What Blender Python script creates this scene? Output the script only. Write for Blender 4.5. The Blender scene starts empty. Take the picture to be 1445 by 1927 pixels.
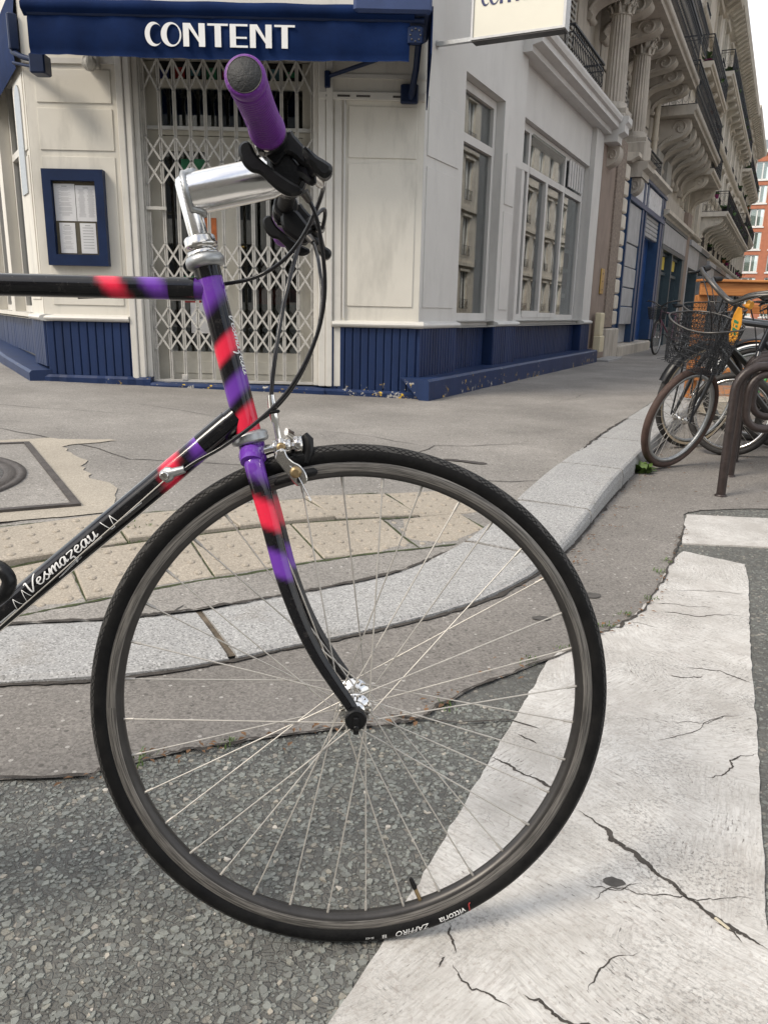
import bpy, math, random
import numpy as np
from mathutils import Matrix, Vector
random.seed(7); rng = np.random.default_rng(7)
R = math.radians
scene = bpy.context.scene
COL = scene.collection

# ---------------------------------------------------------------- camera
cam_data = bpy.data.cameras.new('camera')
cam_data.sensor_fit = 'VERTICAL'; cam_data.sensor_height = 24.0
cam_data.lens = 24.0 * 1447.0 / 1927.0
cam_data.clip_start = 0.02; cam_data.clip_end = 3000.0
camera = bpy.data.objects.new('camera', cam_data); COL.objects.link(camera)
_p, _r = R(14.75), R(1.25)
_fw = Vector((0, math.cos(_p), -math.sin(_p))); _u0 = Vector((0, math.sin(_p), math.cos(_p))); _r0 = Vector((1, 0, 0))
_rt = _r0 * math.cos(_r) + _u0 * math.sin(_r); _up = _u0 * math.cos(_r) - _r0 * math.sin(_r)
camera.matrix_world = Matrix(((_rt.x, _up.x, -_fw.x, 0), (_rt.y, _up.y, -_fw.y, 0), (_rt.z, _up.z, -_fw.z, 0.837), (0, 0, 0, 1)))
scene.camera = camera

# ---------------------------------------------------------------- sky, sun, exposure
SUN_AZ, SUN_EL = R(236), R(46)          # compass style: clockwise from +Y ; behind and left of the camera
world = bpy.data.worlds.new('World'); scene.world = world; world.use_nodes = True
wn = world.node_tree; wn.nodes.clear()
w_out = wn.nodes.new('ShaderNodeOutputWorld'); w_bg = wn.nodes.new('ShaderNodeBackground')
w_sky = wn.nodes.new('ShaderNodeTexSky'); w_sky.sky_type = 'NISHITA'; w_sky.sun_disc = False
w_sky.sun_elevation = SUN_EL; w_sky.sun_rotation = SUN_AZ; w_sky.air_density = 1.0; w_sky.dust_density = 2.0; w_sky.ozone_density = 1.0
w_tc = wn.nodes.new('ShaderNodeTexCoord'); w_no = wn.nodes.new('ShaderNodeTexNoise')
w_no.inputs['Scale'].default_value = 3.2; w_no.inputs['Detail'].default_value = 7.0; w_no.inputs['Roughness'].default_value = 0.55
w_ra = wn.nodes.new('ShaderNodeValToRGB'); w_ra.color_ramp.elements[0].position = 0.34; w_ra.color_ramp.elements[1].position = 0.60
w_mix = wn.nodes.new('ShaderNodeMix'); w_mix.data_type = 'RGBA'
w_mix.inputs[7].default_value = (8.3, 8.25, 8.1, 1)      # bright thin cloud
wn.links.new(w_tc.outputs['Generated'], w_no.inputs['Vector']); wn.links.new(w_no.outputs['Fac'], w_ra.inputs['Fac'])
wn.links.new(w_ra.outputs['Color'], w_mix.inputs[0]); wn.links.new(w_sky.outputs['Color'], w_mix.inputs[6])
wn.links.new(w_mix.outputs[2], w_bg.inputs['Color']); w_bg.inputs['Strength'].default_value = 0.105
wn.links.new(w_bg.outputs['Background'], w_out.inputs['Surface'])
sun_data = bpy.data.lights.new('sun', 'SUN'); sun_data.energy = 1.45; sun_data.angle = R(17); sun_data.color = (1.0, 0.90, 0.76)
sun = bpy.data.objects.new('sun', sun_data); COL.objects.link(sun)
sun.rotation_euler = Vector((-math.sin(SUN_AZ) * math.cos(SUN_EL), -math.cos(SUN_AZ) * math.cos(SUN_EL), -math.sin(SUN_EL))).to_track_quat('-Z', 'Y').to_euler()
sun.location = (-8, -10, 15)
vs = scene.view_settings
vs.view_transform = 'Standard'; vs.look = 'None'; vs.gamma = 1.0; vs.exposure = 0.94; vs.use_curve_mapping = False
cy = scene.cycles; cy.max_bounces = 6; cy.diffuse_bounces = 3; cy.glossy_bounces = 4; cy.transmission_bounces = 4; cy.transparent_max_bounces = 10; cy.caustics_reflective = False; cy.caustics_refractive = False

# ---------------------------------------------------------------- object helpers
def tag(o, label=None, cat=None, group=None, kind=None):
    if label: o['label'] = label
    if cat: o['category'] = cat
    if group: o['group'] = group
    if kind: o['kind'] = kind
    return o
def empty(name, M=None, label=None, cat=None, group=None, parent=None, kind=None):
    o = bpy.data.objects.new(name, None); COL.objects.link(o); o.empty_display_size = 0.1
    if M is not None: o.matrix_basis = M
    if parent: o.parent = parent
    return tag(o, label, cat, group, kind)
def obj(name, me, parent=None, M=None):
    o = bpy.data.objects.new(name, me); COL.objects.link(o)
    if parent: o.parent = parent
    if M is not None: o.matrix_basis = M
    return o
def T(x=0, y=0, z=0): return Matrix.Translation((x, y, z))
def RZ(a): return Matrix.Rotation(R(a), 4, 'Z')
def RX(a): return Matrix.Rotation(R(a), 4, 'X')
def RY(a): return Matrix.Rotation(R(a), 4, 'Y')
def copy_tree(o, parent=None):
    n = o.copy(); COL.objects.link(n); n.parent = parent
    for ch in list(o.children): copy_tree(ch, n)
    return n
def smooth_path(pts, n=6, closed=False):
    """Catmull-Rom through the points"""
    P = [Vector(p) for p in pts]; out = []
    m = len(P)
    rngi = range(m) if closed else range(m - 1)
    for i in rngi:
        p1, p2 = P[i], P[(i + 1) % m]
        p0 = P[(i - 1) % m] if (closed or i > 0) else p1 * 2 - p2
        p3 = P[(i + 2) % m] if (closed or i + 2 < m) else p2 * 2 - p1
        for k in range(n):
            t = k / n
            out.append(0.5 * ((2 * p1) + (p2 - p0) * t + (2 * p0 - 5 * p1 + 4 * p2 - p3) * t * t + (3 * p1 - p0 - 3 * p2 + p3) * t ** 3))
    if not closed: out.append(P[-1].copy())
    return out

class MB:
    def __init__(s): s.v = []; s.f = []; s.sm = []; s.c = None; s.X = None
    def xf(s, M): s.X = M; return s
    def add(s, verts, faces, smooth=False):
        b = len(s.v)
        if s.X is not None: s.v.extend([tuple(s.X @ Vector(p)) for p in verts])
        else: s.v.extend([tuple(p) for p in verts])
        s.f.extend([tuple(b + i for i in f) for f in faces]); s.sm.extend([smooth] * len(faces))
        return s
    def box(s, x0, x1, y0, y1, z0, z1):
        if x0 > x1: x0, x1 = x1, x0
        if y0 > y1: y0, y1 = y1, y0
        if z0 > z1: z0, z1 = z1, z0
        return s.add([(x0, y0, z0), (x1, y0, z0), (x1, y1, z0), (x0, y1, z0), (x0, y0, z1), (x1, y0, z1), (x1, y1, z1), (x0, y1, z1)],
                     [(0, 3, 2, 1), (4, 5, 6, 7), (0, 1, 5, 4), (1, 2, 6, 5), (2, 3, 7, 6), (3, 0, 4, 7)])
    def bbox(s, x0, x1, y0, y1, z0, z1, b=0.005):
        """box with its upright front edges and rims chamfered (8-sided plan, 4 rings)"""
        def ring(i, z):
            return [(x0 + b + i, y0 + i, z), (x1 - b - i, y0 + i, z), (x1 - i, y0 + b + i, z), (x1 - i, y1 - b - i, z), (x1 - b - i, y1 - i, z), (x0 + b + i, y1 - i, z), (x0 + i, y1 - b - i, z), (x0 + i, y0 + b + i, z)]
        v = ring(b, z0) + ring(0, z0 + b) + ring(0, z1 - b) + ring(b, z1)
        f = [tuple(range(7, -1, -1)), tuple(range(24, 32))]
        for r in range(3):
            for k in range(8): f.append((r * 8 + k, r * 8 + (k + 1) % 8, r * 8 + 8 + (k + 1) % 8, r * 8 + 8 + k))
        return s.add(v, f)
    def prism(s, poly, a0, a1, axis='y'):
        """2-D polygon extruded along an axis: axis y -> poly is (x,z); x -> (y,z); z -> (x,y)"""
        m = {'y': lambda p, a: (p[0], a, p[1]), 'x': lambda p, a: (a, p[0], p[1]), 'z': lambda p, a: (p[0], p[1], a)}[axis]
        n = len(poly); v = [m(p, a0) for p in poly] + [m(p, a1) for p in poly]
        f = [tuple(range(n)), tuple(range(2 * n - 1, n - 1, -1))] + [(i, i + n, (i + 1) % n + n, (i + 1) % n) for i in range(n)]
        return s.add(v, f)
    def cprism(s, poly, y0, y1, b=.002, sub=2, smooth=False):
        """rounded outline in the x-z plane given thickness along y, its rims chamfered"""
        P = smooth_path([(p[0], p[1], 0) for p in poly], sub, True) if sub > 1 else [Vector((p[0], p[1], 0)) for p in poly]
        n = len(P); ar = sum(P[i].x * P[(i + 1) % n].y - P[(i + 1) % n].x * P[i].y for i in range(n))
        if ar < 0: P.reverse()
        Q = []
        for i in range(n):
            t = P[(i + 1) % n] - P[i - 1]; t.normalize(); Q.append(P[i] + Vector((-t.y, t.x, 0)) * b)
        v = [(p.x, y0, p.y) for p in Q] + [(p.x, y0 + b, p.y) for p in P] + [(p.x, y1 - b, p.y) for p in P] + [(p.x, y1, p.y) for p in Q]
        f = [tuple(range(n)), tuple(range(4 * n - 1, 3 * n - 1, -1))]
        for r in range(3):
            for i in range(n): f.append((r * n + i, (r + 1) * n + i, (r + 1) * n + (i + 1) % n, r * n + (i + 1) % n))
        return s.add(v, f, smooth)
    def tube(s, pts, r, seg=8, closed=False, caps=True, smooth=True, asp=None, upv=None, cols=None):
        P = [Vector(p) for p in pts]; n = len(P)
        rr = r if isinstance(r, (list, tuple)) else [r] * n
        v = []; f = []
        prev = None
        for i in range(n):
            if closed: t = P[(i + 1) % n] - P[i - 1]
            else: t = P[min(i + 1, n - 1)] - P[max(i - 1, 0)]
            if t.length < 1e-9: t = Vector((0, 0, 1))
            t.normalize()
            if upv is not None: u = Vector(upv)
            elif prev is None: u = Vector((0, 0, 1)) if abs(t.z) < 0.9 else Vector((1, 0, 0))
            else: u = prev
            u = u - t * u.dot(t)
            if u.length < 1e-6: u = t.orthogonal()
            u.normalize(); prev = u; w = t.cross(u)
            a = asp[i] if isinstance(asp, (list, tuple)) else (asp or 1.0)
            for k in range(seg):
                an = 2 * math.pi * k / seg
                v.append(P[i] + u * (math.cos(an) * rr[i]) + w * (math.sin(an) * rr[i] * a))
        m = n if closed else n - 1
        for i in range(m):
            j = (i + 1) % n
            for k in range(seg): f.append((i * seg + k, i * seg + (k + 1) % seg, j * seg + (k + 1) % seg, j * seg + k))
        s.add(v, f, smooth)
        if caps and not closed:
            s.add(v[:seg], [tuple(range(seg - 1, -1, -1))]); s.add(v[-seg:], [tuple(range(seg))])
        return s
    def lathe(s, prof, seg=16, M=None, smooth=True, closed=False):
        """profile of (radius, height) spun round local Z, placed with M"""
        M = M or Matrix(); v = []; f = []
        for r, h in prof:
            for k in range(seg):
                a = 2 * math.pi * k / seg; v.append(M @ Vector((r * math.cos(a), r * math.sin(a), h)))
        n = len(prof)
        for i in range(n if closed else n - 1):
            j = (i + 1) % n
            for k in range(seg): f.append((i * seg + k, i * seg + (k + 1) % seg, j * seg + (k + 1) % seg, j * seg + k))
        s.add(v, f, smooth)
        if not closed:
            if prof[0][0] > 1e-6: s.add(v[:seg], [tuple(range(seg - 1, -1, -1))])
            if prof[-1][0] > 1e-6: s.add(v[-seg:], [tuple(range(seg))])
        return s
    def ball(s, c, r, seg=10, rings=6, sc=(1, 1, 1)):
        prof = [(max(1e-7, math.sin(math.pi * i / rings)) * 1.0, -math.cos(math.pi * i / rings)) for i in range(rings + 1)]
        M = T(*c) @ Matrix.Diagonal((r * sc[0], r * sc[1], r * sc[2], 1))
        return s.lathe(prof, seg, M)
    def mesh(s, name, mat):
        me = bpy.data.meshes.new(name); me.from_pydata(s.v, [], s.f)
        if any(s.sm): me.polygons.foreach_set('use_smooth', s.sm)
        if mat: me.materials.append(mat)
        if s.c is not None:
            at = me.color_attributes.new('Col', 'FLOAT_COLOR', 'POINT'); at.data.foreach_set('color', np.array(s.c, dtype=np.float32).ravel())
        me.update(); return me
    def build(s, name, mat, parent=None, M=None):
        return obj(name, s.mesh(name, mat), parent, M)
def AX(p, d):
    """matrix whose local Z runs along d from p"""
    d = Vector(d).normalized(); return Matrix.Translation(p) @ d.to_track_quat('Z', 'Y').to_matrix().to_4x4()

# ---------------------------------------------------------------- material helpers
class Mat:
    def __init__(s, name):
        s.m = bpy.data.materials.new(name); s.m.use_nodes = True; s.t = s.m.node_tree
        s.b = s.t.nodes['Principled BSDF']; s.o = s.t.nodes['Material Output']; s._pos = None
    def n(s, typ, **kw):
        x = s.t.nodes.new(typ)
        for k, v in kw.items():
            if k.startswith('_'): setattr(x, k[1:], v)
            else:
                key = k if k in x.inputs else k.replace('_', ' ')
                if key not in x.inputs: key = int(k[1:])
                if isinstance(v, bpy.types.NodeSocket): s.t.links.new(v, x.inputs[key])
                else: x.inputs[key].default_value = v
        return x
    def link(s, a, b): s.t.links.new(a, b)
    def pos(s, scale=(1, 1, 1), rot=(0, 0, 0), mode='world'):
        if mode == 'world': src = s.n('ShaderNodeNewGeometry').outputs['Position']
        else: src = s.n('ShaderNodeTexCoord').outputs['Object']
        if scale == (1, 1, 1) and rot == (0, 0, 0): return src
        mp = s.n('ShaderNodeMapping', Vector=src); mp.inputs['Scale'].default_value = scale; mp.inputs['Rotation'].default_value = rot
        return mp.outputs[0]
    def noise(s, vec, scale, detail=4, rough=.55, dist=0):
        return s.n('ShaderNodeTexNoise', Vector=vec, Scale=scale, Detail=detail, Roughness=rough, Distortion=dist).outputs['Fac']
    def ramp(s, fac, stops):
        r = s.n('ShaderNodeValToRGB', Fac=fac); cr = r.color_ramp
        while len(cr.elements) < len(stops): cr.elements.new(0.5)
        for e, (p, c) in zip(cr.elements, stops):
            e.position = p; e.color = (c if len(c) == 4 else (*c, 1)) if isinstance(c, (tuple, list)) else (c, c, c, 1)
        return r.outputs['Color']
    def mix(s, fac, a, b, mode='MIX'):
        x = s.n('ShaderNodeMix', _data_type='RGBA', _blend_type=mode)
        for i, v in ((0, fac), (6, a), (7, b)):
            if isinstance(v, bpy.types.NodeSocket): s.link(v, x.inputs[i])
            else: x.inputs[i].default_value = v if i == 0 else (*v, 1) if len(v) == 3 else v
        return x.outputs[2]
    def math(s, op, a, b=0.0):
        x = s.n('ShaderNodeMath', _operation=op)
        for i, v in ((0, a), (1, b)):
            if isinstance(v, bpy.types.NodeSocket): s.link(v, x.inputs[i])
            else: x.inputs[i].default_value = v
        return x.outputs[0]
    def bump(s, h, strength=.3, dist=.01, prev=None):
        x = s.n('ShaderNodeBump', Height=h, Strength=strength, Distance=dist)
        if prev is not None: s.link(prev, x.inputs['Normal'])
        s.link(x.outputs[0], s.b.inputs['Normal']); return x.outputs[0]
    def col(s, c):
        if isinstance(c, bpy.types.NodeSocket): s.link(c, s.b.inputs['Base Color'])
        else: s.b.inputs['Base Color'].default_value = (*c, 1)
    def set(s, **kw):
        for k, v in kw.items():
            key = k.replace('_', ' ')
            if isinstance(v, bpy.types.NodeSocket): s.link(v, s.b.inputs[key])
            else: s.b.inputs[key].default_value = v
        return s
def sc(c, k): return tuple(min(1, x * k) for x in c)
def simple(name, c, rough=.6, metal=0., var=.12, vs_=6., bump=0., bs=60., mode='world', grime=0., streak=False, spec=.5, coat=0.):
    m = Mat(name); p = m.pos(mode=mode)
    base = m.mix(m.ramp(m.noise(p, vs_, 5, .6), [(.3, 0.), (.7, 1.)]), sc(c, 1 - var), sc(c, 1 + var))
    if grime:
        g = m.noise(m.pos((1, 1, .25) if streak else (1, 1, 1), mode=mode), vs_ * 2.3, 6, .65)
        base = m.mix(m.math('MULTIPLY', m.ramp(g, [(.52, 0.), (.72, 1.)]), grime), base, sc(c, .35))
    m.col(base); m.set(Roughness=rough, Metallic=metal, Specular_IOR_Level=spec)
    if coat: m.set(Coat_Weight=coat, Coat_Roughness=.06)
    if bump: m.bump(m.noise(p, bs, 4, .6), bump, .01)
    return m.m
# ---------------------------------------------------------------- materials
def asphalt_fine(name, c, speck=.6, lum=1.0):
    m = Mat(name); p = m.pos()
    big = m.noise(p, 1.3, 5, .6); mid = m.noise(p, 9, 5, .6)
    base = m.mix(m.ramp(big, [(.32, 0.), (.68, 1.)]), sc(c, .72), sc(c, 1.18))
    base = m.mix(m.math('MULTIPLY', m.ramp(mid, [(.35, 0.), (.75, 1.)]), .5), base, sc(c, .8))
    v = m.n('ShaderNodeTexVoronoi', Vector=p, Scale=210.); fine = v.outputs['Color']
    sx = m.n('ShaderNodeSeparateColor', Color=fine)
    grain = m.ramp(sx.outputs[0], [(.0, .72), (.55, 1.0), (1.0, 1.25)])
    base = m.mix(1.0, base, grain, 'MULTIPLY')
    v2 = m.n('ShaderNodeTexVoronoi', Vector=p, Scale=62.)
    s2 = m.n('ShaderNodeSeparateColor', Color=v2.outputs['Color'])
    dot = m.math('MULTIPLY', m.math('GREATER_THAN', s2.outputs[1], .93), m.math('LESS_THAN', v2.outputs['Distance'], .28))
    base = m.mix(m.math('MULTIPLY', dot, speck), base, (.52, .50, .47))
    pit = m.math('MULTIPLY', m.math('LESS_THAN', s2.outputs[0], .12), m.math('LESS_THAN', v2.outputs['Distance'], .32))
    base = m.mix(m.math('MULTIPLY', pit, .6), base, sc(c, .35))
    m.col(base); m.set(Roughness=.88, Specular_IOR_Level=.25)
    h = m.math('ADD', m.noise(p, 160, 3, .7), m.math('MULTIPLY', m.noise(p, 22, 3, .5), .6))
    m.bump(h, .45, .006); return m.m
def mat_road():
    m = Mat('coarse road asphalt'); p = m.pos()
    v = m.n('ShaderNodeTexVoronoi', Vector=p, Scale=95., Randomness=1.)
    sx = m.n('ShaderNodeSeparateColor', Color=v.outputs['Color'])
    c = m.ramp(sx.outputs[0], [(0, (.10, .10, .095)), (.5, (.15, .155, .145)), (.85, (.21, .222, .205)), (.97, (.28, .26, .22)), (1, (.38, .35, .31))])
    ed = m.n('ShaderNodeTexVoronoi', Vector=p, Scale=95., _feature='DISTANCE_TO_EDGE')
    e = m.ramp(ed.outputs['Distance'], [(.02, 0.), (.12, 1.)])
    c = m.mix(e, (.135, .131, .121), c)
    c = m.mix(m.math('MULTIPLY', m.ramp(m.noise(p, 1.7, 4, .6), [(.35, 0.), (.7, 1.)]), .75), c, (.125, .122, .113))
    c = m.mix(1.0, c, m.ramp(m.noise(p, 2.2, 5, .6), [(.25, .74), (.75, 1.2)]), 'MULTIPLY')
    m.col(c); m.set(Roughness=.85, Specular_IOR_Level=.3)
    m.bump(m.math('ADD', e, m.noise(p, 240, 2, .6)), .6, .006); return m.m
def mat_chip():
    m = Mat('road chipping'); g = m.n('ShaderNodeNewGeometry'); p = m.pos()
    c = m.ramp(g.outputs['Random Per Island'], [(0, (.145, .147, .137)), (.35, (.178, .185, .172)), (.7, (.212, .222, .205)), (.90, (.25, .262, .24)), (.972, (.27, .255, .215)), (.99, (.36, .33, .28)), (1, (.6, .56, .5))])
    c = m.mix(m.math('MULTIPLY', m.ramp(m.noise(p, 90, 4, .7), [(.45, 0.), (.8, 1.)]), .6), c, (.11, .105, .097))
    c = m.mix(1.0, c, m.ramp(m.noise(p, 2.2, 5, .6), [(.25, .80), (.75, 1.28)]), 'MULTIPLY')
    m.col(c); m.set(Roughness=.72, Specular_IOR_Level=.35); m.bump(m.noise(p, 500, 3, .7), .35, .002); return m.m
def mat_paint():
    m = Mat('worn white road paint'); p = m.pos()
    sect = m.n('ShaderNodeTexVoronoi', Vector=m.n('ShaderNodeVectorMath', _operation='ADD', i0=p, i1=m.n('ShaderNodeTexNoise', Vector=p, Scale=3.).outputs['Color']).outputs[0], Scale=3.2)
    ang = m.math('MULTIPLY', m.n('ShaderNodeSeparateColor', Color=sect.outputs['Color']).outputs[0], 3.0)
    rot = m.n('ShaderNodeVectorRotate', _rotation_type='Z_AXIS', Vector=p, Angle=ang).outputs[0]
    st = m.n('ShaderNodeMapping', Vector=rot); st.inputs['Scale'].default_value = (7, 60, 1)
    streak = m.noise(st.outputs[0], 3.0, 6, .72, .4)
    st2 = m.n('ShaderNodeMapping', Vector=rot); st2.inputs['Scale'].default_value = (24, 110, 1)
    dash = m.math('MULTIPLY', m.noise(st2.outputs[0], 2.2, 3, .6), m.ramp(m.noise(p, 4.3, 4, .6), [(.35, .80), (.65, 1.04)]))
    grime = m.noise(p, 2.4, 6, .62); fine = m.noise(p, 120, 4, .7)
    c = m.mix(m.ramp(m.noise(p, 5.5, 9, .68), [(.36, 0.), (.62, 1.)]), (.45, .43, .40), (.66, .645, .615))
    c = m.mix(m.math('MULTIPLY', m.ramp(grime, [(.42, 0.), (.7, 1.)]), .35), c, (.42, .40, .38))
    c = m.mix(m.math('MULTIPLY', m.ramp(streak, [(.44, 0.), (.64, 1.)]), .55), c, (.33, .305, .28))
    c = m.mix(m.math('MULTIPLY', m.ramp(dash, [(.60, 0.), (.645, 1.)]), .8), c, (.17, .155, .14))
    ck = m.n('ShaderNodeTexVoronoi', Vector=m.n('ShaderNodeVectorMath', _operation='ADD', i0=p, i1=m.n('ShaderNodeVectorMath', _operation='SCALE', i0=m.n('ShaderNodeTexNoise', Vector=p, Scale=30., Detail=3.).outputs['Color'], Scale=.03).outputs[0]).outputs[0], Scale=34., _feature='DISTANCE_TO_EDGE').outputs['Distance']
    ckm = m.math('MULTIPLY', m.math('LESS_THAN', ck, .022), m.ramp(m.noise(p, 5, 4, .6), [(.52, 0.), (.66, 1.)]))
    c = m.mix(m.math('MULTIPLY', ckm, .5), c, (.22, .20, .18))
    agg = m.math('MULTIPLY', m.ramp(m.noise(p, 160, 3, .7), [(.5, 0.), (.6, 1.)]), m.ramp(m.noise(p, 3.1, 5, .65), [(.47, 0.), (.64, 1.)]))
    c = m.mix(m.math('MULTIPLY', agg, .75), c, (.16, .155, .145))
    c = m.mix(m.math('MULTIPLY', m.ramp(fine, [(.55, 0.), (.66, 1.)]), .6), c, (.33, .295, .265))
    c = m.mix(m.math('MULTIPLY', m.ramp(m.noise(p, 7, 5, .7), [(.58, 0.), (.75, 1.)]), .35), c, (.42, .37, .35))
    m.col(c); m.set(Roughness=.68, Specular_IOR_Level=.35)
    h = m.math('SUBTRACT', m.math('MULTIPLY', m.noise(p, 45, 4, .7), .6), m.math('ADD', m.math('MULTIPLY', streak, .9), m.math('MULTIPLY', m.ramp(dash, [(.6, 0.), (.72, 1.)]), .7)))
    m.bump(h, .55, .006); return m.m
def mat_granite(name, c, var=.35):
    m = Mat(name); p = m.pos()
    v = m.n('ShaderNodeTexVoronoi', Vector=p, Scale=260.)
    g = m.ramp(m.n('ShaderNodeSeparateColor', Color=v.outputs['Color']).outputs[0], [(0, 1 - var), (.25, .9), (.8, 1.05), (1, 1 + var)])
    b = m.mix(1.0, m.mix(m.noise(p, 3, 5, .6), sc(c, .78), sc(c, 1.18)), g, 'MULTIPLY')
    b = m.mix(m.math('MULTIPLY', m.ramp(m.noise(p, 5, 6, .7), [(.55, 0.), (.75, 1.)]), .4), b, (.2, .17, .13))
    m.col(b); m.set(Roughness=.8, Specular_IOR_Level=.3); m.bump(m.noise(p, 120, 4, .7), .4, .004); return m.m
def mat_wood(name, c, dark, rough=.5, axis=0, knots=True, sc_=1.0):
    m = Mat(name); s_ = [14., 14., 14.]; s_[axis] = 1.1
    p = m.pos(tuple(x * sc_ for x in s_), mode='object')
    w = m.noise(p, 1.6, 6, .6, 1.2)
    b = m.mix(m.ramp(w, [(.35, 0.), (.65, 1.)]), dark, c)
    if knots:
        kp = [5., 5., 5.]; kp[axis] = 2.6
        v = m.n('ShaderNodeTexVoronoi', Vector=m.pos(tuple(kp), mode='object'), Scale=1.0)
        b = m.mix(m.math('MULTIPLY', m.math('LESS_THAN', v.outputs['Distance'], .13), .85), b, sc(dark, .3))
    m.col(b); m.set(Roughness=rough, Specular_IOR_Level=.3); m.bump(w, .15, .004); return m.m
def mat_glass(name, tint=(.75, .8, .78), refl=.0, dens=.75):
    m = Mat(name)
    tr = m.n('ShaderNodeBsdfTransparent', Color=(*sc(tint, dens), 1)); gl = m.n('ShaderNodeBsdfGlossy', Roughness=.012)
    gl.inputs['Color'].default_value = (.95, .97, 1, 1)
    g = m.n('ShaderNodeNewGeometry'); dt_ = m.n('ShaderNodeVectorMath', _operation='DOT_PRODUCT', i0=g.outputs['Normal'], i1=g.outputs['Incoming']).outputs['Value']
    f = m.math('ADD', m.math('MULTIPLY', m.math('POWER', m.math('SUBTRACT', 1.0, m.math('ABSOLUTE', dt_)), 5.0), .95), .03 + refl)
    wav = m.n('ShaderNodeBump', Height=m.noise(m.pos(), 1.6, 2, .4), Strength=.012, Distance=.05)
    m.link(wav.outputs[0], gl.inputs['Normal'])
    mx = m.n('ShaderNodeMixShader', Fac=f); m.link(tr.outputs[0], mx.inputs[1]); m.link(gl.outputs[0], mx.inputs[2])
    m.link(mx.outputs[0], m.o.inputs['Surface']); return m.m
def mat_vcol(name, rough=.2, coat=.8, metal=0.):
    m = Mat(name); a = m.n('ShaderNodeAttribute', _attribute_name='Col'); p = m.pos(mode='object')
    dirt = m.math('ADD', m.math('MULTIPLY', m.ramp(m.noise(p, 70, 5, .7), [(.55, 0.), (.78, 1.)]), .14), m.math('MULTIPLY', m.ramp(m.noise(p, 420, 2, .6), [(.72, 0.), (.75, 1.)]), .5))
    m.col(m.mix(dirt, a.outputs['Color'], (.25, .23, .21)))
    m.set(Roughness=m.ramp(m.noise(p, 60, 4, .6), [(.3, rough * .8), (.8, rough * 1.6)]), Metallic=metal, Coat_Weight=coat, Coat_Roughness=.05, Specular_IOR_Level=.25); return m.m
def mat_plank_paint():
    m = Mat('navy painted wood'); p = m.pos()
    c = (.007, .022, .078)
    b = m.mix(m.ramp(m.noise(m.pos((1, 1, .2)), 5, 5, .6), [(.3, 0.), (.7, 1.)]), sc(c, .8), sc(c, 1.3))
    oi = m.n('ShaderNodeObjectInfo').outputs['Random']
    b = m.mix(m.math('MULTIPLY', oi, .3), b, (.011, .030, .092))
    z = m.n('ShaderNodeSeparateXYZ', Vector=p).outputs[2]
    chip = m.noise(p, 16, 6, .72)
    low = m.n('ShaderNodeMapRange', Value=z, i1=.07, i2=.40, i3=.0, i4=.2).outputs[0]
    f = m.math('MULTIPLY', m.ramp(m.math('SUBTRACT', chip, low), [(.545, 0.), (.56, 1.)]), m.ramp(m.noise(p, 1.5, 3, .6), [(.47, 0.), (.53, 1.)]))
    b = m.mix(f, b, m.mix(m.ramp(m.noise(p, 11, 3, .5), [(.50, 0.), (.54, 1.)]), (.42, .40, .36), (.62, .40, .03)))
    m.col(b); m.set(Roughness=.5, Specular_IOR_Level=.4); m.bump(m.noise(m.pos((1, 1, .15)), 50, 4, .6), .2, .004); return m.m
M_ROAD = mat_road(); M_CHIP = mat_chip(); M_PAINT = mat_paint()
M_GUTTER = asphalt_fine('smooth gutter asphalt', (.215, .200, .184), .5)
M_WALK = asphalt_fine('footway asphalt', (.272, .256, .236), .7)
M_GRANITE = mat_granite('granite kerb', (.345, .342, .335), .5)
M_TILE = mat_granite('tactile paving concrete', (.36, .318, .262), .25)
M_CONC = mat_granite('concrete patch', (.39, .35, .29), .25)
M_IRON = simple('cast iron', (.085, .075, .07), .62, .35, .3, 20, .5, 120)
M_MORTAR = simple('crumbling mortar', (.15, .12, .088), .95, 0, .45, 25, .8, 120)
M_CRACK = simple('crack filled with dirt', (.055, .048, .042), .95, 0, .4, 30, .5, 200)
M_SEAM = simple('dark seam', (.075, .07, .065), .95, 0, .3, 30)
M_GRASS = simple('weed leaf', (.075, .13, .025), .6, 0, .5, 30)
M_MOSS = simple('moss', (.06, .075, .03), .95, 0, .5, 40, .8, 300)
M_LEAF = simple('dry leaf', (.16, .085, .04), .8, 0, .5, 30)
M_CREAM = simple('cream wall paint', (.66, .63, .56), .55, 0, .05, 2.2, .12, 40, grime=.32, streak=True)
M_GREYP = simple('pale grey wall paint', (.575, .565, .54), .55, 0, .05, 2.2, .12, 40, grime=.18, streak=True)
M_TRIM = simple('off white gloss paint', (.62, .60, .555), .4, 0, .06, 4, .06, 50, grime=.12)
M_NAVY = mat_plank_paint()
M_NAVYM = simple('navy painted metal', (.007, .018, .058), .42, 0, .15, 8, .05, 80, spec=.3)
M_CANVAS = simple('navy awning canvas', (.0045, .0165, .066), .85, 0, .25, 3.5, .25, 18, grime=.15, spec=.12)
M_WHITE = simple('white lettering', (.80, .80, .79), .5, 0, .03, 5)
M_LIGHTBOX = simple('cream light box face', (.78, .75, .64), .35, 0, .03, 3)
M_ALU = simple('grey aluminium frame', (.55, .55, .55), .45, .3, .1, 10)
M_GATE = simple('painted gate steel', (.50, .485, .45), .5, .1, .14, 14, .15, 90, grime=.25)
M_DOOR = simple('cream painted door', (.60, .575, .50), .45, 0, .06, 5, .08, 50, grime=.1)
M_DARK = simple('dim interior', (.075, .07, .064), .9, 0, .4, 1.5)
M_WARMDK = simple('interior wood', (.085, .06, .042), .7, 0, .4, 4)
M_BLACKG = simple('blackboard black', (.012, .012, .014), .4)
M_PAPER = simple('paper', (.72, .72, .73), .7, 0, .03, 9)
M_INK = simple('printed ink', (.36, .36, .37), .8)
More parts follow.
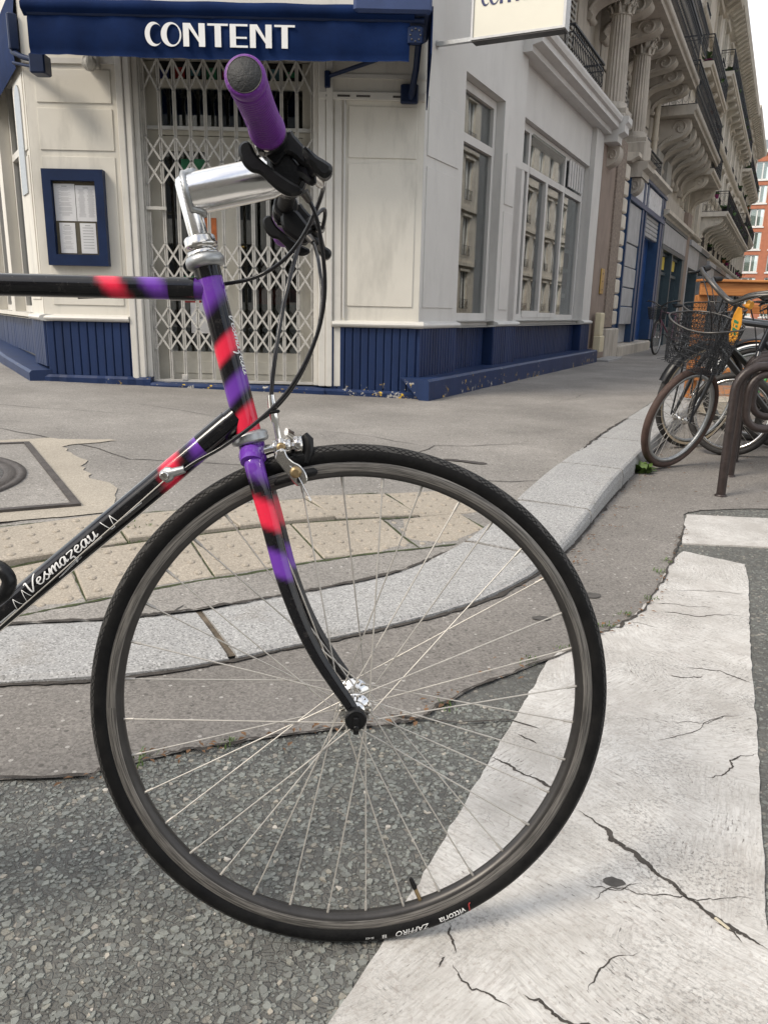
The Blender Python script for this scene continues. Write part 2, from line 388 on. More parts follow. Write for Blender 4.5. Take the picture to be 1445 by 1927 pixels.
M_POSTER = {k: simple('poster ' + k, c, .6, 0, .35, 16) for k, c in {'orange': (.55, .16, .05), 'blue': (.035, .045, .19), 'green': (.03, .19, .09), 'red': (.34, .03, .03), 'pink': (.42, .06, .16), 'teal': (.06, .17, .2)}.items()}
M_GLASS = mat_glass('shop window glass', refl=.20, dens=.8)
M_GLASSD = mat_glass('door glass', refl=.14, dens=.75)
M_GLASSU = mat_glass('upper window glass', refl=.12, dens=.35)
M_GLASSF = mat_glass('far window glass', refl=.10, dens=1.0)
M_FROST = simple('frosted film', (.40, .46, .45), .35, 0, .06, 2)
def stone(name, c, g=.25): return simple(name, c, .85, 0, .13, 2.4, .35, 45, grime=g, streak=True, spec=.25)
M_ST1 = stone('weathered limestone', (.45, .41, .355), .55)
M_ST1D = stone('brown render', (.27, .215, .18), .25)
M_ST2 = stone('cream limestone', (.58, .53, .455), .4)
M_ST3 = stone('pale limestone', (.66, .62, .55), .3)
M_VERM = simple('vermiculated stone', (.25, .205, .17), .9, 0, .4, 28, .9, 26, grime=.3, spec=.2)
M_RAIL = simple('black ironwork', (.018, .02, .024), .5, .2, .3, 20)
M_ZINC = simple('zinc roof', (.25, .28, .31), .5, .3, .1, 3)
M_SHUT = simple('grey shutter', (.33, .32, .295), .7, 0, .1, 6)
M_PIPE = simple('painted downpipe', (.47, .42, .34), .6, 0, .1, 5)
M_SHOPBLUE = simple('blue shopfront paint', (.018, .052, .125), .45, 0, .2, 5, .1, 50, grime=.1)
M_SHOPTEAL = simple('dark teal shopfront paint', (.035, .06, .075), .5, 0, .15, 5)
M_PANELG = simple('grey weathered panel', (.36, .365, .375), .6, 0, .15, 4, .1, 30, grime=.4, streak=True)
M_PANELW = simple('peeling white sign board', (.62, .63, .65), .5, 0, .1, 6, .1, 30, grime=.75)
M_BRICK = simple('orange brick', (.40, .15, .085), .85, 0, .12, 3, .2, 60)
M_WFRAME = simple('white window frame', (.68, .68, .66), .5, 0, .04, 5)
M_CURTAIN = simple('pale curtain', (.55, .54, .50), .9, 0, .15, 9)
M_YELLOW = simple('yellow notice', (.62, .48, .06), .5, 0, .2, 12)
M_BRASS = simple('brass plate', (.42, .29, .09), .35, .8, .15, 20)
M_BEIGE = simple('beige plastic box', (.62, .55, .38), .55, 0, .06, 8)
M_TIMBER = mat_wood('oiled orange timber', (.50, .215, .07), (.33, .12, .035), .5, 0)
M_RACK = simple('brown coated steel', (.036, .026, .024), .4, .2, .3, 30, .15, 90, grime=.2)
M_PLANT = simple('balcony plant leaf', (.05, .11, .025), .6, 0, .5, 20)
M_TERRA = simple('terracotta pot', (.40, .16, .07), .8, 0, .15, 10)
M_PURPLEPOT = simple('magenta pot', (.25, .02, .12), .5)
# bicycle
M_BPAINT = mat_vcol('sprayed frame paint', .11, .45)
M_TYRE_P = None
M_RUBBER = simple('black rubber', (.010, .010, .0105), .6, 0, .25, 40, .2, 200, mode='object', spec=.22)
M_PLAST = simple('black plastic', (.007, .0072, .008), .32, 0, .2, 40, .05, 150, mode='object', spec=.3)
M_BCABLE = simple('black cable housing', (.010, .010, .012), .22, 0, .1, 40)
M_POLISH = simple('polished aluminium', (.80, .79, .77), .20, 1., .06, 40, .02, 60, mode='object')
M_SATIN = simple('dull aluminium', (.42, .43, .43), .42, .9, .12, 40, .1, 120, mode='object')
M_CHROME = simple('chromed steel', (.62, .60, .57), .16, 1., .1, 60, .05, 80, mode='object')
M_SPOKE = simple('steel spoke', (.50, .475, .435), .38, .45, .12, 60, mode='object')
M_DARKST = simple('dark steel', (.10, .095, .09), .4, .8, .2, 40, mode='object')
M_GRIP = simple('purple rubber grip', (.130, .016, .225), .48, 0, .12, 60, .2, 260, mode='object')
M_BRONZE = simple('tarnished brass', (.30, .22, .12), .4, .8, .2, 60)
# ---------------------------------------------------------------- ground
KERB = [(-14, 0.75), (-8, 1.02), (-5, 1.17), (-3, 1.30), (-1.9, 1.42), (-1.3, 1.49), (-.852, 1.563), (-.651, 1.598), (-.50, 1.645), (-.358, 1.712), (-.20, 1.805), (-.025, 1.905), (.217, 2.074), (.399, 2.259), (.534, 2.445), (.706, 2.745), (1.061, 3.5), (1.41, 4.214), (2.048, 5.516), (4.7, 10.85), (12, 25.5), (40, 81.7)]
KF = [Vector((p.x, p.y)) for p in smooth_path([(x, y, 0) for x, y in KERB], 5)]
def _nrm(P, i):
    t = P[min(i + 1, len(P) - 1)] - P[max(i - 1, 0)]; t.normalize(); return Vector((-t.y, t.x))
KB = [KF[i] + _nrm(KF, i) * .315 for i in range(len(KF))]
ARC = [0.0]
for i in range(1, len(KF)): ARC.append(ARC[-1] + (KF[i] - KF[i - 1]).length)
def sstep(a, b, x):
    t = min(1, max(0, (x - a) / (b - a))); return t * t * (3 - 2 * t)
def kh(x, y): return .022 + .078 * sstep(.25, 1.25, x) + .06 * sstep(-2.2, -4.5, x)
KBa = np.array([(p.x, p.y) for p in KB])
def kdist(x, y):
    a = KBa[:-1]; b = KBa[1:]; d = b - a; p = np.array((x, y))
    t = np.clip(((p - a) * d).sum(1) / (d * d).sum(1), 0, 1); q = a + d * t[:, None]; r = np.hypot(*(p - q).T); i = r.argmin()
    cr = d[i][0] * (p - q[i])[1] - d[i][1] * (p - q[i])[0]
    return r[i] * (1 if cr >= 0 else -1), q[i]
def gz(x, y):
    dd, q = kdist(x, y); k = kh(*q)
    zb = .09 + max(0, min(.11, (.259 - x) * .0276))
    return k + (zb - k) * sstep(0, .60, dd)

road = MB().add([(-60, -60, 0), (120, -60, 0), (120, 160, 0), (-60, 160, 0)], [(0, 1, 2, 3)]).build('road', M_ROAD)
tag(road, 'coarse grey green asphalt road under the bicycle', 'road', kind='structure')

# smooth gutter strip, also the parking bay under the racks
BORDER = [(-14, .40), (-5, .84), (-2, 1.05), (-.679, 1.209), (-.514, 1.241), (-.40, 1.31), (-.324, 1.332), (-.181, 1.386), (-.015, 1.423), (.085, 1.453), (.134, 1.518), (.31, 1.678), (.488, 1.82), (.592, 1.926), (.70, 2.02), (.794, 2.149), (.90, 2.34), (1.012, 2.561), (1.10, 2.76), (1.203, 2.976), (1.30, 3.23), (1.46, 3.33), (1.9, 3.36), (3.2, 3.2), (9, 2.9)]
BS = [Vector((p.x, p.y)) for p in smooth_path([(x, y, 0) for x, y in BORDER], 6)]
BS = [p + Vector((rng.normal(0, .004), rng.normal(0, .004))) for p in BS]
def resample(P, m):
    A = [0.]
    for i in range(1, len(P)): A.append(A[-1] + (P[i] - P[i - 1]).length)
    out = []
    for k in range(m):
        s_ = A[-1] * k / (m - 1); i = max(j for j in range(len(A)) if A[j] <= s_ + 1e-9); i = min(i, len(P) - 2)
        t = (s_ - A[i]) / max(1e-9, A[i + 1] - A[i]); out.append(P[i].lerp(P[i + 1], t))
    return out
ia = min(range(len(BS)), key=lambda k: (BS[k] - Vector((1.30, 3.23))).length)
left_b = BS[:ia + 1]; ka = min(range(len(KF)), key=lambda k: (KF[k] - Vector((1.061, 3.5))).length)
left_k = KF[:ka + 1]
left_b = resample(left_b, 140); left_k = resample(left_k, 140)
mb = MB(); v = []; f = []
for p, a in zip(left_b, left_k): v += [(p.x, p.y, .004), (a.x, a.y, .004)]
for i in range(len(left_b) - 1): f.append((2 * i, 2 * i + 2, 2 * i + 3, 2 * i + 1))
mb.add(v, f)
rb = BS[ia:]; rk = resample(KF[ka:], len(rb)); v = []; f = []
for p, q in zip(rb, rk): v += [(p.x, p.y, .004), (q.x, q.y, .004)]
for i in range(len(rb) - 1): f.append((2 * i, 2 * i + 2, 2 * i + 3, 2 * i + 1))
mb.add(v, f)
gutter = mb.build('gutter_strip', M_GUTTER); tag(gutter, 'smooth mauve grey asphalt gutter strip along the kerb', 'gutter', kind='structure')

# footway sheet
FAR = []
corner = Vector((.259, 6.758)); DR = Vector((math.cos(R(63.5)), math.sin(R(63.5)))); NR = Vector((DR.y, -DR.x))
def far_point(p):
    if p.x < -.6: return Vector((-2.2 + (p.x + .6) * 1.3, 8.2 + min(9, -(p.x + .6) * 2.6)))
    if p.x < 1.0: return Vector((-2.2, 8.2)).lerp(Vector((.2, 7.6)), (p.x + .6) / 1.6)
    s_ = (p - corner).dot(DR) if p.x > 3 else 0
    s0 = (p - corner).dot(DR); return corner + DR * (s0 + 1.6 + (.5 if p.x > 3 else .5 + (3 - p.x) * .75)) - NR * .8
idx = [i for i in range(len(KB))]
v = []; f = []; m_ = 16
for i in idx:
    p = KB[i]; q = far_point(p)
    for k in range(m_ + 1):
        t = (k / m_) ** 1.5; r = p.lerp(q, t); v.append((r.x, r.y, gz(r.x, r.y) if i < len(KB) - 8 else .09))
for a in range(len(idx) - 1):
    for k in range(m_): f.append((a * (m_ + 1) + k, a * (m_ + 1) + k + 1, (a + 1) * (m_ + 1) + k + 1, (a + 1) * (m_ + 1) + k))
mb = MB(); mb.add(v, f, True); walk = mb.build('footway', M_WALK)
for p in walk.data.polygons:
    pass
walk.data.update(); tag(walk, 'grey asphalt footway in front of the corner shop', 'pavement', kind='structure')
# make the faces look upward
if walk.data.polygons[len(walk.data.polygons) // 2].normal.z < 0: walk.data.flip_normals()
if gutter.data.polygons[0].normal.z < 0: gutter.data.flip_normals()

# kerb: separate granite stones
kerb = empty('kerb', T(0, 0, 0), 'row of pale granite kerb stones curving round the corner', 'kerb', kind='structure')
def at_arc(P, s_):
    i = max(j for j in range(len(ARC)) if ARC[j] <= s_); i = min(i, len(P) - 2)
    return P[i].lerp(P[i + 1], (s_ - ARC[i]) / (ARC[i + 1] - ARC[i]))
i0 = min(range(len(KF)), key=lambda k: (KF[k] - Vector((-.37, 1.70))).length); s0 = ARC[i0]
joints = [s0]; s_ = s0
for L in (1.22, .62, .80, .95): s_ += L; joints.append(s_)
while s_ < ARC[-1] - 40: s_ += 1.0; joints.append(s_)
s_ = s0
while s_ > 3: s_ -= random.uniform(.95, 1.2); joints.insert(0, s_)
for a, b in zip(joints[:-1], joints[1:]):
    a += .012 if abs(a - s0) < .01 else .010; b -= .010 if abs(b - s0) < .01 else .008; N_ = 9; v = []; f = []
    for k in range(N_):
        t = a + (b - a) * k / (N_ - 1); F_ = at_arc(KF, t); B_ = at_arc(KB, t); h = kh(F_.x, F_.y); inn = (B_ - F_)
        e = 0.012 if k in (0, N_ - 1) else 0
        e = .003 if e else 0
        prof = [(0, -.05), (0.0, h * .6), (.025, h - .009 - e), (.06, h - .002 - e), (.5, h + .001 - e), (.92, h + .002 - e), (1.0, h - .002 - e), (1.0, -.05)]
        for w, z in prof:
            q = F_ + inn * w; v.append((q.x, q.y, z + rng.normal(0, .0005)))
    m_ = 8
    for k in range(N_ - 1):
        for j in range(m_ - 1): f.append((k * m_ + j, (k + 1) * m_ + j, (k + 1) * m_ + j + 1, k * m_ + j + 1))
    f.append(tuple(range(m_))); f.append(tuple((N_ - 1) * m_ + j for j in range(m_ - 1, -1, -1)))
    c_ = Vector(v[len(v) // 2]); MB().add([Vector(p) - c_ for p in v], f, False).build('kerb_stone', M_GRANITE, kerb, T(*c_))
# mortar bed below the joints
v = []; f = []
KJ = [i for i in range(len(KF)) if ARC[i] < 40]
for i in KJ:
    F_, B_ = KF[i], KB[i]; h = kh(F_.x, F_.y); a = F_.lerp(B_, .06); v += [(a.x, a.y, h - .014), (B_.x, B_.y, h - .006)]
for i in range(len(KJ) - 1): f.append((2 * i, 2 * i + 2, 2 * i + 3, 2 * i + 1))
MB().add(v, f).build('joint_mortar', M_MORTAR, kerb)

def strip(pts, w, z, jit=.3, zf=None, stp=.02):
    """irregular flat crack along points"""
    P = [Vector((x, y)) for x, y in pts]; Q = []
    for i in range(len(P) - 1):
        m = max(2, int((P[i + 1] - P[i]).length / stp))
        for k in range(m): Q.append(P[i].lerp(P[i + 1], k / m))
    Q.append(P[-1]); v = []; f = []; off = 0
    for i, q in enumerate(Q):
        t = Q[min(i + 1, len(Q) - 1)] - Q[max(i - 1, 0)]; t.normalize(); nn = Vector((-t.y, t.x))
        off = off * .88 + rng.normal(0, w * jit * .45); ww = w * .5 * (1 + rng.normal(0, jit)) * (1 if 0 < i < len(Q) - 1 else .15); ww = max(ww, w * .1)
        a = q + nn * (off + ww); b = q + nn * (off - ww)
        v += [(a.x, a.y, z if zf is None else zf(a.x, a.y) + z), (b.x, b.y, z if zf is None else zf(b.x, b.y) + z)]
    for i in range(len(Q) - 1): f.append((2 * i, 2 * i + 1, 2 * i + 3, 2 * i + 2))
    return v, f
def crack(pts, w, z, zf=None, rough=.16):
    """jagged crack: midpoint displacement and a slowly varying width that tapers out"""
    P = [Vector(p) for p in pts]
    for lv in range(4):
        Q = [P[0]]
        for a, b in zip(P[:-1], P[1:]):
            d = b - a; L = d.length
            if L > .004: Q.append(a.lerp(b, rng.uniform(.35, .65)) + Vector((-d.y, d.x)) * rng.normal(0, rough * .5))
            Q.append(b)
        P = Q
    n = len(P); nz = np.convolve(np.abs(rng.normal(0, 1, n + 8)), np.ones(9) / 9, 'valid')[:n] + .35 * np.abs(rng.normal(0, .5, n)); v = []; f = []
    for i, q in enumerate(P):
        t = P[min(i + 1, n - 1)] - P[max(i - 1, 0)]
        if t.length < 1e-9: t = Vector((1, 0))
        t.normalize(); nn = Vector((-t.y, t.x)); ww = w * .5 * nz[i] * min(1, 5 * i / n + .05, 5 * (n - 1 - i) / n + .05); a = q + nn * ww; b = q - nn * ww * rng.uniform(.5, 1.2)
        v += [(a.x, a.y, z + (zf(a.x, a.y) if zf else 0)), (b.x, b.y, z + (zf(b.x, b.y) if zf else 0))]
    for i in range(n - 1): f.append((2 * i, 2 * i + 1, 2 * i + 3, 2 * i + 2))
    return v, f
# seams and cracks of the footway (children of it)
for pts, w in [([(-2.6, 4.6), (-1.2, 3.55), (-.1, 3.5), (1.0, 3.62)], .008), ([(-1.9, 5.6), (-.9, 4.9), (-.55, 5.1)], .007), ([(-.1, 3.5), (.28, 4.35), (.9, 4.45)], .008), ([(-.95, 2.93), (-.86, 2.72)], .008), ([(.25, 4.3), (-.4, 4.7)], .006), ([(-3.4, 5.2), (-2.2, 5.05), (-1.6, 5.0)], .006), ([(2.0, 7.6), (1.2, 6.3)], .006), ([(-.55, 2.02), (-.58, 1.93)], .006)]:
    vv, ff = crack(pts, w, .0025, gz, .08); MB().add(vv, ff).build('seam', M_SEAM, walk)
vv, ff = strip([(p.x, p.y) for p in KB if -1.6 < p.x < 2.0], .012, .003, .5, lambda x, y: gz(x, y) + .002); MB().add(vv, ff).build('seam', M_CRACK, walk)
# dirt line where gutter meets the kerb and where it meets the road
vv, ff = strip([(p.x, p.y - .006) for p in KF if -1.6 < p.x < 3.2], .014, .0085, .35); MB().add(vv, ff).build('dirt_line', M_CRACK, gutter)
vv, ff = strip([(p.x, p.y) for p in BS if -1.6 < p.x < 1.25], .007, .0085, .5); MB().add(vv, ff).build('dirt_line', M_CRACK, gutter)

# tactile paving tiles
tac = empty('tactile_paving', None, 'two rows of beige tactile paving slabs with raised domes', 'paving', kind='structure')
e_ = Vector((math.cos(R(31.5)), math.sin(R(31.5)))); f_ = Vector((-e_.y, e_.x)); J0 = Vector((-.505, 2.193))
def tile_mesh(L, D):
    mb = MB(); hx, hy, t = L / 2, D / 2, .03; b = .004
    mb.add([(-hx, -hy, -t), (hx, -hy, -t), (hx, hy, -t), (-hx, hy, -t), (-hx, -hy, -b), (hx, -hy, -b), (hx, hy, -b), (-hx, hy, -b), (-hx + b, -hy + b, 0), (hx - b, -hy + b, 0), (hx - b, hy - b, 0), (-hx + b, hy - b, 0)],
           [(0, 1, 5, 4), (1, 2, 6, 5), (2, 3, 7, 6), (3, 0, 4, 7), (4, 5, 9, 8), (5, 6, 10, 9), (6, 7, 11, 10), (7, 4, 8, 11), (8, 9, 10, 11)])
    nx, ny = 5, 4
    for i in range(nx):
        for j in range(ny):
            mb.lathe([(.0125, -.001), (.0115, .0022), (.008, .0040), (1e-4, .0046)], 8, T(-hx + L * (i + .5) / nx, -hy + D * (j + .5) / ny, 0))
    return mb.mesh('tactile_slab', M_TILE)
TM = tile_mesh(.3655, .2655)
for row, off in ((0, .0), (1, -.188)):
    for i in range(-9, 3 if row == 0 else 4):
        cc = J0 + e_ * (off + .371 * i + .1855) + f_ * (.136 + .27 * row)
        z = gz(cc.x, cc.y); dx = gz(*(cc + e_ * .1)) - z; dy = gz(*(cc + f_ * .1)) - z
        M = T(cc.x, cc.y, z + .005 + rng.normal(0, .0008)) @ RZ(31.5 + rng.normal(0, .35)) @ Matrix.Rotation(-math.atan2(dx, .1), 4, 'Y') @ Matrix.Rotation(math.atan2(dy, .1), 4, 'X')
        obj('tactile_slab', TM, tac, M)
# dirt and moss in the joints
mb = MB()
for k in (-.004, .27, .545):
    vv, ff = strip([tuple(J0 + e_ * t + f_ * k) for t in (-3.2, -2, -1, 0, .9)], .009, .0030, .3, gz); mb.add(vv, ff)
for row, off in ((0, 0), (1, -.188)):
    for i in range(-8, 4):
        a = J0 + e_ * (off + .371 * i) + f_ * (.27 * row); vv, ff = strip([tuple(a), tuple(a + f_ * .27)], .009, .0030, .3, gz); mb.add(vv, ff)
mb.build('joint_dirt', M_MOSS, tac)

# square manhole with round iron cover and concrete collar
mh = empty('manhole_cover', T(-1.087, 2.672, gz(-1.087, 2.672) + .004) @ Matrix.Rotation(.0276, 4, 'Y') @ RZ(31.5), 'round iron manhole cover in a square asphalt filled frame', 'manhole')
def jag(pts, amp, step=.05):
    out = []
    for i in range(len(pts)):
        a, b = Vector(pts[i]), Vector(pts[(i + 1) % len(pts)]); m = max(1, int((b - a).length / step))
        for k in range(m):
            p = a.lerp(b, k / m); out.append((p.x + rng.normal(0, amp), p.y + rng.normal(0, amp)))
    return out
poly = jag([(.09, -.12), (.17, .28), (.11, .55), (.16, .82), (.14, 1.2), (.42, 1.32), (.10, 1.46), (-.6, 1.46), (-1.5, 1.46), (-1.5, -.10), (-.7, -.10), (-.25, -.13)], .012)
MB().add([(x, y, .0) for x, y in poly], [tuple(range(len(poly)))]).build('collar', M_CONC, mh)
MB().add([(0, 0, .004), (0, 1.34, .004), (-1.42, 1.34, .004), (-1.42, 0, .004)], [(0, 1, 2, 3)]).build('infill', M_WALK, mh)
mb = MB()
mb.box(-.028, 0, 0, 1.34, .0, .010); mb.box(-1.42, -.0285, 0, .028, .0, .010); mb.box(-1.42, -.0285, 1.312, 1.34, .0, .010); mb.build('frame', M_IRON, mh)
MB().lathe([(.60, .004), (.60, .012), (.575, .012), (.57, .007), (.56, .007), (.555, .012), (.52, .012), (.515, .0085)], 48, T(-.70, .67, 0)).build('rim', M_IRON, mh)
MB().lathe([(.513, .006), (.513, .010), (1e-3, .010)], 40, T(-.70, .67, 0)).build('cover', M_WALK, mh)

# road markings
def inside(poly, X, Y):
    r = np.zeros(len(X), bool); n = len(poly); j = n - 1
    for i in range(n):
        xi, yi = poly[i]; xj, yj = poly[j]
        c_ = ((yi > Y) != (yj > Y)) & (X < (xj - xi) * (Y - yi) / ((yj - yi) or 1e-12) + xi); r ^= c_; j = i
    return r
def sheet(name, pts, z, mat, label, t=.004):
    n = len(pts); v = [(x, y, z + t) for x, y in pts] + [(x, y, z - .002) for x, y in pts]
    f = [tuple(range(n))] + [(i, i + n, (i + 1) % n + n, (i + 1) % n) for i in range(n)]
    me = MB().add(v, f).mesh(name, mat)
    if me.polygons[0].normal.z < 0: me.flip_normals()
    return me
SP = [(-.30, .265), (-.052, .741), (.015, .870), (.15, 1.168), (.29, 1.475), (.405, 1.735), (.45, 1.80), (.52, 1.852), (.60, 1.935), (.70, 2.03), (.79, 2.16), (.87, 2.29), (.93, 2.42), (1.0, 2.545), (1.05, 2.63), (1.097, 2.689), (1.258, 2.549), (1.19, 2.37), (1.07, 2.10), (.949, 1.828), (.80, 1.47), (.662, 1.155), (.53, .85), (.36, .47), (.22, .15), (-.1, .10)]
SPj = []
for i in range(len(SP)):
    a, b = Vector(SP[i]), Vector(SP[(i + 1) % len(SP)]); m = max(1, int((b - a).length / .022))
    for k in range(m):
        p = a.lerp(b, k / m); am = .0011; SPj.append((p.x + rng.normal(0, am), p.y + rng.normal(0, am)))
mk = obj('road_marking', sheet('road_marking', SPj, .002, M_PAINT, '')); tag(mk, 'large worn white paint stripe cracked across, running under the front wheel', 'road marking')
S2 = [(1.13, 2.79), (1.22, 3.02), (1.31, 3.232), (1.647, 3.19), (2.6, 3.07), (2.4, 2.64), (1.445, 2.766)]
S2j = []
for i in range(len(S2)):
    a, b = Vector(S2[i]), Vector(S2[(i + 1) % len(S2)]); m = max(1, int((b - a).length / .04))
    for k in range(m): p = a.lerp(b, k / m); S2j.append((p.x + rng.normal(0, .0015), p.y + rng.normal(0, .0015)))
mk2 = obj('road_marking', sheet('road_marking', S2j, .002, M_PAINT, '')); tag(mk2, 'short white paint bar on the road before the bicycle racks', 'road marking')
mk_cracks = [
    ([(0.215, 1.316), (0.270, 1.260), (0.324, 1.210)], 0.006),
    ([(0.347, 1.157), (0.368, 1.125), (0.383, 1.083), (0.413, 1.052), (0.429, 1.010), (0.458, 0.956), (0.483, 0.920), (0.514, 0.887), (0.538, 0.860)], 0.0095),
    ([(0.504, 0.873), (0.501, 0.892), (0.482, 0.910)], 0.003),
    ([(0.605, 1.264), (0.664, 1.288), (0.680, 1.323), (0.743, 1.349)], 0.004),
    ([(0.270, 0.789), (0.301, 0.827), (0.364, 0.861)], 0.002),
    ([(0.188, 0.783), (0.214, 0.765), (0.232, 0.746), (0.295, 0.744)], 0.004),
    ([(0.105, 0.896), (0.107, 0.867), (0.109, 0.845)], 0.0025),
    ([(0.094, 0.839), (0.084, 0.821)], 0.0022),
    ([(0.103, 0.827), (0.112, 0.802), (0.124, 0.788), (0.172, 0.763)], 0.0032),
    ([(0.813, 2.152), (0.883, 2.148), (0.976, 2.132)], 0.003),
    ([(0.687, 1.679), (0.728, 1.672), (0.769, 1.680)], 0.005),
    ([(0.741, 1.732), (0.822, 1.713), (0.852, 1.673), (0.872, 1.647)], 0.004),
    ([(0.686, 2.008), (0.760, 1.964)], 0.003),
    ([(0.809, 2.089), (0.896, 2.058), (1.037, 2.058)], 0.004),
    ([(0.556, 1.384), (0.665, 1.435), (0.795, 1.510)], 0.002),
    ([(0.909, 2.275), (1.015, 2.267), (1.132, 2.251)], 0.003),
    ([(0.318, 0.946), (0.353, 0.974), (0.389, 0.961), (0.458, 0.956), (0.575, 0.954)], 0.002),
    ([(0.283, 1.401), (0.297, 1.385), (0.315, 1.367)], 0.004),
]
for pts, w in mk_cracks:
    vv, ff = crack(pts, w, .0066); MB().add(vv, ff).build('crack', M_CRACK, mk)
for _ in range(6):
    x, y = rng.uniform(.05, 1.0), rng.uniform(.45, 2.4)
    if inside(SP, np.array([x]), np.array([y]))[0]:
        a = rng.uniform(-.6, .6); L = rng.uniform(.05, .16); vv, ff = crack([(x, y), (x + L * .5 * math.cos(a), y + L * .5 * math.sin(a)), (x + L * math.cos(a + .3), y + L * math.sin(a + .3))], .0018, .0066); MB().add(vv, ff).build('crack', M_CRACK, mk)
for x, y, a, b in [(.36, .985, .017, .010)]:
    MB().add([(x + a * math.cos(t) * rng.uniform(.8, 1.2), y + b * math.sin(t) * rng.uniform(.8, 1.2), .0066) for t in np.linspace(0, 6.28, 13)[:-1]], [tuple(range(12))]).build('stain', M_SEAM, mk)
# pale scrap lying in the main crack
sc_ = MB().xf(T(.490, .906, .0080) @ RZ(-61)).bbox(-.012, .012, -.0022, .0022, -.0012, .0012, .0007).build('cigarette_end', simple('cream paper', (.50, .45, .34), .8)); tag(sc_, 'small cream cigarette end lying in the long paint crack', 'litter')
# a crack carries on over the asphalt
vv, ff = strip([(.02, 1.47), (.16, 1.44), (.27, 1.46), (.33, 1.425)], .005, .0066, .5); MB().add(vv, ff).build('crack', M_CRACK, road)
# utility cover slot and stains of the footway
vv, ff = strip([(.30, 3.93), (.52, 3.87)], .045, .004, .15, gz); MB().add(vv, ff).build('patch', M_IRON, walk)
for x, y, s_ in [(.45, 2.02, .028), (.63, 2.21, .04)]:
    MB().add([(x + s_ * math.cos(t) * rng.uniform(.85, 1.15), y + s_ * .55 * math.sin(t) * rng.uniform(.85, 1.15), .0072) for t in np.linspace(0, 6.28, 15)[:-1]], [tuple(range(14))]).build('stain', M_SEAM, gutter)

# loose angular chippings of the road surface (uncountable)
def chips(n, xr, yr, r0, r1):
    X = rng.uniform(*xr, n); Y = rng.uniform(*yr, n)
    bord = np.array([(p.x, p.y) for p in BS]); yb = np.interp(X, bord[:, 0], bord[:, 1])
    ok = (Y < yb - .004) & ~inside(SP, X, Y) & ~inside(S2, X, Y)
    return X[ok], Y[ok], rng.uniform(0, 1, ok.sum()) ** 1.6 * (r1 - r0) + r0
allv = []; allf = []; base = 0
for n_, xr, yr, r0, r1 in ((21000, (-.85, .6), (.45, 1.53), .0018, .0082), (7500, (.45, 1.7), (.55, 3.3), .0025, .0075), (9000, (-2.4, -.75), (.4, 1.25), .0025, .0075)):
    X, Y, Rr = chips(n_, xr, yr, r0, r1); m = len(X); K = 6
    an = (np.arange(K)[None, :] + rng.uniform(-.35, .35, (m, K))) * 2 * np.pi / K
    rad = Rr[:, None] * rng.uniform(.6, 1.25, (m, K)); st = rng.uniform(.65, 1.0, m)[:, None]; ro = rng.uniform(0, np.pi, m)[:, None]
    lx = rad * np.cos(an); ly = rad * np.sin(an) * st
    wx = lx * np.cos(ro) - ly * np.sin(ro); wy = lx * np.sin(ro) + ly * np.cos(ro)
    h = Rr * rng.uniform(.02, .24, m); tx, ty = rng.normal(0, .10, m), rng.normal(0, .10, m)
    top = np.stack([X[:, None] + wx * .82, Y[:, None] + wy * .82, h[:, None] + wx * tx[:, None] + wy * ty[:, None] + .0009], -1)
    bot = np.stack([X[:, None] + wx, Y[:, None] + wy, np.full((m, K), -.003)], -1)
    V = np.concatenate([top, bot], 1).reshape(-1, 3); allv.append(V)
    b = base + np.arange(m) * 2 * K
    for q in range(m):
        o = int(b[q]); allf.append(tuple(range(o, o + K)))
        for k in range(K): allf.append((o + k, o + K + k, o + K + (k + 1) % K, o + (k + 1) % K))
    base += m * 2 * K
me = bpy.data.meshes.new('road_chippings'); me.from_pydata(np.concatenate(allv).tolist(), [], allf); me.materials.append(M_CHIP); me.update()
ch = obj('road_chippings', me, road); tag(ch, 'grey green stone chippings set in the road surface', kind='stuff')

# weeds: small plant at the kerb, grass tufts in the joints
def tuft(mb, x, y, z, n, h, spread):
    for _ in range(n):
        a = rng.uniform(0, 6.28); l = h * rng.uniform(.5, 1.1); w = l * rng.uniform(.08, .16); d = Vector((math.cos(a), math.sin(a), 0)); s_ = Vector((-d.y, d.x, 0))
        o = Vector((x + rng.normal(0, spread), y + rng.normal(0, spread), z)); le = rng.uniform(.3, .9)
        mb.add([o - s_ * w, o + s_ * w, o + d * l * le * .5 + Vector((0, 0, l * .6)) + s_ * w * .9, o + d * l * le * .5 + Vector((0, 0, l * .6)) - s_ * w * .9, o + d * l * le + Vector((0, 0, l * .75))], [(0, 1, 2, 3), (3, 2, 4)])
def weed(mb, x, y, z, n, L):
    for _ in range(n):
        a = rng.uniform(0, 6.28); l = L * rng.uniform(.5, 1.1); d = Vector((math.cos(a), math.sin(a), rng.uniform(.5, 2.2))).normalized(); s_ = d.cross(Vector((0, 0, 1))).normalized()
        o = Vector((x + rng.normal(0, L * .18), y + rng.normal(0, L * .18), z)); P = [o + d * l * t + Vector((0, 0, -l * .35 * t * t)) for t in (0, .35, .7, 1)]
        w = [.03, .2, .17, .0]; v = []
        for p, ww in zip(P, w): v += [p - s_ * l * ww, p + s_ * l * ww]
        mb.add(v, [(0, 1, 3, 2), (2, 3, 5, 4), (4, 5, 7, 6)])
mb = MB(); weed(mb, 0, 0, 0, 60, .10)
w_ = mb.build('weed', M_GRASS, None, T(1.395, 4.13, .004)); tag(w_, 'small leafy green weed growing at the foot of the kerb', 'plant')
mb = MB()
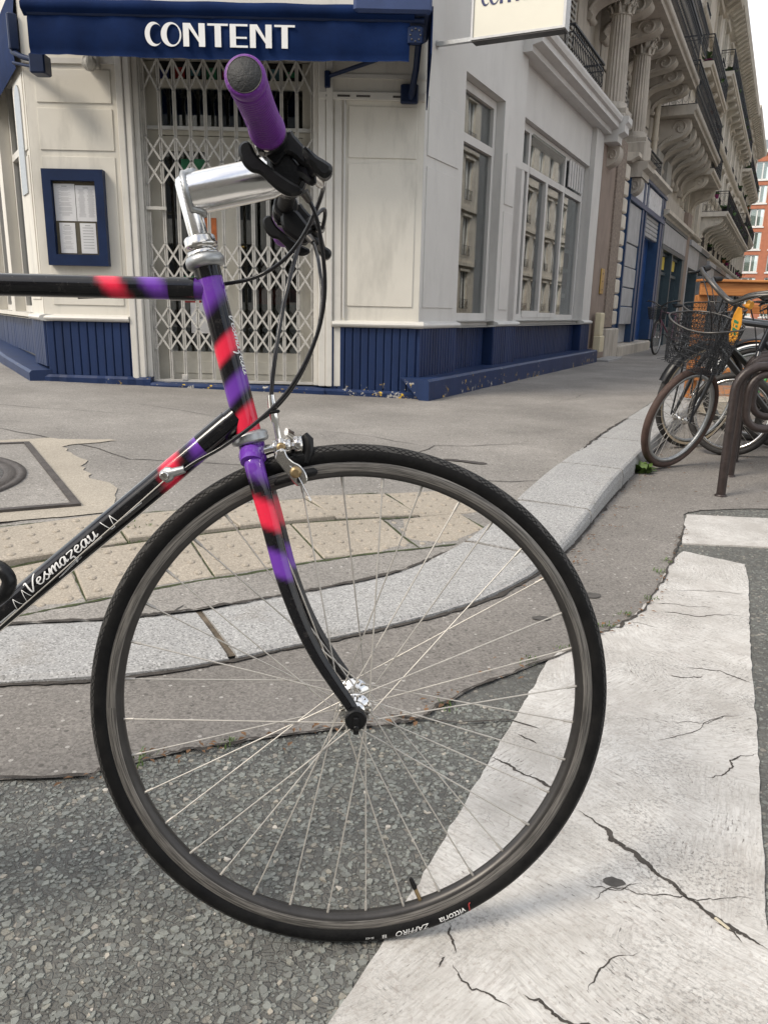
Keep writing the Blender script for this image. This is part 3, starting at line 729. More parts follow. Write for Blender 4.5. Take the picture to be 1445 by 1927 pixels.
for t, k, n_ in [(-.19, .27, 40), (-.25, .30, 30), (-.30, .27, 36), (-.12, .38, 40), (-.16, .45, 26), (-.188, .5, 20), (.25, .545, 26), (.4, .545, 26), (.0, .27, 14), (-.75, .27, 26), (-.56, .3, 18), (.12, .545, 14)]:
    for _ in range(4):
        p = J0 + e_ * (t + rng.normal(0, .03)) + f_ * (k + rng.normal(0, .006)); tuft(mb, p.x, p.y, gz(p.x, p.y) + .004, n_ // 4, .011, .008)
g_ = mb.build('joint_grass', M_GRASS); tag(g_, 'tiny grass and moss growing in the paving joints', 'grass', kind='stuff')
mb = MB()
for x, y in [(-.44, 1.29), (.62, 1.965), (.70, 2.05), (.80, 2.19), (.13, 1.51), (.38, 1.74), (.93, 2.44), (1.0, 2.57), (-.3, 1.345), (.48, 1.83)]:
    for _ in range(3): tuft(mb, x + rng.normal(0, .015), y + rng.normal(0, .012), .006, 9, .012, .008)
g2 = mb.build('gutter_grass', M_GRASS); tag(g2, 'thin moss and grass along the edge of the gutter strip', 'grass', kind='stuff')
mb = MB()
for _ in range(420):
    t = rng.uniform(0, 1); i = int(rng.integers(0, 3))
    if i == 0: q = KF[min(range(len(KF)), key=lambda k: abs(KF[k].y - rng.uniform(2.4, 5.2)))]; x, y = q.x + abs(rng.normal(0, .06)) + .01, q.y - abs(rng.normal(0, .03))
    elif i == 1: x, y = rng.uniform(1.2, 2.6), rng.uniform(3.4, 5.2)
    else: q = BS[int(rng.integers(20, len(BS) - 30))]; x, y = q.x + rng.normal(0, .02), q.y + rng.normal(0, .02)
    a = rng.uniform(0, 6.28); l = rng.uniform(.003, .011); w = l * rng.uniform(.2, .6); c_, s2 = math.cos(a), math.sin(a); z = .010 + rng.uniform(0, .003)
    mb.add([(x - l * c_, y - l * s2, z), (x + w * s2, y - w * c_, z + .002), (x + l * c_, y + l * s2, z + .001), (x - w * s2, y + w * c_, z + .003)], [(0, 1, 2, 3)])
lt = mb.build('leaf_litter', M_LEAF); tag(lt, 'dry brown leaf litter and crumbs lying in the gutter', 'litter', kind='stuff')
# ---------------------------------------------------------------- corner building with the shop
CX, CY = .259, 6.758
B0 = T(CX, CY, 0)
FC = Matrix(); FR = RZ(63.5); FL = T(-3.19, 0, 0) @ RZ(-57.7)
def wall_open(mb, s0, s1, z0, z1, ops, y0, y1):
    """slab with rectangular openings [(sa,sb,za,zb)]"""
    xs = sorted({s0, s1, *[o[0] for o in ops], *[o[1] for o in ops]}); xs = [x for x in xs if s0 <= x <= s1]
    for a, b in zip(xs[:-1], xs[1:]):
        cuts = sorted([(max(z0, o[2]), min(z1, o[3])) for o in ops if o[0] <= a + 1e-6 and o[1] >= b - 1e-6]); z = z0
        for za, zb in cuts:
            if za > z: mb.box(a, b, y0, y1, z, za)
            z = max(z, zb)
        if z < z1: mb.box(a, b, y0, y1, z, z1)
    return mb
cafe = empty('corner_shop', B0, 'cream and pale grey corner shop with navy boarded base', 'building')
def cp(mb, name, mat, F=FC, par=None): return mb.build(name, mat, par or cafe, F if par is None else None)
# --- walls
mb = MB(); wall_open(mb, -3.185, -.003, .70, 6.2, [(-2.37, -.83, .70, 2.77)], 0, .28); cp(mb, 'front_wall', M_CREAM)
OPR = [(.86, 1.95, .70, 2.88), (2.72, 6.02, .70, 2.92)]
mb = MB(); wall_open(mb, .0, 2.62, .70, 6.2, OPR[:1], 0, .28); cp(mb, 'side_wall', M_GREYP, FR)
mb = MB(); wall_open(mb, 2.623, 6.58, .70, 3.62, OPR[1:], .06, .30); mb.box(2.40, 2.72, 0, .06, .70, 2.35); mb.box(6.02, 6.30, -.01, .058, .70, 3.46); mb.box(6.30, 6.58, .0, .058, .70, 3.46); cp(mb, 'side_wall', M_GREYP, FR)
OPL = [(-1.75, -.62, .74, 2.9), (-3.2, -2.0, .74, 2.9), (-4.8, -3.5, .74, 2.9), (-6.4, -5.1, .74, 2.9)]
mb = MB(); wall_open(mb, -9.0, -.003, .70, 6.2, OPL, 0, .28); cp(mb, 'side_wall', M_CREAM, FL)
# dark room behind the openings
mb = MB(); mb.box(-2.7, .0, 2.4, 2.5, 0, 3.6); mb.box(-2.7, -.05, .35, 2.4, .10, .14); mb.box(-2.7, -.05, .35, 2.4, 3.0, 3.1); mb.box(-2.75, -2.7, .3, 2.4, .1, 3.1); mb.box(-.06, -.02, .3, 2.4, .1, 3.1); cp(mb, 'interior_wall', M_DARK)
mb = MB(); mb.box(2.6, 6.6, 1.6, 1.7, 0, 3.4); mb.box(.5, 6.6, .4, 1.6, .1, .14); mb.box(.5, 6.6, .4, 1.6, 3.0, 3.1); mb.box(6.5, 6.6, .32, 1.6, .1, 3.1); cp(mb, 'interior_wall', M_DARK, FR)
# --- raised panels (each a part)
for a, b, z0, z1 in [(-.61, -.06, .86, 1.98), (-.61, -.06, 2.02, 2.40), (-3.10, -2.50, .82, 1.985), (-3.10, -2.50, 2.03, 2.34), (-3.10, -2.50, 2.38, 2.62)]:
    mb = MB(); mb.bbox(a, b, -.009, .002, z0, z1, .003); cp(mb, 'wall_panel', M_CREAM)
for a, b, z0, z1 in [(.06, .74, .86, 1.98), (.06, .74, 2.06, 2.50), (2.06, 2.36, .86, 1.86), (2.06, 2.36, 1.93, 2.42)]:
    mb = MB(); mb.bbox(a, b, -.009, .002, z0, z1, .003); cp(mb, 'wall_panel', M_GREYP, FR)
for a, b, z0, z1 in [(-.5, -.06, .86, 2.0), (-.5, -.06, 2.04, 2.6)]:
    mb = MB(); mb.bbox(a, b, -.009, .002, z0, z1, .003); cp(mb, 'wall_panel', M_CREAM, FL)
# --- moulded jambs beside the door
for a, b, y, z1 in [(-2.455, -2.40, -.03, 2.9), (-2.398, -2.345, -.018, 2.9), (-2.343, -2.30, .03, 2.76), (-.895, -.855, .03, 2.76), (-.853, -.79, -.022, 2.9), (-.788, -.735, -.034, 2.9), (-.725, -.66, -.014, 2.46)]:
    mb = MB(); mb.bbox(a, b, y, .05, .18, z1, .006); cp(mb, 'door_jamb', M_TRIM)
# cable conduit and vent strip by the door
mb = MB(); mb.tube([(-.64, -.016, .76), (-.64, -.016, 2.44)], .009, 6); cp(mb, 'conduit', M_GREYP)
vt = MB(); vt.bbox(-.85, -.0, -.03, .002, 2.44, 2.50, .004); vt = cp(vt, 'vent_strip', M_TRIM)
for a, b in ((-.79, -.74), (-.70, -.60), (-.55, -.44), (-.26, -.16), (-.12, -.06)): MB().box(a, b, -.0325, -.029, 2.46, 2.475).build('slot', M_DARK, vt)
mb = MB(); mb.box(-.85, 0, -.012, .002, 2.60, 2.63); cp(mb, 'moulding', M_TRIM)
mb = MB(); mb.box(-3.19, -2.46, -.016, .002, 2.66, 2.70); cp(mb, 'moulding', M_TRIM)
# --- ledge over the boarded base
def ledge(a, b, F, y=-.05, mat=M_TRIM):
    mb = MB(); prof = [(.28, .683), (.0, .683), (y + .012, .688), (y, .700), (y - .004, .712), (y + .006, .728), (.0, .742), (.28, .742)]
    mb.prism([(p[0], p[1]) for p in prof], a, b, 'x'); return cp(mb, 'ledge', mat, F)
ledge(-3.215, -2.46, FC); ledge(-.735, .042, FC); ledge(-.02, .86, FR, -.05, M_GREYP); ledge(.862, 1.948, FR, .075, M_GREYP); ledge(1.95, 2.74, FR, -.05, M_GREYP); ledge(2.742, 6.0, FR, .075, M_GREYP); ledge(6.002, 6.62, FR, -.05, M_GREYP)
ledge(-.55, .05, FL); ledge(-9, -.552, FL, .06)
# --- planks of the base: one shared mesh per width
def plank_mesh(w, z0, z1):
    mb = MB(); h = w / 2; b = .005
    mb.prism([(-h, .012), (-h, .004), (-h + b, -.002), (-h + b, -.006), (-h + 2 * b, -.009), (h - 2 * b, -.009), (h - b, -.006), (h - b, -.002), (h, .004), (h, .012)], z0, z1, 'z'); return mb.mesh('plank', M_NAVY)
def planks(a, b, n, F, y, z0, z1):
    w = (b - a) / n; me = plank_mesh(w * .97, z0, z1)
    for i in range(n): obj('plank', me, cafe, F @ T(a + w * (i + .5), y + random.uniform(-.0015, .0015), 0))
    mb = MB(); mb.box(a, b, y + .0095, y + .16, z0, z1); cp(mb, 'base_backing', M_NAVY, F)
planks(-3.185, -2.40, 11, FC, -.004, .22, .684); planks(-.76, -.02, 11, FC, -.004, .14, .684)
planks(.0, .85, 14, FR, -.004, .27, .684); planks(.87, 1.94, 17, FR, .115, .27, .684); planks(1.95, 2.72, 12, FR, -.004, .27, .684); planks(2.74, 6.0, 44, FR, .115, .27, .684); planks(6.02, 6.58, 8, FR, -.004, .27, .684)
planks(-.62, -.0, 7, FL, -.004, .30, .684); planks(-5.4, -.64, 40, FL, .09, .33, .684)
for s_ in (.851, 1.949, 2.721, 6.019):
    mb = MB(); mb.box(s_ - (.02 if s_ in (.851, 2.721) else 0), s_ + (.02 if s_ in (1.949, 6.019) else 0), .006, .118, .27, .683); cp(mb, 'base_return', M_NAVY, FR)
mb = MB(); mb.box(-.64, -.62, .006, .1, .30, .683); cp(mb, 'base_return', M_NAVY, FL)
# --- plinth
def plinth(a, b, F, d, zt0, zt1, zb=.0):
    mb = MB(); N_ = 14; v = []; f = []
    for i in range(N_ + 1):
        s_ = a + (b - a) * i / N_; zt = zt0 + (zt1 - zt0) * i / N_; j = rng.normal(0, .004)
        v += [(s_, -d + j, zb), (s_, -d + j, zt - .02), (s_, -d + .02 + j, zt), (s_, .10, zt + .004)]
    for i in range(N_):
        for k in range(3): f.append((i * 4 + k, i * 4 + 4 + k, i * 4 + 5 + k, i * 4 + 1 + k))
    f += [(0, 1, 2, 3), tuple(N_ * 4 + k for k in (3, 2, 1, 0))]
    mb.add(v, f); return cp(mb, 'plinth', M_NAVY, F)
plinth(-.12, 6.62, FR, .17, .27, .285); plinth(-3.22, -2.30, FC, .05, .235, .225); plinth(-2.30, -.80, FC, .06, .185, .165, .0); plinth(-.80, .03, FC, .045, .165, .145); plinth(-7.5, .03, FL, .17, .42, .27)
# --- shop windows on the side street
def window(parent, F, a, b, z0, z1, y, bars_s=(), bars_z=(), fw=.05, fd=.06, fm=None, gm=None, name='window'):
    """frame with a glass pane for every light"""
    fm = fm or M_GREYP; gm = gm or M_GLASS
    mb = MB(); S_ = [a] + list(bars_s) + [b]; Z_ = [z0] + list(bars_z) + [z1]
    mb.box(a, a + fw, y, y + fd, z0, z1); mb.box(b - fw, b, y, y + fd, z0, z1); mb.box(a + fw, b - fw, y, y + fd, z0, z0 + fw); mb.box(a + fw, b - fw, y, y + fd, z1 - fw, z1)
    for s_ in bars_s: mb.box(s_ - fw / 2, s_ + fw / 2, y + .002, y + fd - .002, z0 + fw, z1 - fw)
    for z in bars_z:
        for c_, d_ in zip(S_[:-1], S_[1:]): mb.box(c_ + (fw if c_ == a else fw / 2), d_ - (fw if d_ == b else fw / 2), y - .004, y + fd - .004, z - fw / 2, z + fw / 2)
    w = mb.build(name, fm, parent, F)
    for c_, d_ in zip(S_[:-1], S_[1:]):
        for e, g in zip(Z_[:-1], Z_[1:]):
            MB().box(c_ + fw / 2, d_ - fw / 2, y + fd * .5, y + fd * .5 + .006, e + fw / 2, g - fw / 2).build('pane', gm, w)
    return w
window(cafe, FR, .865, 1.945, .745, 2.875, .09, (), (2.40,), .075, .07)
w2 = window(cafe, FR, 2.735, 6.005, .745, 2.915, .13, (3.28, 4.95), (2.46,), .075, .07)
mb = MB(); mb.box(4.02, 4.10, .118, .20, .78, 2.42); mb.box(3.34, 4.02, .12, .19, .78, .86); mb.box(4.10, 4.9, .12, .19, .78, .84); mb.build('sash', M_GREYP, w2)
MB().box(4.99, 5.93, .175, .18, .82, 2.41).build('frosted_film', M_FROST, w2)
for k in range(3): MB().box(5.36, 5.62, .168, .172, 1.20 + k * .27, 1.41 + k * .27).build('film_mark', M_DARK, w2)
for i, ch in enumerate('UCAN'): MB().box(5.38 + .06 * i, 5.42 + .06 * i, .168, .172, 1.06, 1.12).build('film_mark', M_GREYP, w2)
MB().xf(T(0, .12, 2.86) @ RX(28)).box(3.36, 4.86, -.01, .004, -.36, 0).build('open_fanlight', M_GLASS, w2)
for i in range(6): MB().box(5.05 + .14 * i, 5.15 + .14 * i, .10, .115, 2.52, 2.86).build('vent_slat', M_ALU, w2)
# things behind the first window
sh = MB(); sh.box(.5, 1.95, .5, .8, 1.28, 1.31); sh.box(.5, 1.95, .5, .8, 1.02, 1.05); sh = cp(sh, 'shelf', M_TRIM, FR)
for i in range(12):
    x = .6 + i * .11; MB().lathe([(.03, 1.311), (.03, 1.311 + .12), (.012, 1.311 + .17), (.012, 1.311 + .22)], 8, T(x, .6, 0)).build('bottle', random.choice([M_POSTER['green'], M_WARMDK, M_POSTER['red'], M_POSTER['teal']]), sh)
    MB().box(x - .04, x + .04, .52, .7, .80, .80 + random.uniform(.1, .22)).build('book', random.choice([M_POSTER['blue'], M_PAPER, M_POSTER['orange'], M_WARMDK]), sh)
for a, b, z0, z1, mt in [(3.4, 4.8, .75, 1.15, 'red'), (2.8, 3.2, .75, 1.2, 'red')]:
    mb = MB(); mb.bbox(a, b, .5, .56, z0, z1, .02); cp(mb, 'banquette', M_POSTER[mt], FR)
# left street windows
for a, b, z0, z1 in OPL: window(cafe, FL, a + .005, b - .005, z0, z1 - .005, .10, (a + (b - a) / 2,), (2.2,), .06, .07, M_TRIM, M_GLASSU)
aw_ = MB(); aw_.prism([(-.30 + .14 * math.cos(t), 2.42 + .14 * math.sin(t)) for t in np.linspace(math.pi, 0, 9)] + [(-.16, 1.72), (-.44, 1.72)], -.02, .0, 'y'); aw_ = cp(aw_, 'arched_mirror', M_SATIN, FL)
# --- cornice over the side front
mb = MB(); mb.prism([(.30, 3.44), (-.10, 3.44), (-.10, 3.50), (-.20, 3.52), (-.20, 3.585), (-.235, 3.60), (-.25, 3.645), (-.25, 3.675), (.45, 3.69), (.45, 3.6), (.30, 3.6)], 2.40, 6.55, 'x'); cp(mb, 'cornice', M_GREYP, FR)
mb = MB(); mb.prism([(.30, 3.34), (-.20, 3.34), (-.20, 3.43), (-.29, 3.47), (-.29, 3.56), (-.33, 3.60), (-.33, 3.68), (.30, 3.70)], 6.552, 6.88, 'x'); cp(mb, 'cornice_end', M_GREYP, FR)
# --- door behind the gate
door = MB(); D_ = .20
for a, b, z0, z1 in [(-2.30, -2.20, .17, 2.75), (-1.0, -.895, .17, 2.75), (-2.2, -2.17, 2.27, 2.56), (-2.20, -1.0, 2.20, 2.27), (-2.20, -1.0, 2.56, 2.62)]: door.box(a, b, D_, D_ + .07, z0, z1)
door = cp(door, 'door_frame', M_DOOR)
MB().box(-2.29, -.90, D_ - .04, D_ - .002, 2.235, 2.262).build('drip_moulding', M_WFRAME, door)
MB().box(-2.20, -1.0, D_ + .03, D_ + .036, 2.27, 2.56).build('fanlight_pane', M_GLASSD, door)
for k in range(5): MB().box(-2.14 + .22 * k, -2.115 + .22 * k, D_ + .2, D_ + .24, 2.27, 2.56).build('blind_bar', M_WARMDK, door)
MB().box(-2.20, -1.0, D_ + .06, D_ + .07, 2.62, 2.76).build('dark_board', M_BLACKG, door)
for k in range(9):
    MB().box(-2.18 + .13 * k, -2.10 + .13 * k, D_ + .048, D_ + .052, 2.62 + .02 * (k % 3), 2.70 + .02 * (k % 2)).build('pennant', M_POSTER[['blue', 'red', 'teal', 'green', 'pink'][k % 5]], door)
def leaf(a, b, glass_a, glass_b, zg0, zg1, y):
    mb = MB(); wall_open(mb, a, b, .19, 2.195, [(glass_a, glass_b, zg0, zg1)], y, y + .05); lf = cp(mb, 'door_leaf', M_DOOR)
    MB().box(glass_a, glass_b, y + .02, y + .026, zg0, zg1).build('pane', M_GLASSD, lf)
    MB().bbox(glass_a + .02, glass_b - .02, y - .008, y + .002, .25, zg0 - .08, .003).build('panel', M_DOOR, lf)
    return lf
l1 = leaf(-2.198, -1.665, -2.17, -1.79, .44, 2.08, D_ + .01); l2 = leaf(-1.663, -1.002, -1.56, -1.03, .44, 2.08, D_ + .01)
for a, b, z0, z1, k in [(-2.02, -1.82, 1.85, 2.02, 'green'), (-2.07, -1.88, 1.70, 1.84, 'pink'), (-1.92, -1.76, 1.66, 1.76, 'orange'), (-1.84, -1.74, 1.38, 1.56, 'orange'), (-1.84, -1.74, 1.20, 1.375, 'blue'), (-2.06, -1.95, .98, 1.08, 'green'), (-2.06, -1.9, .86, .95, 'red')]:
    MB().box(a, b, D_ + .005, D_ + .009, z0, z1).build('poster', M_POSTER[k], l1)
for a, b, z0, z1 in [(-1.99, -1.83, .60, .86), (-1.82, -1.74, .62, .80)]: MB().box(a, b, D_ + .004, D_ + .0075, z0, z1).build('notice', M_PAPER, l1)
MB().lathe([(.036, 0), (.036, .004), (.025, .004)], 12, T(-1.91, D_ + .0035, .76) @ RX(90)).build('notice_disc', M_INK, l1)
MB().tube([(-1.56, D_ - .03, 1.33), (-1.50, D_ - .03, 1.33)], .008, 6).build('handle', M_BRASS, l2)
# interior seen through the door glass
it = MB()
for k in range(5): it.box(-1.5 + .17 * k, -1.46 + .17 * k, .62, .66, .2, 1.5)
it.box(-1.6, -.6, .9, 1.3, .9, .95); it.box(-2.2, -.7, 2.6, 2.8, 1.2, 1.25); it = cp(it, 'interior_furniture', M_WARMDK)
for k in range(6): MB().box(-1.48 + .14 * k, -1.37 + .14 * k, .60, .64, .86, 1.0).build('cushion', M_POSTER['red'], it)
MB().box(-1.55, -.7, 1.6, 1.7, .35, .95).build('counter_front', M_POSTER['teal'], it)

# ---------------------------------------------------------------- folding lattice gate
gate = empty('folding_gate', B0, 'closed pale grey folding lattice gate across the shop door', 'gate')
NB = 12; gx = [-2.27 + i * (1.36 / (NB - 1)) for i in range(NB)]
barm = MB(); barm.box(-.0135, -.0045, -.010, .010, .20, 2.74); barm.box(.0045, .0135, -.010, .010, .20, 2.74); barm.box(-.0046, .0046, -.003, .009, .20, 2.74); barm = barm.mesh('gate_bar', M_GATE)
for x in gx: obj('gate_bar', barm, gate, T(x, .085 + random.uniform(-.004, .004), 0))
for zi, (z0, z1) in enumerate([(2.50, 2.73), (1.80, 2.16), (.97, 1.34), (.46, .82)]):
    nrow = 1 if zi == 0 else 2; h = (z1 - z0) / nrow
    for i in range(NB - 1):
        for r_ in range(nrow):
            for sgn in (0, 1):
                a, b = (z0 + h * r_, z0 + h * (r_ + 1)) if sgn else (z0 + h * (r_ + 1), z0 + h * r_)
                y = .070 if sgn else .064; dx, dz = gx[i + 1] - gx[i], b - a; L = math.hypot(dx, dz)
                mb = MB().xf(T((gx[i] + gx[i + 1]) / 2, y, (a + b) / 2) @ Matrix.Rotation(-math.atan2(dz, dx), 4, 'Y')); mb.box(-L / 2 - .008, L / 2 + .008, 0, .004, -.008, .008); mb.build('lattice_strap', M_GATE, gate)
        for r_ in range(nrow + 1): MB().lathe([(.006, 0), (.006, .005), (.002, .007)], 6, T(gx[i], .063, z0 + h * r_) @ RX(90)).build('rivet', M_SATIN, gate)
MB().box(-2.34, -.86, .055, .12, 2.735, 2.775).build('top_track', M_GATE, gate); MB().box(-2.34, -.86, .05, .115, .185, .205).build('bottom_track', M_GATE, gate)
MB().box(-2.33, -2.285, .06, .12, .205, 2.735).build('side_post', M_GATE, gate); MB().box(-.905, -.87, .06, .12, .205, 2.735).build('side_post', M_GATE, gate)
MB().box(-2.285, -2.12, .05, .062, 1.60, 1.625).build('lock_bar', M_GATE, gate)
MB().bbox(-2.05, -2.0, .045, .062, .20, .25, .004).build('bolt_box', M_GATE, gate)

# ---------------------------------------------------------------- awning with deco lettering
AW = empty('awning', B0 @ T(0, 0, 0), 'navy canvas awning lettered in white over the shop door', 'awning')
AY = -.62; AX0, AX1 = -2.86, -.15     # valance plane 0.62 m in front of the wall
v = []; f = []; N_ = 40
for i in range(N_ + 1):
    x = AX0 + (AX1 - AX0) * i / N_; sg = -.012 * math.sin(math.pi * i / N_); w = .010 * math.sin(i * 1.1) + .006 * math.sin(i * 2.7)
    v += [(x, AY + .02 + w * .3, 2.83), (x, AY + w * .6, 2.78), (x, AY + w, 2.60 + sg), (x, AY + .012 + w, 2.567 + sg), (x, AY + .004 + w, 2.555 + sg)]
for i in range(N_):
    for k in range(4): f.append((i * 5 + k, i * 5 + 5 + k, i * 5 + 6 + k, i * 5 + 1 + k))
val = MB().add(v, f, True).build('valance', M_CANVAS, AW); val.data.polygons.foreach_set('use_smooth', [True] * len(val.data.polygons))
v = []; f = []
for i in range(N_ + 1):
    x = AX0 - .03 + (AX1 - AX0 + .06) * i / N_; w = .008 * math.sin(i * .9)
    v += [(x, AY + .025, 2.80), (x, AY - .028 + w * .3, 2.835), (x, AY - .035 + w * .3, 2.87), (x, AY + .0 + w, 2.905), (x, AY + .22, 2.97 + w), (x, -.02, 3.08)]
for i in range(N_):
    for k in range(5): f.append((i * 6 + k, i * 6 + 6 + k, i * 6 + 7 + k, i * 6 + 1 + k))
MB().add(v, f, True).build('canopy', M_CANVAS, AW)
MB().bbox(-.55, -.0, AY - .06, -.01, 2.845, 2.965, .02).build('cassette_cover', simple('faded navy cover', (.03, .055, .15), .6, 0, .15, 6), AW)
MB().tube([(AX0, AY + .02, 2.82), (AX1 + .10, AY + .02, 2.82)], .022, 8).build('front_bar', M_NAVYM, AW)
# side cheek at the right end and arms
MB().prism([(AY - .02, 2.90), (AY - .03, 2.60), (-.16, 2.37), (-.10, 2.36), (-.05, 2.50), (-.05, 3.0)], .002, .010, 'x').build('side_flap', M_CANVAS, AW)
arm = MB(); arm.tube([(-.78, -.03, 2.60), (-.34, -.33, 2.66), (-.09, AY + .06, 2.72)], [.016, .018, .016], 8); arm.build('folding_arm', M_NAVYM, AW)
arm = MB(); arm.tube([(-.08, AY + .05, 2.76), (-.09, -.30, 2.60), (-.12, -.03, 2.46)], [.028, .026, .028], 6); arm.bbox(-.20, -.06, -.05, .0, 2.42, 2.56, .01); arm.build('arm_bracket', M_NAVYM, AW)
ge = MB(); ge.bbox(-.165, -.055, AY - .016, AY + .02, 2.66, 2.78, .012); ge.build('gear_plate', M_NAVYM, AW)
for i in range(8):
    a = i * math.pi / 4; MB().lathe([(.007, 0), (.006, .004), (.002, .005)], 6, T(-.11 + .036 * math.cos(a), AY - .016, 2.72 + .040 * math.sin(a)) @ RX(90)).build('bolt', M_DARKST, AW)
MB().bbox(-.80, -.755, -.06, .002, 2.52, 2.64, .006).build('wall_bracket', M_NAVYM, AW)
# the letters, drawn as deco shapes: thick left strokes, thin right strokes
def deco(ch):
    """list of polygons in a unit-height cell, and the advance"""
    def arc(cx, cz, rx, rz, a0, a1, n=18): return [(cx + rx * math.cos(R(a0 + (a1 - a0) * i / n)), cz + rz * math.sin(R(a0 + (a1 - a0) * i / n))) for i in range(n + 1)]
    if ch == 'C':
        o = arc(.40, .5, .40, .52, 50, 310, 26); inn = arc(.52, .5, .30, .43, 310, 50, 26); return [o + inn], .72
    if ch == 'O':
        o1 = arc(.46, .5, .46, .52, 90, 270, 20); i1 = arc(.53, .5, .27, .44, 270, 90, 20)
        o2 = arc(.46, .5, .46, .52, 270, 450, 20); i2 = arc(.53, .5, .32, .44, 90, -90, 20)
        return [o1 + i1, o2 + i2], 1.0
    if ch == 'N': return [[(0, 0), (.25, 0), (.25, 1), (0, 1)], [(.25, 1), (.25, .86), (.66, 0), (.70, 0), (.70, .22), (.33, 1)], [(.70, 0), (1.0, 0), (1.0, 1), (.92, 1), (.92, .08), (.70, .08)]] if False else [[(0, 0), (.26, 0), (.26, 1), (0, 1)], [(.26, 1), (.26, .80), (.70, .18), (.70, .40), (.33, 1)], [(.70, 0), (.98, 0), (.98, 1), (.70, 1)]], 1.10
    if ch == 'T': return [[(0, .91), (.92, .91), (.92, 1), (0, 1)], [(.32, 0), (.60, 0), (.60, .91), (.32, .91)]], 1.0
    if ch == 'E': return [[(0, 0), (.27, 0), (.27, 1), (0, 1)], [(.27, .91), (.80, .91), (.80, 1), (.27, 1)], [(.27, .38), (.76, .38), (.76, .46), (.27, .46)], [(.27, 0), (.80, 0), (.80, .09), (.27, .09)]], .90
def lettering(parent, text, x0, z0, h, ws, depth, mat, M=None, name='letter'):
    x = x0
    for ch in text:
        polys, adv = deco(ch); mb = MB()
        for P in polys: mb.prism([(p[0] * h * ws, p[1] * h) for p in P], 0, depth, 'y')
        o = mb.build(name, mat, parent, (M or Matrix()) @ T(x, 0, z0)); x += adv * h * ws
    return x
tw = sum(deco(c)[1] for c in 'CONTENT'); LH = .148; LW = 1.075 / (tw * LH)
lettering(AW, 'CONTENT', -2.025, 2.616, LH, LW, .005, M_WHITE, T(0, AY - .017, 0))
# second awning on the left street
A2 = empty('awning', B0 @ FL, 'navy awning end at the left edge over the side street window', 'awning')
v = []; f = []
for i in range(13):
    x = -2.9 + 2.88 * i / 12; w = .006 * math.sin(i * 1.3); v += [(x, -.0, 3.25), (x, -.035, 2.98 + w), (x, -.060, 2.93), (x, -.050 + w * .5, 2.66), (x, -.045, 2.62)]
for i in range(12):
    for k in range(4): f.append((i * 5 + k, i * 5 + 5 + k, i * 5 + 6 + k, i * 5 + 1 + k))
MB().add(v, f, True).build('canopy', M_CANVAS, A2)
MB().tube([(-.04, -.06, 2.74), (.10, -.02, 2.68), (.26, .10, 2.62)], .020, 6).build('folding_arm', M_NAVYM, A2)
MB().tube([(-.04, -.06, 2.66), (.26, .08, 2.58)], .012, 6).build('folding_arm', M_NAVYM, A2)
MB().xf(T(.24, .12, 0) @ RZ(57.7)).bbox(-.06, .06, -.14, -.004, 2.52, 2.66, .01).build('wall_bracket', M_NAVYM, A2)
MB().bbox(-.02, .02, -.085, -.01, 2.74, 3.0, .01).build('gear_plate', M_NAVYM, A2)
# caged lamp under the awning
lamp = empty('bulkhead_lamp', B0 @ T(-2.62, -.05, 2.64), 'small caged wall lamp below the awning, left of the gate', 'lamp')
MB().ball((0, -.06, 0), .05, 10, 6).build('globe', M_CURTAIN, lamp)
cg = MB()
for k in range(4): cg.tube([(.058 * math.cos(t) * math.cos(k * .785), -.06 + .058 * math.cos(t) * math.sin(k * .785), .058 * math.sin(t)) for t in np.linspace(0, 6.28, 13)[:-1]], .003, 5, closed=True)
cg.build('cage', M_GATE, lamp); MB().bbox(-.05, .05, -.012, .05, -.02, .08, .008).build('base', M_GATE, lamp)
# ---------------------------------------------------------------- framed menu case
menu = empty('menu_case', B0 @ T(-2.836, 0, 1.508), 'navy framed menu case with four white sheets on the wall', 'menu case')
mb = MB(); wall_open(mb, -.248, .248, -.372, .372, [(-.178, .178, -.285, .285)], -.075, -.012); mb.build('frame', M_NAVYM, menu)
MB().box(-.18, .18, -.03, -.012, -.287, .287).build('back_board', simple('khaki board', (.10, .088, .062), .8, 0, .1, 9), menu)
for a, b, z0, z1, k in [(-.172, -.002, -.02, .265, 0), (.003, .172, -.02, .255, 1), (-.15, -.02, -.272, -.035, 2), (.02, .15, -.272, -.035, 3)]:
    pg = MB().box(a, b, -.034, -.0315, z0, z1).build('sheet', M_PAPER, menu); cx = (a + b) / 2; w = (b - a)
    mk_ = MB(); mk_.box(cx - .022, cx + .022, -.0348, -.0342, z1 - .022, z1 - .016)
    z = z1 - .032; n_ = 0
    while z > z0 + .03:
        l = w * random.uniform(.18, .38) * (.9 if k in (0, 2) else .5)
        if k == 1:
            for c2 in (cx - w * .22, cx + w * .22): l2_ = w * random.uniform(.10, .18); mk_.box(c2 - l2_, c2 + l2_, -.0348, -.0342, z, z + .0022)
        elif k == 3:
            if n_ % 6 in (1, 4): mk_.box(cx - w * .34, cx + w * .34, -.0348, -.0342, z, z + .0050)
        else:
            if n_ % 5 != 4: mk_.box(cx - l, cx + l, -.0348, -.0342, z, z + .0020)
        z -= .0075; n_ += 1
    mk_.build('printed_lines', M_INK, pg)
MB().box(-.178, .178, -.062, -.058, -.285, .285).build('pane', mat_glass('menu glass', tint=(.97, .97, .97), refl=-.03, dens=1.0), menu)
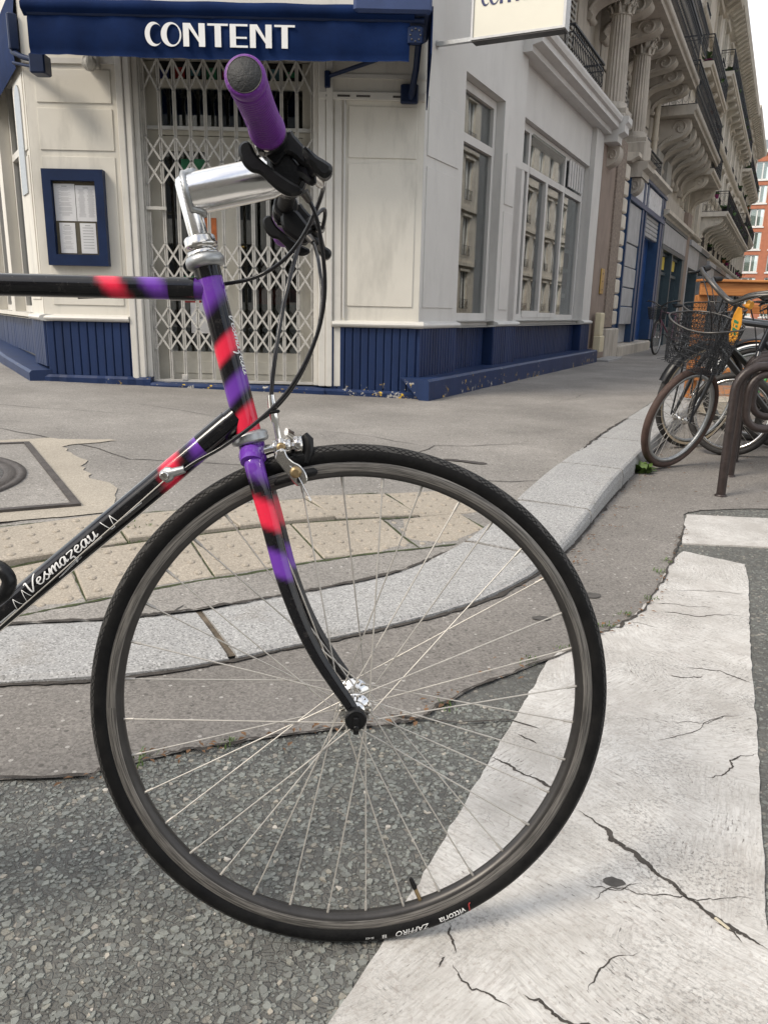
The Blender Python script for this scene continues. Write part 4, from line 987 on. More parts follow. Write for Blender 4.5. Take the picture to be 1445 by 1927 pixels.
# ---------------------------------------------------------------- projecting light box sign
sg = empty('projecting_sign', B0 @ FR @ T(.134, 0, 0), 'cream light box sign with navy lettering on a wall arm', 'sign')
MB().box(0, .10, -1.03, -.325, 2.895, 3.50).build('light_box', M_LIGHTBOX, sg)
mb = MB()
for y0, y1, z0, z1 in [(-1.05, -.31, 2.878, 2.8945), (-1.05, -.31, 3.5005, 3.52), (-1.05, -1.0305, 2.8945, 3.5005), (-.3245, -.31, 2.8945, 3.5005)]: mb.box(-.012, .112, y0, y1, z0, z1)
mb.build('frame', M_ALU, sg)
MB().box(-.006, .106, -1.045, -.315, 2.868, 2.877).build('base_tray', M_DARKST, sg)
MB().box(.03, .07, -.3095, .02, 2.885, 2.915).build('wall_arm', M_SATIN, sg); MB().lathe([(.03, 0), (.03, .01)], 10, AX((.05, 0, 2.90), (0, -1, 0))).build('wall_plate', M_SATIN, sg)
MS = Matrix(((0, 1, 0, -.004), (-1, 0, 0, -.38), (0, 0, 1, 0), (0, 0, 0, 1))); LW2 = .60 / (tw * .115)
lettering(sg, 'CONTENT', 0, 3.105, .115, LW2, .004, simple('navy lettering', (.02, .03, .12), .5), MS)

# ---------------------------------------------------------------- upper floors and the shops along the side street
def railing(name, parent, F, a, b, y, z0, z1, mat=None, ret0=None, ret1=None, pat='cross', step=.115):
    """iron railing from a to b, with optional returns to the wall"""
    mb = MB(); r = .012
    runs = [((a, y), (b, y))]
    if ret0 is not None: runs.append(((a, ret0), (a, y)))
    if ret1 is not None: runs.append(((b, y), (b, ret1)))
    for (x0, y0), (x1, y1) in runs:
        L = math.hypot(x1 - x0, y1 - y0); n_ = max(1, int(L / step)); tx, ty = (x1 - x0) / L, (y1 - y0) / L
        M = Matrix(((tx, -ty, 0, x0), (ty, tx, 0, y0), (0, 0, 1, 0), (0, 0, 0, 1))); mb.xf(M)
        mb.box(-.012, L + .012, -.018, .018, z1 - .022, z1); mb.box(0, L, -.010, .010, z0, z0 + .016); mb.box(0, L, -.009, .009, z1 - .10, z1 - .088); h = z1 - .10 - z0
        for i in range(n_ + 1): x = L * i / n_; mb.box(x - .0045, x + .0045, -.0045, .0045, z0, z1 - .02)
        for i in range(n_):
            x, w = L * (i + .5) / n_, L / n_ * .5
            for c_ in (z0 + h * .25, z0 + h * .72):
                mb.tube([(x + w * .85 * math.cos(t), 0, c_ + h * .19 * math.sin(t)) for t in np.linspace(0, 2 * math.pi, 9)[:-1]], .004, 3, closed=True, smooth=False)
    mb.xf(None); return mb.build(name, mat or M_RAIL, parent, F if F is not None else None)
CONS = [(0, 0), (0, -1.0), (-.10, -1.02), (-.15, -.92), (-.10, -.82), (-.16, -.66), (-.34, -.52), (-.58, -.44), (-.78, -.38), (-.92, -.26), (-.97, -.13), (-.94, 0)]
def console(parent, F, s_, w, y, z, dp, h, mat):
    """scrolled stone bracket hanging below z, dp deep, h high"""
    P = smooth_path([(p[0], p[1], 0) for p in CONS[1:]], 3); P = [(0, 0)] + [(p.x, p.y) for p in P]
    mb = MB(); mb.prism([(y + p[0] * dp, z + p[1] * h) for p in P], s_ - w / 2, s_ + w / 2, 'x')
    for sd in (-1, 1):
        spi = []; c0 = (y - dp * .70, z - h * .20)
        for i in range(26):
            t = i / 25 * 4.2 * math.pi / 2 * 1.3; r = dp * .20 * (1 - i / 28); spi.append((s_ + sd * (w / 2 + .004), c0[0] + r * math.cos(t), c0[1] + r * math.sin(t) * (h / dp) ** .3))
        mb.tube(spi, dp * .028, 5)
        mb.tube([(s_ + sd * (w / 2 + .002), y - dp * a_, z - h * b_) for a_, b_ in ((.5, .36), (.3, .46), (.14, .62), (.07, .78))], dp * .03, 5)
    mb.xf(None); return mb.build('bracket', mat, parent, F)
def slab(parent, F, a, b, y0, y1, z, t, mat, name='balcony_slab'):
    mb = MB(); mb.prism([(y1, z), (y0 + .06, z), (y0 + .05, z + t * .35), (y0 + .015, z + t * .45), (y0, z + t * .6), (y0, z + t), (y1, z + t)], a, b, 'x'); return mb.build(name, mat, parent, F)
def shutter(parent, F, a, b, y, z0, z1, mat=None):
    mb = MB(); mb.box(a, a + .03, y, y + .03, z0, z1); mb.box(b - .03, b, y, y + .03, z0, z1); n_ = int((z1 - z0) / .075)
    for i in range(n_): z = z0 + (z1 - z0) * i / n_; mb.prism([(y, z), (y + .022, z + .025), (y + .022, z + .06), (y, z + .035)], a + .03, b - .03, 'x')
    return mb.build('shutter', mat or M_SHUT, parent, F)
def upper_window(parent, F, a, b, z0, z1, y, mat_wall, surround=True, shut=True, bars=True):
    w = window(parent, F, a, b, z0, z1, y, ((a + b) / 2,), (z0 + (z1 - z0) * .28, z0 + (z1 - z0) * .66) if bars else (), .045, .06, M_WFRAME, M_GLASSU)
    MB().box(a + .05, a + (b - a) * .30, y + .09, y + .10, z0, z1).build('curtain', M_CURTAIN, w); MB().box(b - (b - a) * .30, b - .05, y + .09, y + .10, z0, z1).build('curtain', M_CURTAIN, w)
    return w
UP = empty('apartment_building', B0 @ FR, 'weathered limestone apartment building with fluted columns above the shops', 'building')
I = Matrix(); YF = .45
# plan of the storeys above the shop cornice
win1 = [(4.25, 5.55), (10.05, 11.35)]; fl = [(3.75, 5.05), (5.95, 7.35), (8.3, 9.7)]
ops = []
for (z0, z1) in fl:
    for a, b in win1 + [(13.55, 14.55), (15.6, 16.6)] : ops.append((a, b, z0, z1 if z0 > 4 else min(z1, 5.25)))
mb = MB(); wall_open(mb, 2.63, 19.0, 3.64, 10.9, ops, YF, YF + .35); mb.build('wall', M_ST1, UP)
for a, b, z0, z1 in ops: upper_window(UP, I, a + .01, b - .01, z0 + .01, z1 - .01, YF + .16, M_ST1)
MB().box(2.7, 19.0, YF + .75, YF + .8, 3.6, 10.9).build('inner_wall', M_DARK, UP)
# cut-stone panels, each its own piece
for s0_, s1_ in [(2.66, 3.55), (6.15, 6.85), (7.75, 8.75), (9.45, 9.98), (12.0, 12.75)]:
    for z0, z1 in [(3.72, 4.22), (4.25, 4.72), (4.75, 5.3), (5.8, 6.5), (6.55, 7.2), (7.3, 7.9)]:
        MB().bbox(s0_, s1_, YF - .03, YF + .002, z0, z1, .012).build('stone_block', M_ST1, UP)
for a, b in win1:
    for sd in (a - .36, b + .02): shutter(UP, I, sd, sd + .34, YF - .05, 3.76, 5.22)
    MB().box(a - .08, b + .08, YF - .10, YF, 5.26, 5.36).build('lintel', M_ST1, UP)
railing('balcony_railing', UP, I, 4.28, 6.02, -.02, 3.72, 4.26, ret0=.42, ret1=.42, step=.09)
railing('balcony_railing', UP, I, 9.95, 10.75, .02, 3.60, 4.12, ret0=None); railing('balcony_railing', UP, I, 10.95, 12.7, .06, 3.58, 4.05, ret0=.4, ret1=.4)
# fluted columns with bases and leafy capitals
def column(s_, y, z0, z1, r):
    cm = MB(); n_ = 40; v = []; f = []
    for k, (z, rr) in enumerate([(z0, 1.0), (z0 + .3, 1.0), (z0 + (z1 - z0) * .6, .94), (z1, .86)]):
        for i in range(n_):
            a = 2 * math.pi * i / n_; q = r * rr * (1 if i % 2 else .90); v.append((s_ + q * math.cos(a), y + q * math.sin(a), z))
    for k in range(3):
        for i in range(n_): f.append((k * n_ + i, k * n_ + (i + 1) % n_, (k + 1) * n_ + (i + 1) % n_, (k + 1) * n_ + i))
    cm.add(v, f); col = cm.build('column', M_ST1, UP)
    b_ = MB(); b_.lathe([(r * 1.35, z0 - .12), (r * 1.38, z0 - .08), (r * 1.2, z0 - .06), (r * 1.25, z0 - .02), (r * 1.02, z0)], 20, T(s_, y, 0)); b_.box(s_ - r * 1.45, s_ + r * 1.45, y - r * 1.45, y + r * 1.45, z0 - .20, z0 - .12); b_.build('base', M_ST1, col)
    c_ = MB(); c_.lathe([(r * .95, z1), (r * 1.0, z1 + .02), (r * .9, z1 + .03), (r * .95, z1 + .16), (r * 1.15, z1 + .27), (r * 1.2, z1 + .28)], 16, T(s_, y, 0)); c_.box(s_ - r * 1.4, s_ + r * 1.4, y - r * 1.4, y + r * 1.4, z1 + .28, z1 + .36)
    for t in range(2):
        for i in range(8):
            a = 2 * math.pi * (i + t * .5) / 8; dx, dy = math.cos(a), math.sin(a); q0 = r * .98
            c_.tube([(s_ + dx * q0, y + dy * q0, z1 + .02 + .1 * t), (s_ + dx * (q0 + .02), y + dy * (q0 + .02), z1 + .10 + .1 * t), (s_ + dx * (q0 + .07), y + dy * (q0 + .07), z1 + .13 + .1 * t), (s_ + dx * (q0 + .075), y + dy * (q0 + .075), z1 + .10 + .1 * t)], [.045, .045, .03, .012], 5, asp=.5)
    for i in range(4):
        a = math.pi / 4 + i * math.pi / 2; cx, cy = s_ + r * 1.5 * math.cos(a), y + r * 1.5 * math.sin(a); c_.tube([(cx + .035 * math.cos(t), cy, z1 + .24 + .035 * math.sin(t)) for t in np.linspace(0, 5.5, 8)], .016, 5)
    c_.build('capital', M_ST1, col); return col
column(7.25, .05, 4.02, 5.22, .165); column(9.25, .05, 3.98, 5.20, .165)
MB().bbox(6.95, 7.6, -.20, YF, 3.69, 3.82, .02).build('pedestal', M_ST1, UP)
mb = MB(); mb.bbox(8.95, 9.62, -.20, YF, 3.46, 3.79, .02); mb.prism([(YF, 3.20), (-.20, 3.20), (-.20, 3.30), (-.28, 3.34), (-.28, 3.42), (-.32, 3.455), (YF, 3.455)], 8.90, 9.66, 'x'); mb.build('pedestal', M_ST1, UP)
console(UP, I, 7.0, .30, .22, 3.33, .42, .62, M_ST1); console(UP, I, 9.15, .34, .22, 3.19, .42, .62, M_ST1)
# entrance bay: brown render, vermiculated strip and quoins
MB().box(6.60, 7.62, .0, .45, .30, 3.64).build('entrance_wall', M_ST1D, UP); MB().box(7.622, 8.30, -.03, .45, .62, 3.62).build('rusticated_strip', M_VERM, UP)
for k in range(10):
    MB().bbox(8.302, 8.62, -.05, .40, .66 + .27 * k, .90 + .27 * k, .02).build('quoin', M_ST2, UP)
MB().bbox(7.60, 8.66, -.10, .45, .08, .60, .02).build('stone_base', M_ST1, UP); MB().box(6.66, 7.598, -.06, .45, .08, .30).build('entrance_base', M_ST1D, UP)
MB().bbox(6.70, 7.9, -.34, -.08, .07, .13, .01).build('door_step', M_GRANITE, UP)
pl = MB().bbox(7.12, 7.36, -.022, .0, 1.16, 1.56, .005).build('entry_plate', M_BRASS, UP)
for z in (1.23, 1.36, 1.48): MB().lathe([(.014, 0), (.010, .006)], 8, AX((7.24, -.0222, z), (0, -1, 0))).build('button', M_DARKST, pl)
# blue shop
bs = MB(); bs.box(8.62, 8.95, .02, .35, .30, 2.93)
for a, b in ((8.951, 9.05), (10.42, 10.62), (10.80, 10.95), (12.86, 13.12), (13.22, 13.42)): bs.box(a, b, -.02, .30, .30, 3.40)
bs.box(8.95, 13.42, -.04, .30, 2.84, 2.93); bs.box(8.95, 13.42, -.05, .30, 3.36, 3.42); bs.box(10.621, 10.799, .06, .30, .30, 2.84); bs.box(9.051, 13.119, .10, .30, 2.93, 3.36); bs = bs.build('shopfront', M_SHOPBLUE, UP)
for a, b in ((9.10, 11.0), (11.16, 13.14)): MB().bbox(a, b, -.01, .09, 2.95, 3.34, .01).build('sign_board', M_PANELW, bs)
for k, (z0, z1) in enumerate([(.66, .98), (1.0, 1.33), (1.35, 1.70), (1.72, 2.12), (2.14, 2.82)]): MB().bbox(9.06, 10.41, .0 + .012 * (k % 2), .10, z0, z1, .008).build('panel', M_PANELG, bs)
MB().box(9.06, 10.41, .10, .20, .30, .66).build('lower_panel', M_PANELG, bs)
MB().box(10.96, 12.85, .20, .26, .20, 2.45).build('door_leaf', simple('bright blue door paint', (.012, .055, .20), .4, 0, .2, 5), bs)
for k in range(5): MB().bbox(10.96, 12.85, .02, .10, 2.42 + .085 * k, 2.50 + .085 * k, .012).build('roller_slat', M_PANELG, bs)
MB().bbox(8.66, 12.4, -.14, .3, .06, .29, .03).build('rough_sill', M_ST1, UP)
# teal shop beyond
ts = MB()
for a, b in ((13.44, 13.75), (15.4, 15.55), (17.6, 18.1)): ts.box(a, b, -.02, .30, .08, 3.0)
ts.box(13.75, 17.6, .02, .3, .08, .45); ts.box(13.44, 18.1, -.03, .3, 2.34, 2.44); ts.box(13.44, 18.1, -.04, .3, 2.92, 3.0); ts = ts.build('shopfront', M_SHOPTEAL, UP)
MB().bbox(13.55, 18.0, -.03, .10, 2.45, 2.91, .01).build('sign_board', M_PANELG, ts)
tw_ = window(UP, I, 13.76, 17.59, .46, 2.33, .10, (15.475,), (1.85,), .07, .08, M_SHOPTEAL, M_GLASS)
for a, b, z0, z1 in [(14.0, 15.2, 1.95, 2.25), (15.7, 16.6, 1.92, 2.2), (15.9, 17.2, 2.0, 2.28)]: MB().box(a, b, .125, .13, z0, z1).build('notice', M_YELLOW, tw_)
for z in (1.0, 1.2): MB().box(15.6, 15.66, .05, .09, z, z + .16).build('handle', M_WFRAME, tw_)
MB().box(13.5, 18.0, .8, .9, .0, 3.0).build('inner_wall', M_DARK, UP)
MB().prism([(YF, 3.43), (-.03, 3.43), (-.08, 3.47), (-.16, 3.50), (-.16, 3.56), (YF, 3.6)], 8.66, 13.2, 'x').build('cornice', M_ST2, UP)
MB().prism([(YF, 3.01), (-.03, 3.01), (-.06, 3.05), (-.14, 3.08), (-.14, 3.16), (YF, 3.2)], 13.22, 18.5, 'x').build('cornice', M_ST2, UP)
MB().box(13.2, 18.4, .12, YF, 3.2, 3.66).build('frieze', M_ST1, UP)
for a in (13.6, 15.2): MB().box(a, a + .8, YF - .16, YF - .02, 3.75, 4.5).build('shutter', M_SHUT, UP)
MB().box(18.1, 19.0, -.0, .45, .0, 3.64).build('pier', M_ST1D, UP)
dp = MB(); dp.tube([(12.95, .30, 3.62), (12.95, .30, 5.5)], .065, 10); dp.tube([(12.95, .30, 4.55), (12.95, .30, 4.62)], .08, 10); dp.tube([(12.95, .30, 3.95), (12.95, .30, 4.0)], .08, 10); dp.build('downpipe', M_PIPE, UP)
# balcony on the brackets, near
bal = slab(UP, I, 5.2, 13.25, -.46, YF, 5.58, .17, M_ST1); b_rail = railing('railing', bal, None, 5.25, 13.2, -.40, 5.76, 6.62, ret1=.4)
for k in range(8): console(UP, I, 5.75 + k * 1.02, .32, YF, 5.575, .78, .52, M_ST1)
bal2 = slab(UP, I, 13.35, 20.2, -.46, YF, 5.12, .20, M_ST1); railing('railing', bal2, None, 13.4, 20.15, -.40, 5.33, 6.2, ret0=.4)
for k in range(7): console(UP, I, 13.85 + k * 1.0, .34, YF, 5.115, .80, .95, M_ST1)
MB().bbox(8.9, 9.4, .0, .35, 5.76, 5.95, .02).build('storage_box', M_POSTER['blue'], UP)
for z in (7.5, 9.9): slab(UP, I, 2.6, 19.0, .18, YF, z, .14, M_ST2, 'string_course')
railing('balcony_railing', UP, I, 5.3, 18.8, .10, 7.66, 8.3, step=.12)
MB().prism([(YF, 10.9), (.0, 10.95), (-.15, 11.1), (-.15, 11.2), (YF + 2, 12.6)], 2.63, 19.0, 'x').build('roof', M_ZINC, UP)

# ---------------------------------------------------------------- further buildings down the street
def pot(parent, F, x, y, z, r, mat, plants=18):
    p = MB().lathe([(r * .75, 0), (r, r * 1.4), (r * 1.08, r * 1.4), (r * 1.08, r * 1.6), (r * .9, r * 1.6)], 10, T(x, y, z)).build('flower_pot', mat, parent, F)
    mb = MB(); weed(mb, x, y, z + r * 1.5, plants, r * 3.0); mb.build('plant', M_PLANT, p)
def terrace(name, label, s0, s1, ztop, stone_m, balc, seed, yf=.45, floors=4, g_top=3.3, shops=True):
    random.seed(seed); bd = empty(name, B0 @ FR @ T(s0, 0, 0), label, 'building'); L = s1 - s0; nw = max(2, int(L / 2.3)); ops = []; fh = (ztop - g_top - .3) / floors
    for k in range(floors):
        for i in range(nw): a = L * (i + .5) / nw - .5; z = g_top + .35 + fh * k; ops.append((a, a + 1.0, z, z + fh * .72))
    mb = MB(); wall_open(mb, 0, L, g_top, ztop, ops, yf, yf + .3); mb.build('wall', stone_m, bd)
    for a, b, z0, z1 in ops:
        w = MB(); w.box(a, a + .05, yf + .12, yf + .18, z0, z1); w.box(b - .05, b, yf + .12, yf + .18, z0, z1); w.box((a + b) / 2 - .03, (a + b) / 2 + .03, yf + .12, yf + .18, z0, z1); w.box(a + .05, b - .05, yf + .12, yf + .18, z1 - .06, z1); w = w.build('window', M_WFRAME, bd)
        MB().box(a + .05, b - .05, yf + .15, yf + .155, z0, z1 - .06).build('pane', M_GLASSF, w)
        MB().box(a + .05, b - .05, yf + .22, yf + .23, z0, z1).build('curtain', M_CURTAIN, w)
        MB().prism([(yf, z1 + .04), (yf - .10, z1 + .06), (yf - .14, z1 + .13), (yf, z1 + .15)], a - .12, b + .12, 'x').build('lintel', stone_m, bd)
        for sd in (a - .14, b + .03): MB().box(sd, sd + .11, yf - .05, yf, z0 - .05, z1 + .04).build('window_surround', stone_m, bd)
        if random.random() < .75: railing('window_rail', w, None, a - .03, b + .03, yf - .07, z0 - .02, z0 + .38, step=.12)
        if random.random() < .35: pot(bd, None, (a + b) / 2 + random.uniform(-.3, .3), yf - .16, z0 + .05, .09, random.choice([M_TERRA, M_PURPLEPOT, M_RAIL, M_TERRA]), 14)
    for z in [g_top + .2] + [g_top + .25 + fh * k for k in range(1, floors)]: MB().prism([(yf, z), (yf - .12, z + .02), (yf - .16, z + .08), (yf - .16, z + .12), (yf, z + .14)], 0, L, 'x').build('string_course', stone_m, bd)
    for k in range(int(L / .9)):                                   # stone coursing of the first floor
        for j in range(4): MB().bbox(.06 + .9 * k, .84 + .9 * k, yf - .03, yf + .002, g_top - .55 + .24 * j * .6 - .35, g_top - .45 + .24 * j * .6 - .35, .01).build('stone_block', stone_m, bd) if j < 2 else None
    for (a, b, z, d_, hh) in balc:
        b_ = slab(bd, None, a, b, yf - d_, yf, z, .16, stone_m); railing('railing', b_, None, a + .04, b - .04, yf - d_ + .06, z + .17, z + .85, ret0=yf - .02, ret1=yf - .02, step=.12); n_ = max(2, int((b - a) / 1.1))
        for k in range(n_): console(bd, None, a + .3 + (b - a - .6) * k / (n_ - 1), .26, yf, z - .002, d_ * .85, hh, stone_m)
        for k in range(int((b - a) / 2.5)):
            x = a + .6 + k * 2.5 + random.uniform(0, 1); pot(b_, None, x, yf - d_ + .2, z + .17, .12, random.choice([M_TERRA, M_RAIL, M_PURPLEPOT]), 22)
    # crowning cornice with modillions
    MB().prism([(yf, ztop - .25), (yf - .12, ztop - .2), (yf - .16, ztop - .02), (yf - .55, ztop), (yf - .6, ztop + .12), (yf - .62, ztop + .2), (yf, ztop + .24)], 0, L, 'x').build('roof_cornice', stone_m, bd)
    for k in range(int(L / .55)): MB().prism([(yf - .12, ztop - .22), (yf - .2, ztop - .24), (yf - .38, ztop - .12), (yf - .52, ztop - .06), (yf - .52, ztop - .003), (yf - .12, ztop - .003)], .15 + .55 * k, .36 + .55 * k, 'x').build('modillion', stone_m, bd)
    MB().prism([(yf + .1, ztop + .24), (yf + .9, ztop + 1.5), (yf + 4, ztop + 2.0), (yf + 4, ztop + .24)], 0, L, 'x').build('roof', M_ZINC, bd)
    # ground floor shops
    if shops:
        x = 0.0; j = 0
        while x < L - .5:
            w_ = min(3.0, L - x); mt = [M_PANELG, M_SHOPTEAL, M_ST1D, M_PANELG][j % 4]
            sf = MB(); sf.box(x, x + .28, .0, .4, 0, g_top - .35); sf.box(x + .28, x + w_, .08, .4, 0, .5); sf.box(x + .28, x + w_, .0, .4, g_top - .95, g_top - .35); sf.box(x, x + w_, -.06, .4, g_top - .35, g_top - .2); sf = sf.build('shopfront', mt, bd)
            MB().box(x + .28, x + w_, .16, .166, .5, g_top - .95).build('pane', M_GLASS, sf); x += w_; j += 1
        MB().box(0, L, .39, .44, g_top - .35, g_top + .01).build('frieze', stone_m, bd)
    MB().box(0, L, yf + .7, yf + .75, 0, ztop).build('inner_wall', M_DARK, bd)
    return bd
terrace('apartment_building', 'cream stone apartment building with a short bracketed balcony, second along the street', 19.02, 25.4, 10.9, M_ST2, [(.2, 3.4, 4.78, .85, .8), (.3, 6.0, 7.6, .5, .4)], 11, .45, 4, 3.2)
terrace('apartment_building', 'cream apartment building with a long flower-filled balcony, third along the street', 25.42, 43.0, 11.2, M_ST3, [(.2, 17.3, 4.35, .9, .7), (.5, 17, 9.0, .5, .4)], 12, .45, 4, 3.0)
terrace('apartment_building', 'pale apartment building with potted plants at its windows, fourth along the street', 43.02, 57.0, 11.6, M_ST3, [(.5, 13, 5.6, .6, .5), (.5, 13, 8.6, .5, .4)], 13, .45, 4, 3.0)
# orange brick block closing the street
ob = empty('brick_apartment_block', B0 @ FR @ T(82, 0, 0) @ RZ(-90), 'orange brick apartment block with white windows at the end of the street', 'building')
ops = []
for k in range(7):
    for i in range(14): ops.append((-8 + i * 2.1, -8 + i * 2.1 + (1.3 if i % 2 else .85), .9 + k * 2.15, 2.55 + k * 2.15))
mb = MB(); wall_open(mb, -9.5, 22, 0, 16.2, ops, 0, .3); mb.build('wall', M_BRICK, ob)
for a, b, z0, z1 in ops:
    w = MB(); w.box(a, a + .09, .10, .16, z0, z1); w.box(b - .09, b, .10, .16, z0, z1); w.box((a + b) / 2 - .06, (a + b) / 2 + .06, .10, .16, z0, z1); w.box(a + .09, b - .09, .10, .16, z0, z0 + .09); w.box(a + .09, b - .09, .10, .16, z1 - .09, z1); w = w.build('window', M_WFRAME, ob)
    MB().box(a + .08, b - .08, .125, .13, z0 + .08, z1 - .08).build('pane', M_GLASSF, w); MB().box(a, b - (b - a) * .25, .17, .18, z0, z1).build('curtain', M_CURTAIN, w)
    MB().box(a - .1, b + .1, -.08, .0, z0 - .12, z0).build('sill', M_WFRAME, w)
MB().box(-9.6, 22.1, -.25, 8, 16.2, 16.5).build('roof_edge', M_WFRAME, ob); MB().box(-9.4, 21.9, .6, 7.5, 16.502, 17.5).build('roof_storey', M_ZINC, ob)
# buildings on the other side of the side street (the shop windows mirror them)
def opposite(x0, label, seed):
    random.seed(seed)
    o = empty('apartment_building', B0 @ FR @ T(x0, -13.5, 0) @ RZ(180), label, 'building'); L = 14.0; ops = []
    for k in range(5):
        for i in range(6): a = .7 + i * 2.25; z = 1.0 + k * 2.9; ops.append((-a - 1.1, -a, z, z + 2.0))
    mb = MB(); wall_open(mb, -L, 0, 0, 15.5, ops, 0, .3); mb.build('wall', M_ST2, o)
    for a, b, z0, z1 in ops:
        w = MB(); w.box(a, a + .07, .1, .16, z0, z1); w.box(b - .07, b, .1, .16, z0, z1); w.box((a + b) / 2 - .04, (a + b) / 2 + .04, .1, .16, z0, z1); w = w.build('window', M_WFRAME, o)
        MB().box(a, b, .2, .22, z0, z1).build('pane', M_SHUT if (int(a * 7) + int(z0)) % 3 else M_DARK, w)
        MB().box(a - .12, b + .12, -.10, 0, z1 + .03, z1 + .15).build('lintel', M_ST2, o)
        railing('window_rail', w, None, a - .03, b + .03, -.07, z0 - .02, z0 + .5, step=.2)
    for z in (3.3, 6.2, 9.1, 12): MB().box(-L, 0, -.18, 0, z, z + .18).build('string_course', M_ST2, o)
    MB().prism([(0, 15.5), (-.4, 15.6), (-.4, 15.8), (3, 18), (3, 15.5)], -L, 0, 'x').build('roof', M_ZINC, o)
for i, w_ in enumerate(('first', 'second', 'third', 'fourth')): opposite(10.0 + 14.02 * i, 'cream apartment building opposite, %s along the row mirrored in the shop windows' % w_, 31 + i)
def behind(x, y, a, label):
    o = empty('apartment_building', T(x, y, 0) @ RZ(a), label, 'building'); L = 18.0; ops = []
    for k in range(4):
        for i in range(7): q = .8 + i * 2.5; z = 1.0 + k * 3.0; ops.append((q, q + 1.2, z, z + 2.1))
    mb = MB(); wall_open(mb, 0, L, 0, 12.6, ops, 0, .3); mb.build('wall', M_ST1, o)
    for q, b, z0, z1 in ops: MB().box(q, b, .2, .22, z0, z1).build('pane', M_BLACKG, o); MB().box(q - .12, b + .12, -.1, 0, z1 + .03, z1 + .15).build('lintel', M_ST1, o)
    MB().prism([(0, 12.6), (-.4, 12.7), (-.4, 12.9), (3, 15), (3, 12.6)], 0, L, 'x').build('roof', M_ZINC, o)
behind(8, -17, 180, 'stone apartment building across the road behind the camera, right one'); behind(-10.02, -17, 180, 'stone apartment building across the road behind the camera, left one')
random.seed(5)
# meter box on the wall beside the shop
mbx = empty('meter_box', B0 @ FR @ T(6.86, -.06, 0), 'small beige meter box between shop plinth and entrance', 'meter box')
MB().bbox(-.13, .13, -.10, .0, .50, .86, .012).build('upper_cover', M_BEIGE, mbx); MB().bbox(-.15, .15, -.12, .0, .24, .50, .012).build('lower_cover', M_BEIGE, mbx)
# ---------------------------------------------------------------- the road bicycle in front
YAW, LEAN = .0736, .140
_a = Vector((math.cos(YAW), math.sin(YAW), 0)); _n0 = Vector((-math.sin(YAW), math.cos(YAW), 0)); _v = Vector((0, 0, 1)) * math.cos(LEAN) + _n0 * math.sin(LEAN); _y = _v.cross(_a)
BM = Matrix(((_a.x, _y.x, _v.x, -.030), (_a.y, _y.y, _v.y, .867), (_a.z, _y.z, _v.z, .003), (0, 0, 0, 1)))
bike = empty('road_bicycle', BM, 'black racing bicycle sprayed with red and purple bands in the foreground', 'bicycle')
BLK, RED, PUR = (.006, .006, .0075), (.80, .028, .070), (.155, .045, .38)
def bands(t, ang, spec, slant):
    """spec: list of (start, end, colour) along the tube with soft edges"""
    q = t + slant * math.cos(ang); c = list(BLK)
    for a, b, col, soft in spec:
        w = sstep(a - soft, a + soft, q) * (1 - sstep(b - soft, b + soft, q)); c = [c[i] * (1 - w) + col[i] * w for i in range(3)]
    return (*c, 1)
def painted(name, p0, p1, r0, r1, spec, slant=0., parent=None, n=90, seg=28, path=None, ups=None, asp=None):
    if path is None: P = [Vector(p0).lerp(Vector(p1), i / n) for i in range(n + 1)]
    else: P = path; n = len(P) - 1
    rr = [r0 + (r1 - r0) * i / n for i in range(n + 1)] if not isinstance(r0, list) else r0
    mb = MB(); mb.tube(P, rr, seg, caps=False, upv=(0, 0, 1) if ups is None else ups, asp=asp); mb.c = [bands(i / n, 2 * math.pi * k / seg, spec, slant) for i in range(n + 1) for k in range(seg)]
    return mb.build(name, M_BPAINT, parent or bike)
HT, HB = Vector((-.1825, 0, .886)), Vector((-.1345, 0, .689))
HD = (HB - HT).normalized()
ht = painted('head_tube', HT, HB, .0158, .0158, [(-.2, .22, PUR, .06), (.42, .54, RED, .03), (.66, .78, PUR, .035), (.865, 1.2, RED, .03)], .05, ups=(1, 0, 0))
TT0, TT1 = Vector((-.84, 0, .862)), Vector((-.185, 0, .8615))
def tx(x): return (x + .84) / .655
tt = painted('top_tube', TT0, TT1, .0133, .0133, [(tx(-.304), tx(-.281), RED, .012), (tx(-.255), tx(-.231), PUR, .014), (tx(-.205), 1.2, sc(PUR, .6), .012)], .012)
DT0, DT1 = Vector((-.660, 0, .275)), Vector((-.1475, 0, .7085))
def tz(z): return (z - .275) / .4335
dt = painted('down_tube', DT0, DT1, .0155, .0155, [(tz(.632), tz(.648), RED, .010), (tz(.663), tz(.690), PUR, .012)], -.012)
painted('seat_tube', (-.660, 0, .275), (-.843, 0, .885), .0143, .0143, [(.7, .78, RED, .03), (.85, .95, PUR, .03)], .02)
for sd in (-1, 1):
    painted('chain_stay', (-.660, sd * .022, .272), (-1.065, sd * .062, .338), .0105, .007, [(.3, .5, PUR, .05)], .02, n=40, seg=12)
    painted('seat_stay', (-.838, sd * .014, .855), (-1.065, sd * .062, .338), .0075, .006, [(.2, .35, RED, .04)], .02, n=40, seg=12)
MB().lathe([(.021, -.035), (.021, .035)], 18, T(-.66, 0, .272) @ RX(90)).build('bottom_bracket', M_RUBBER, bike)
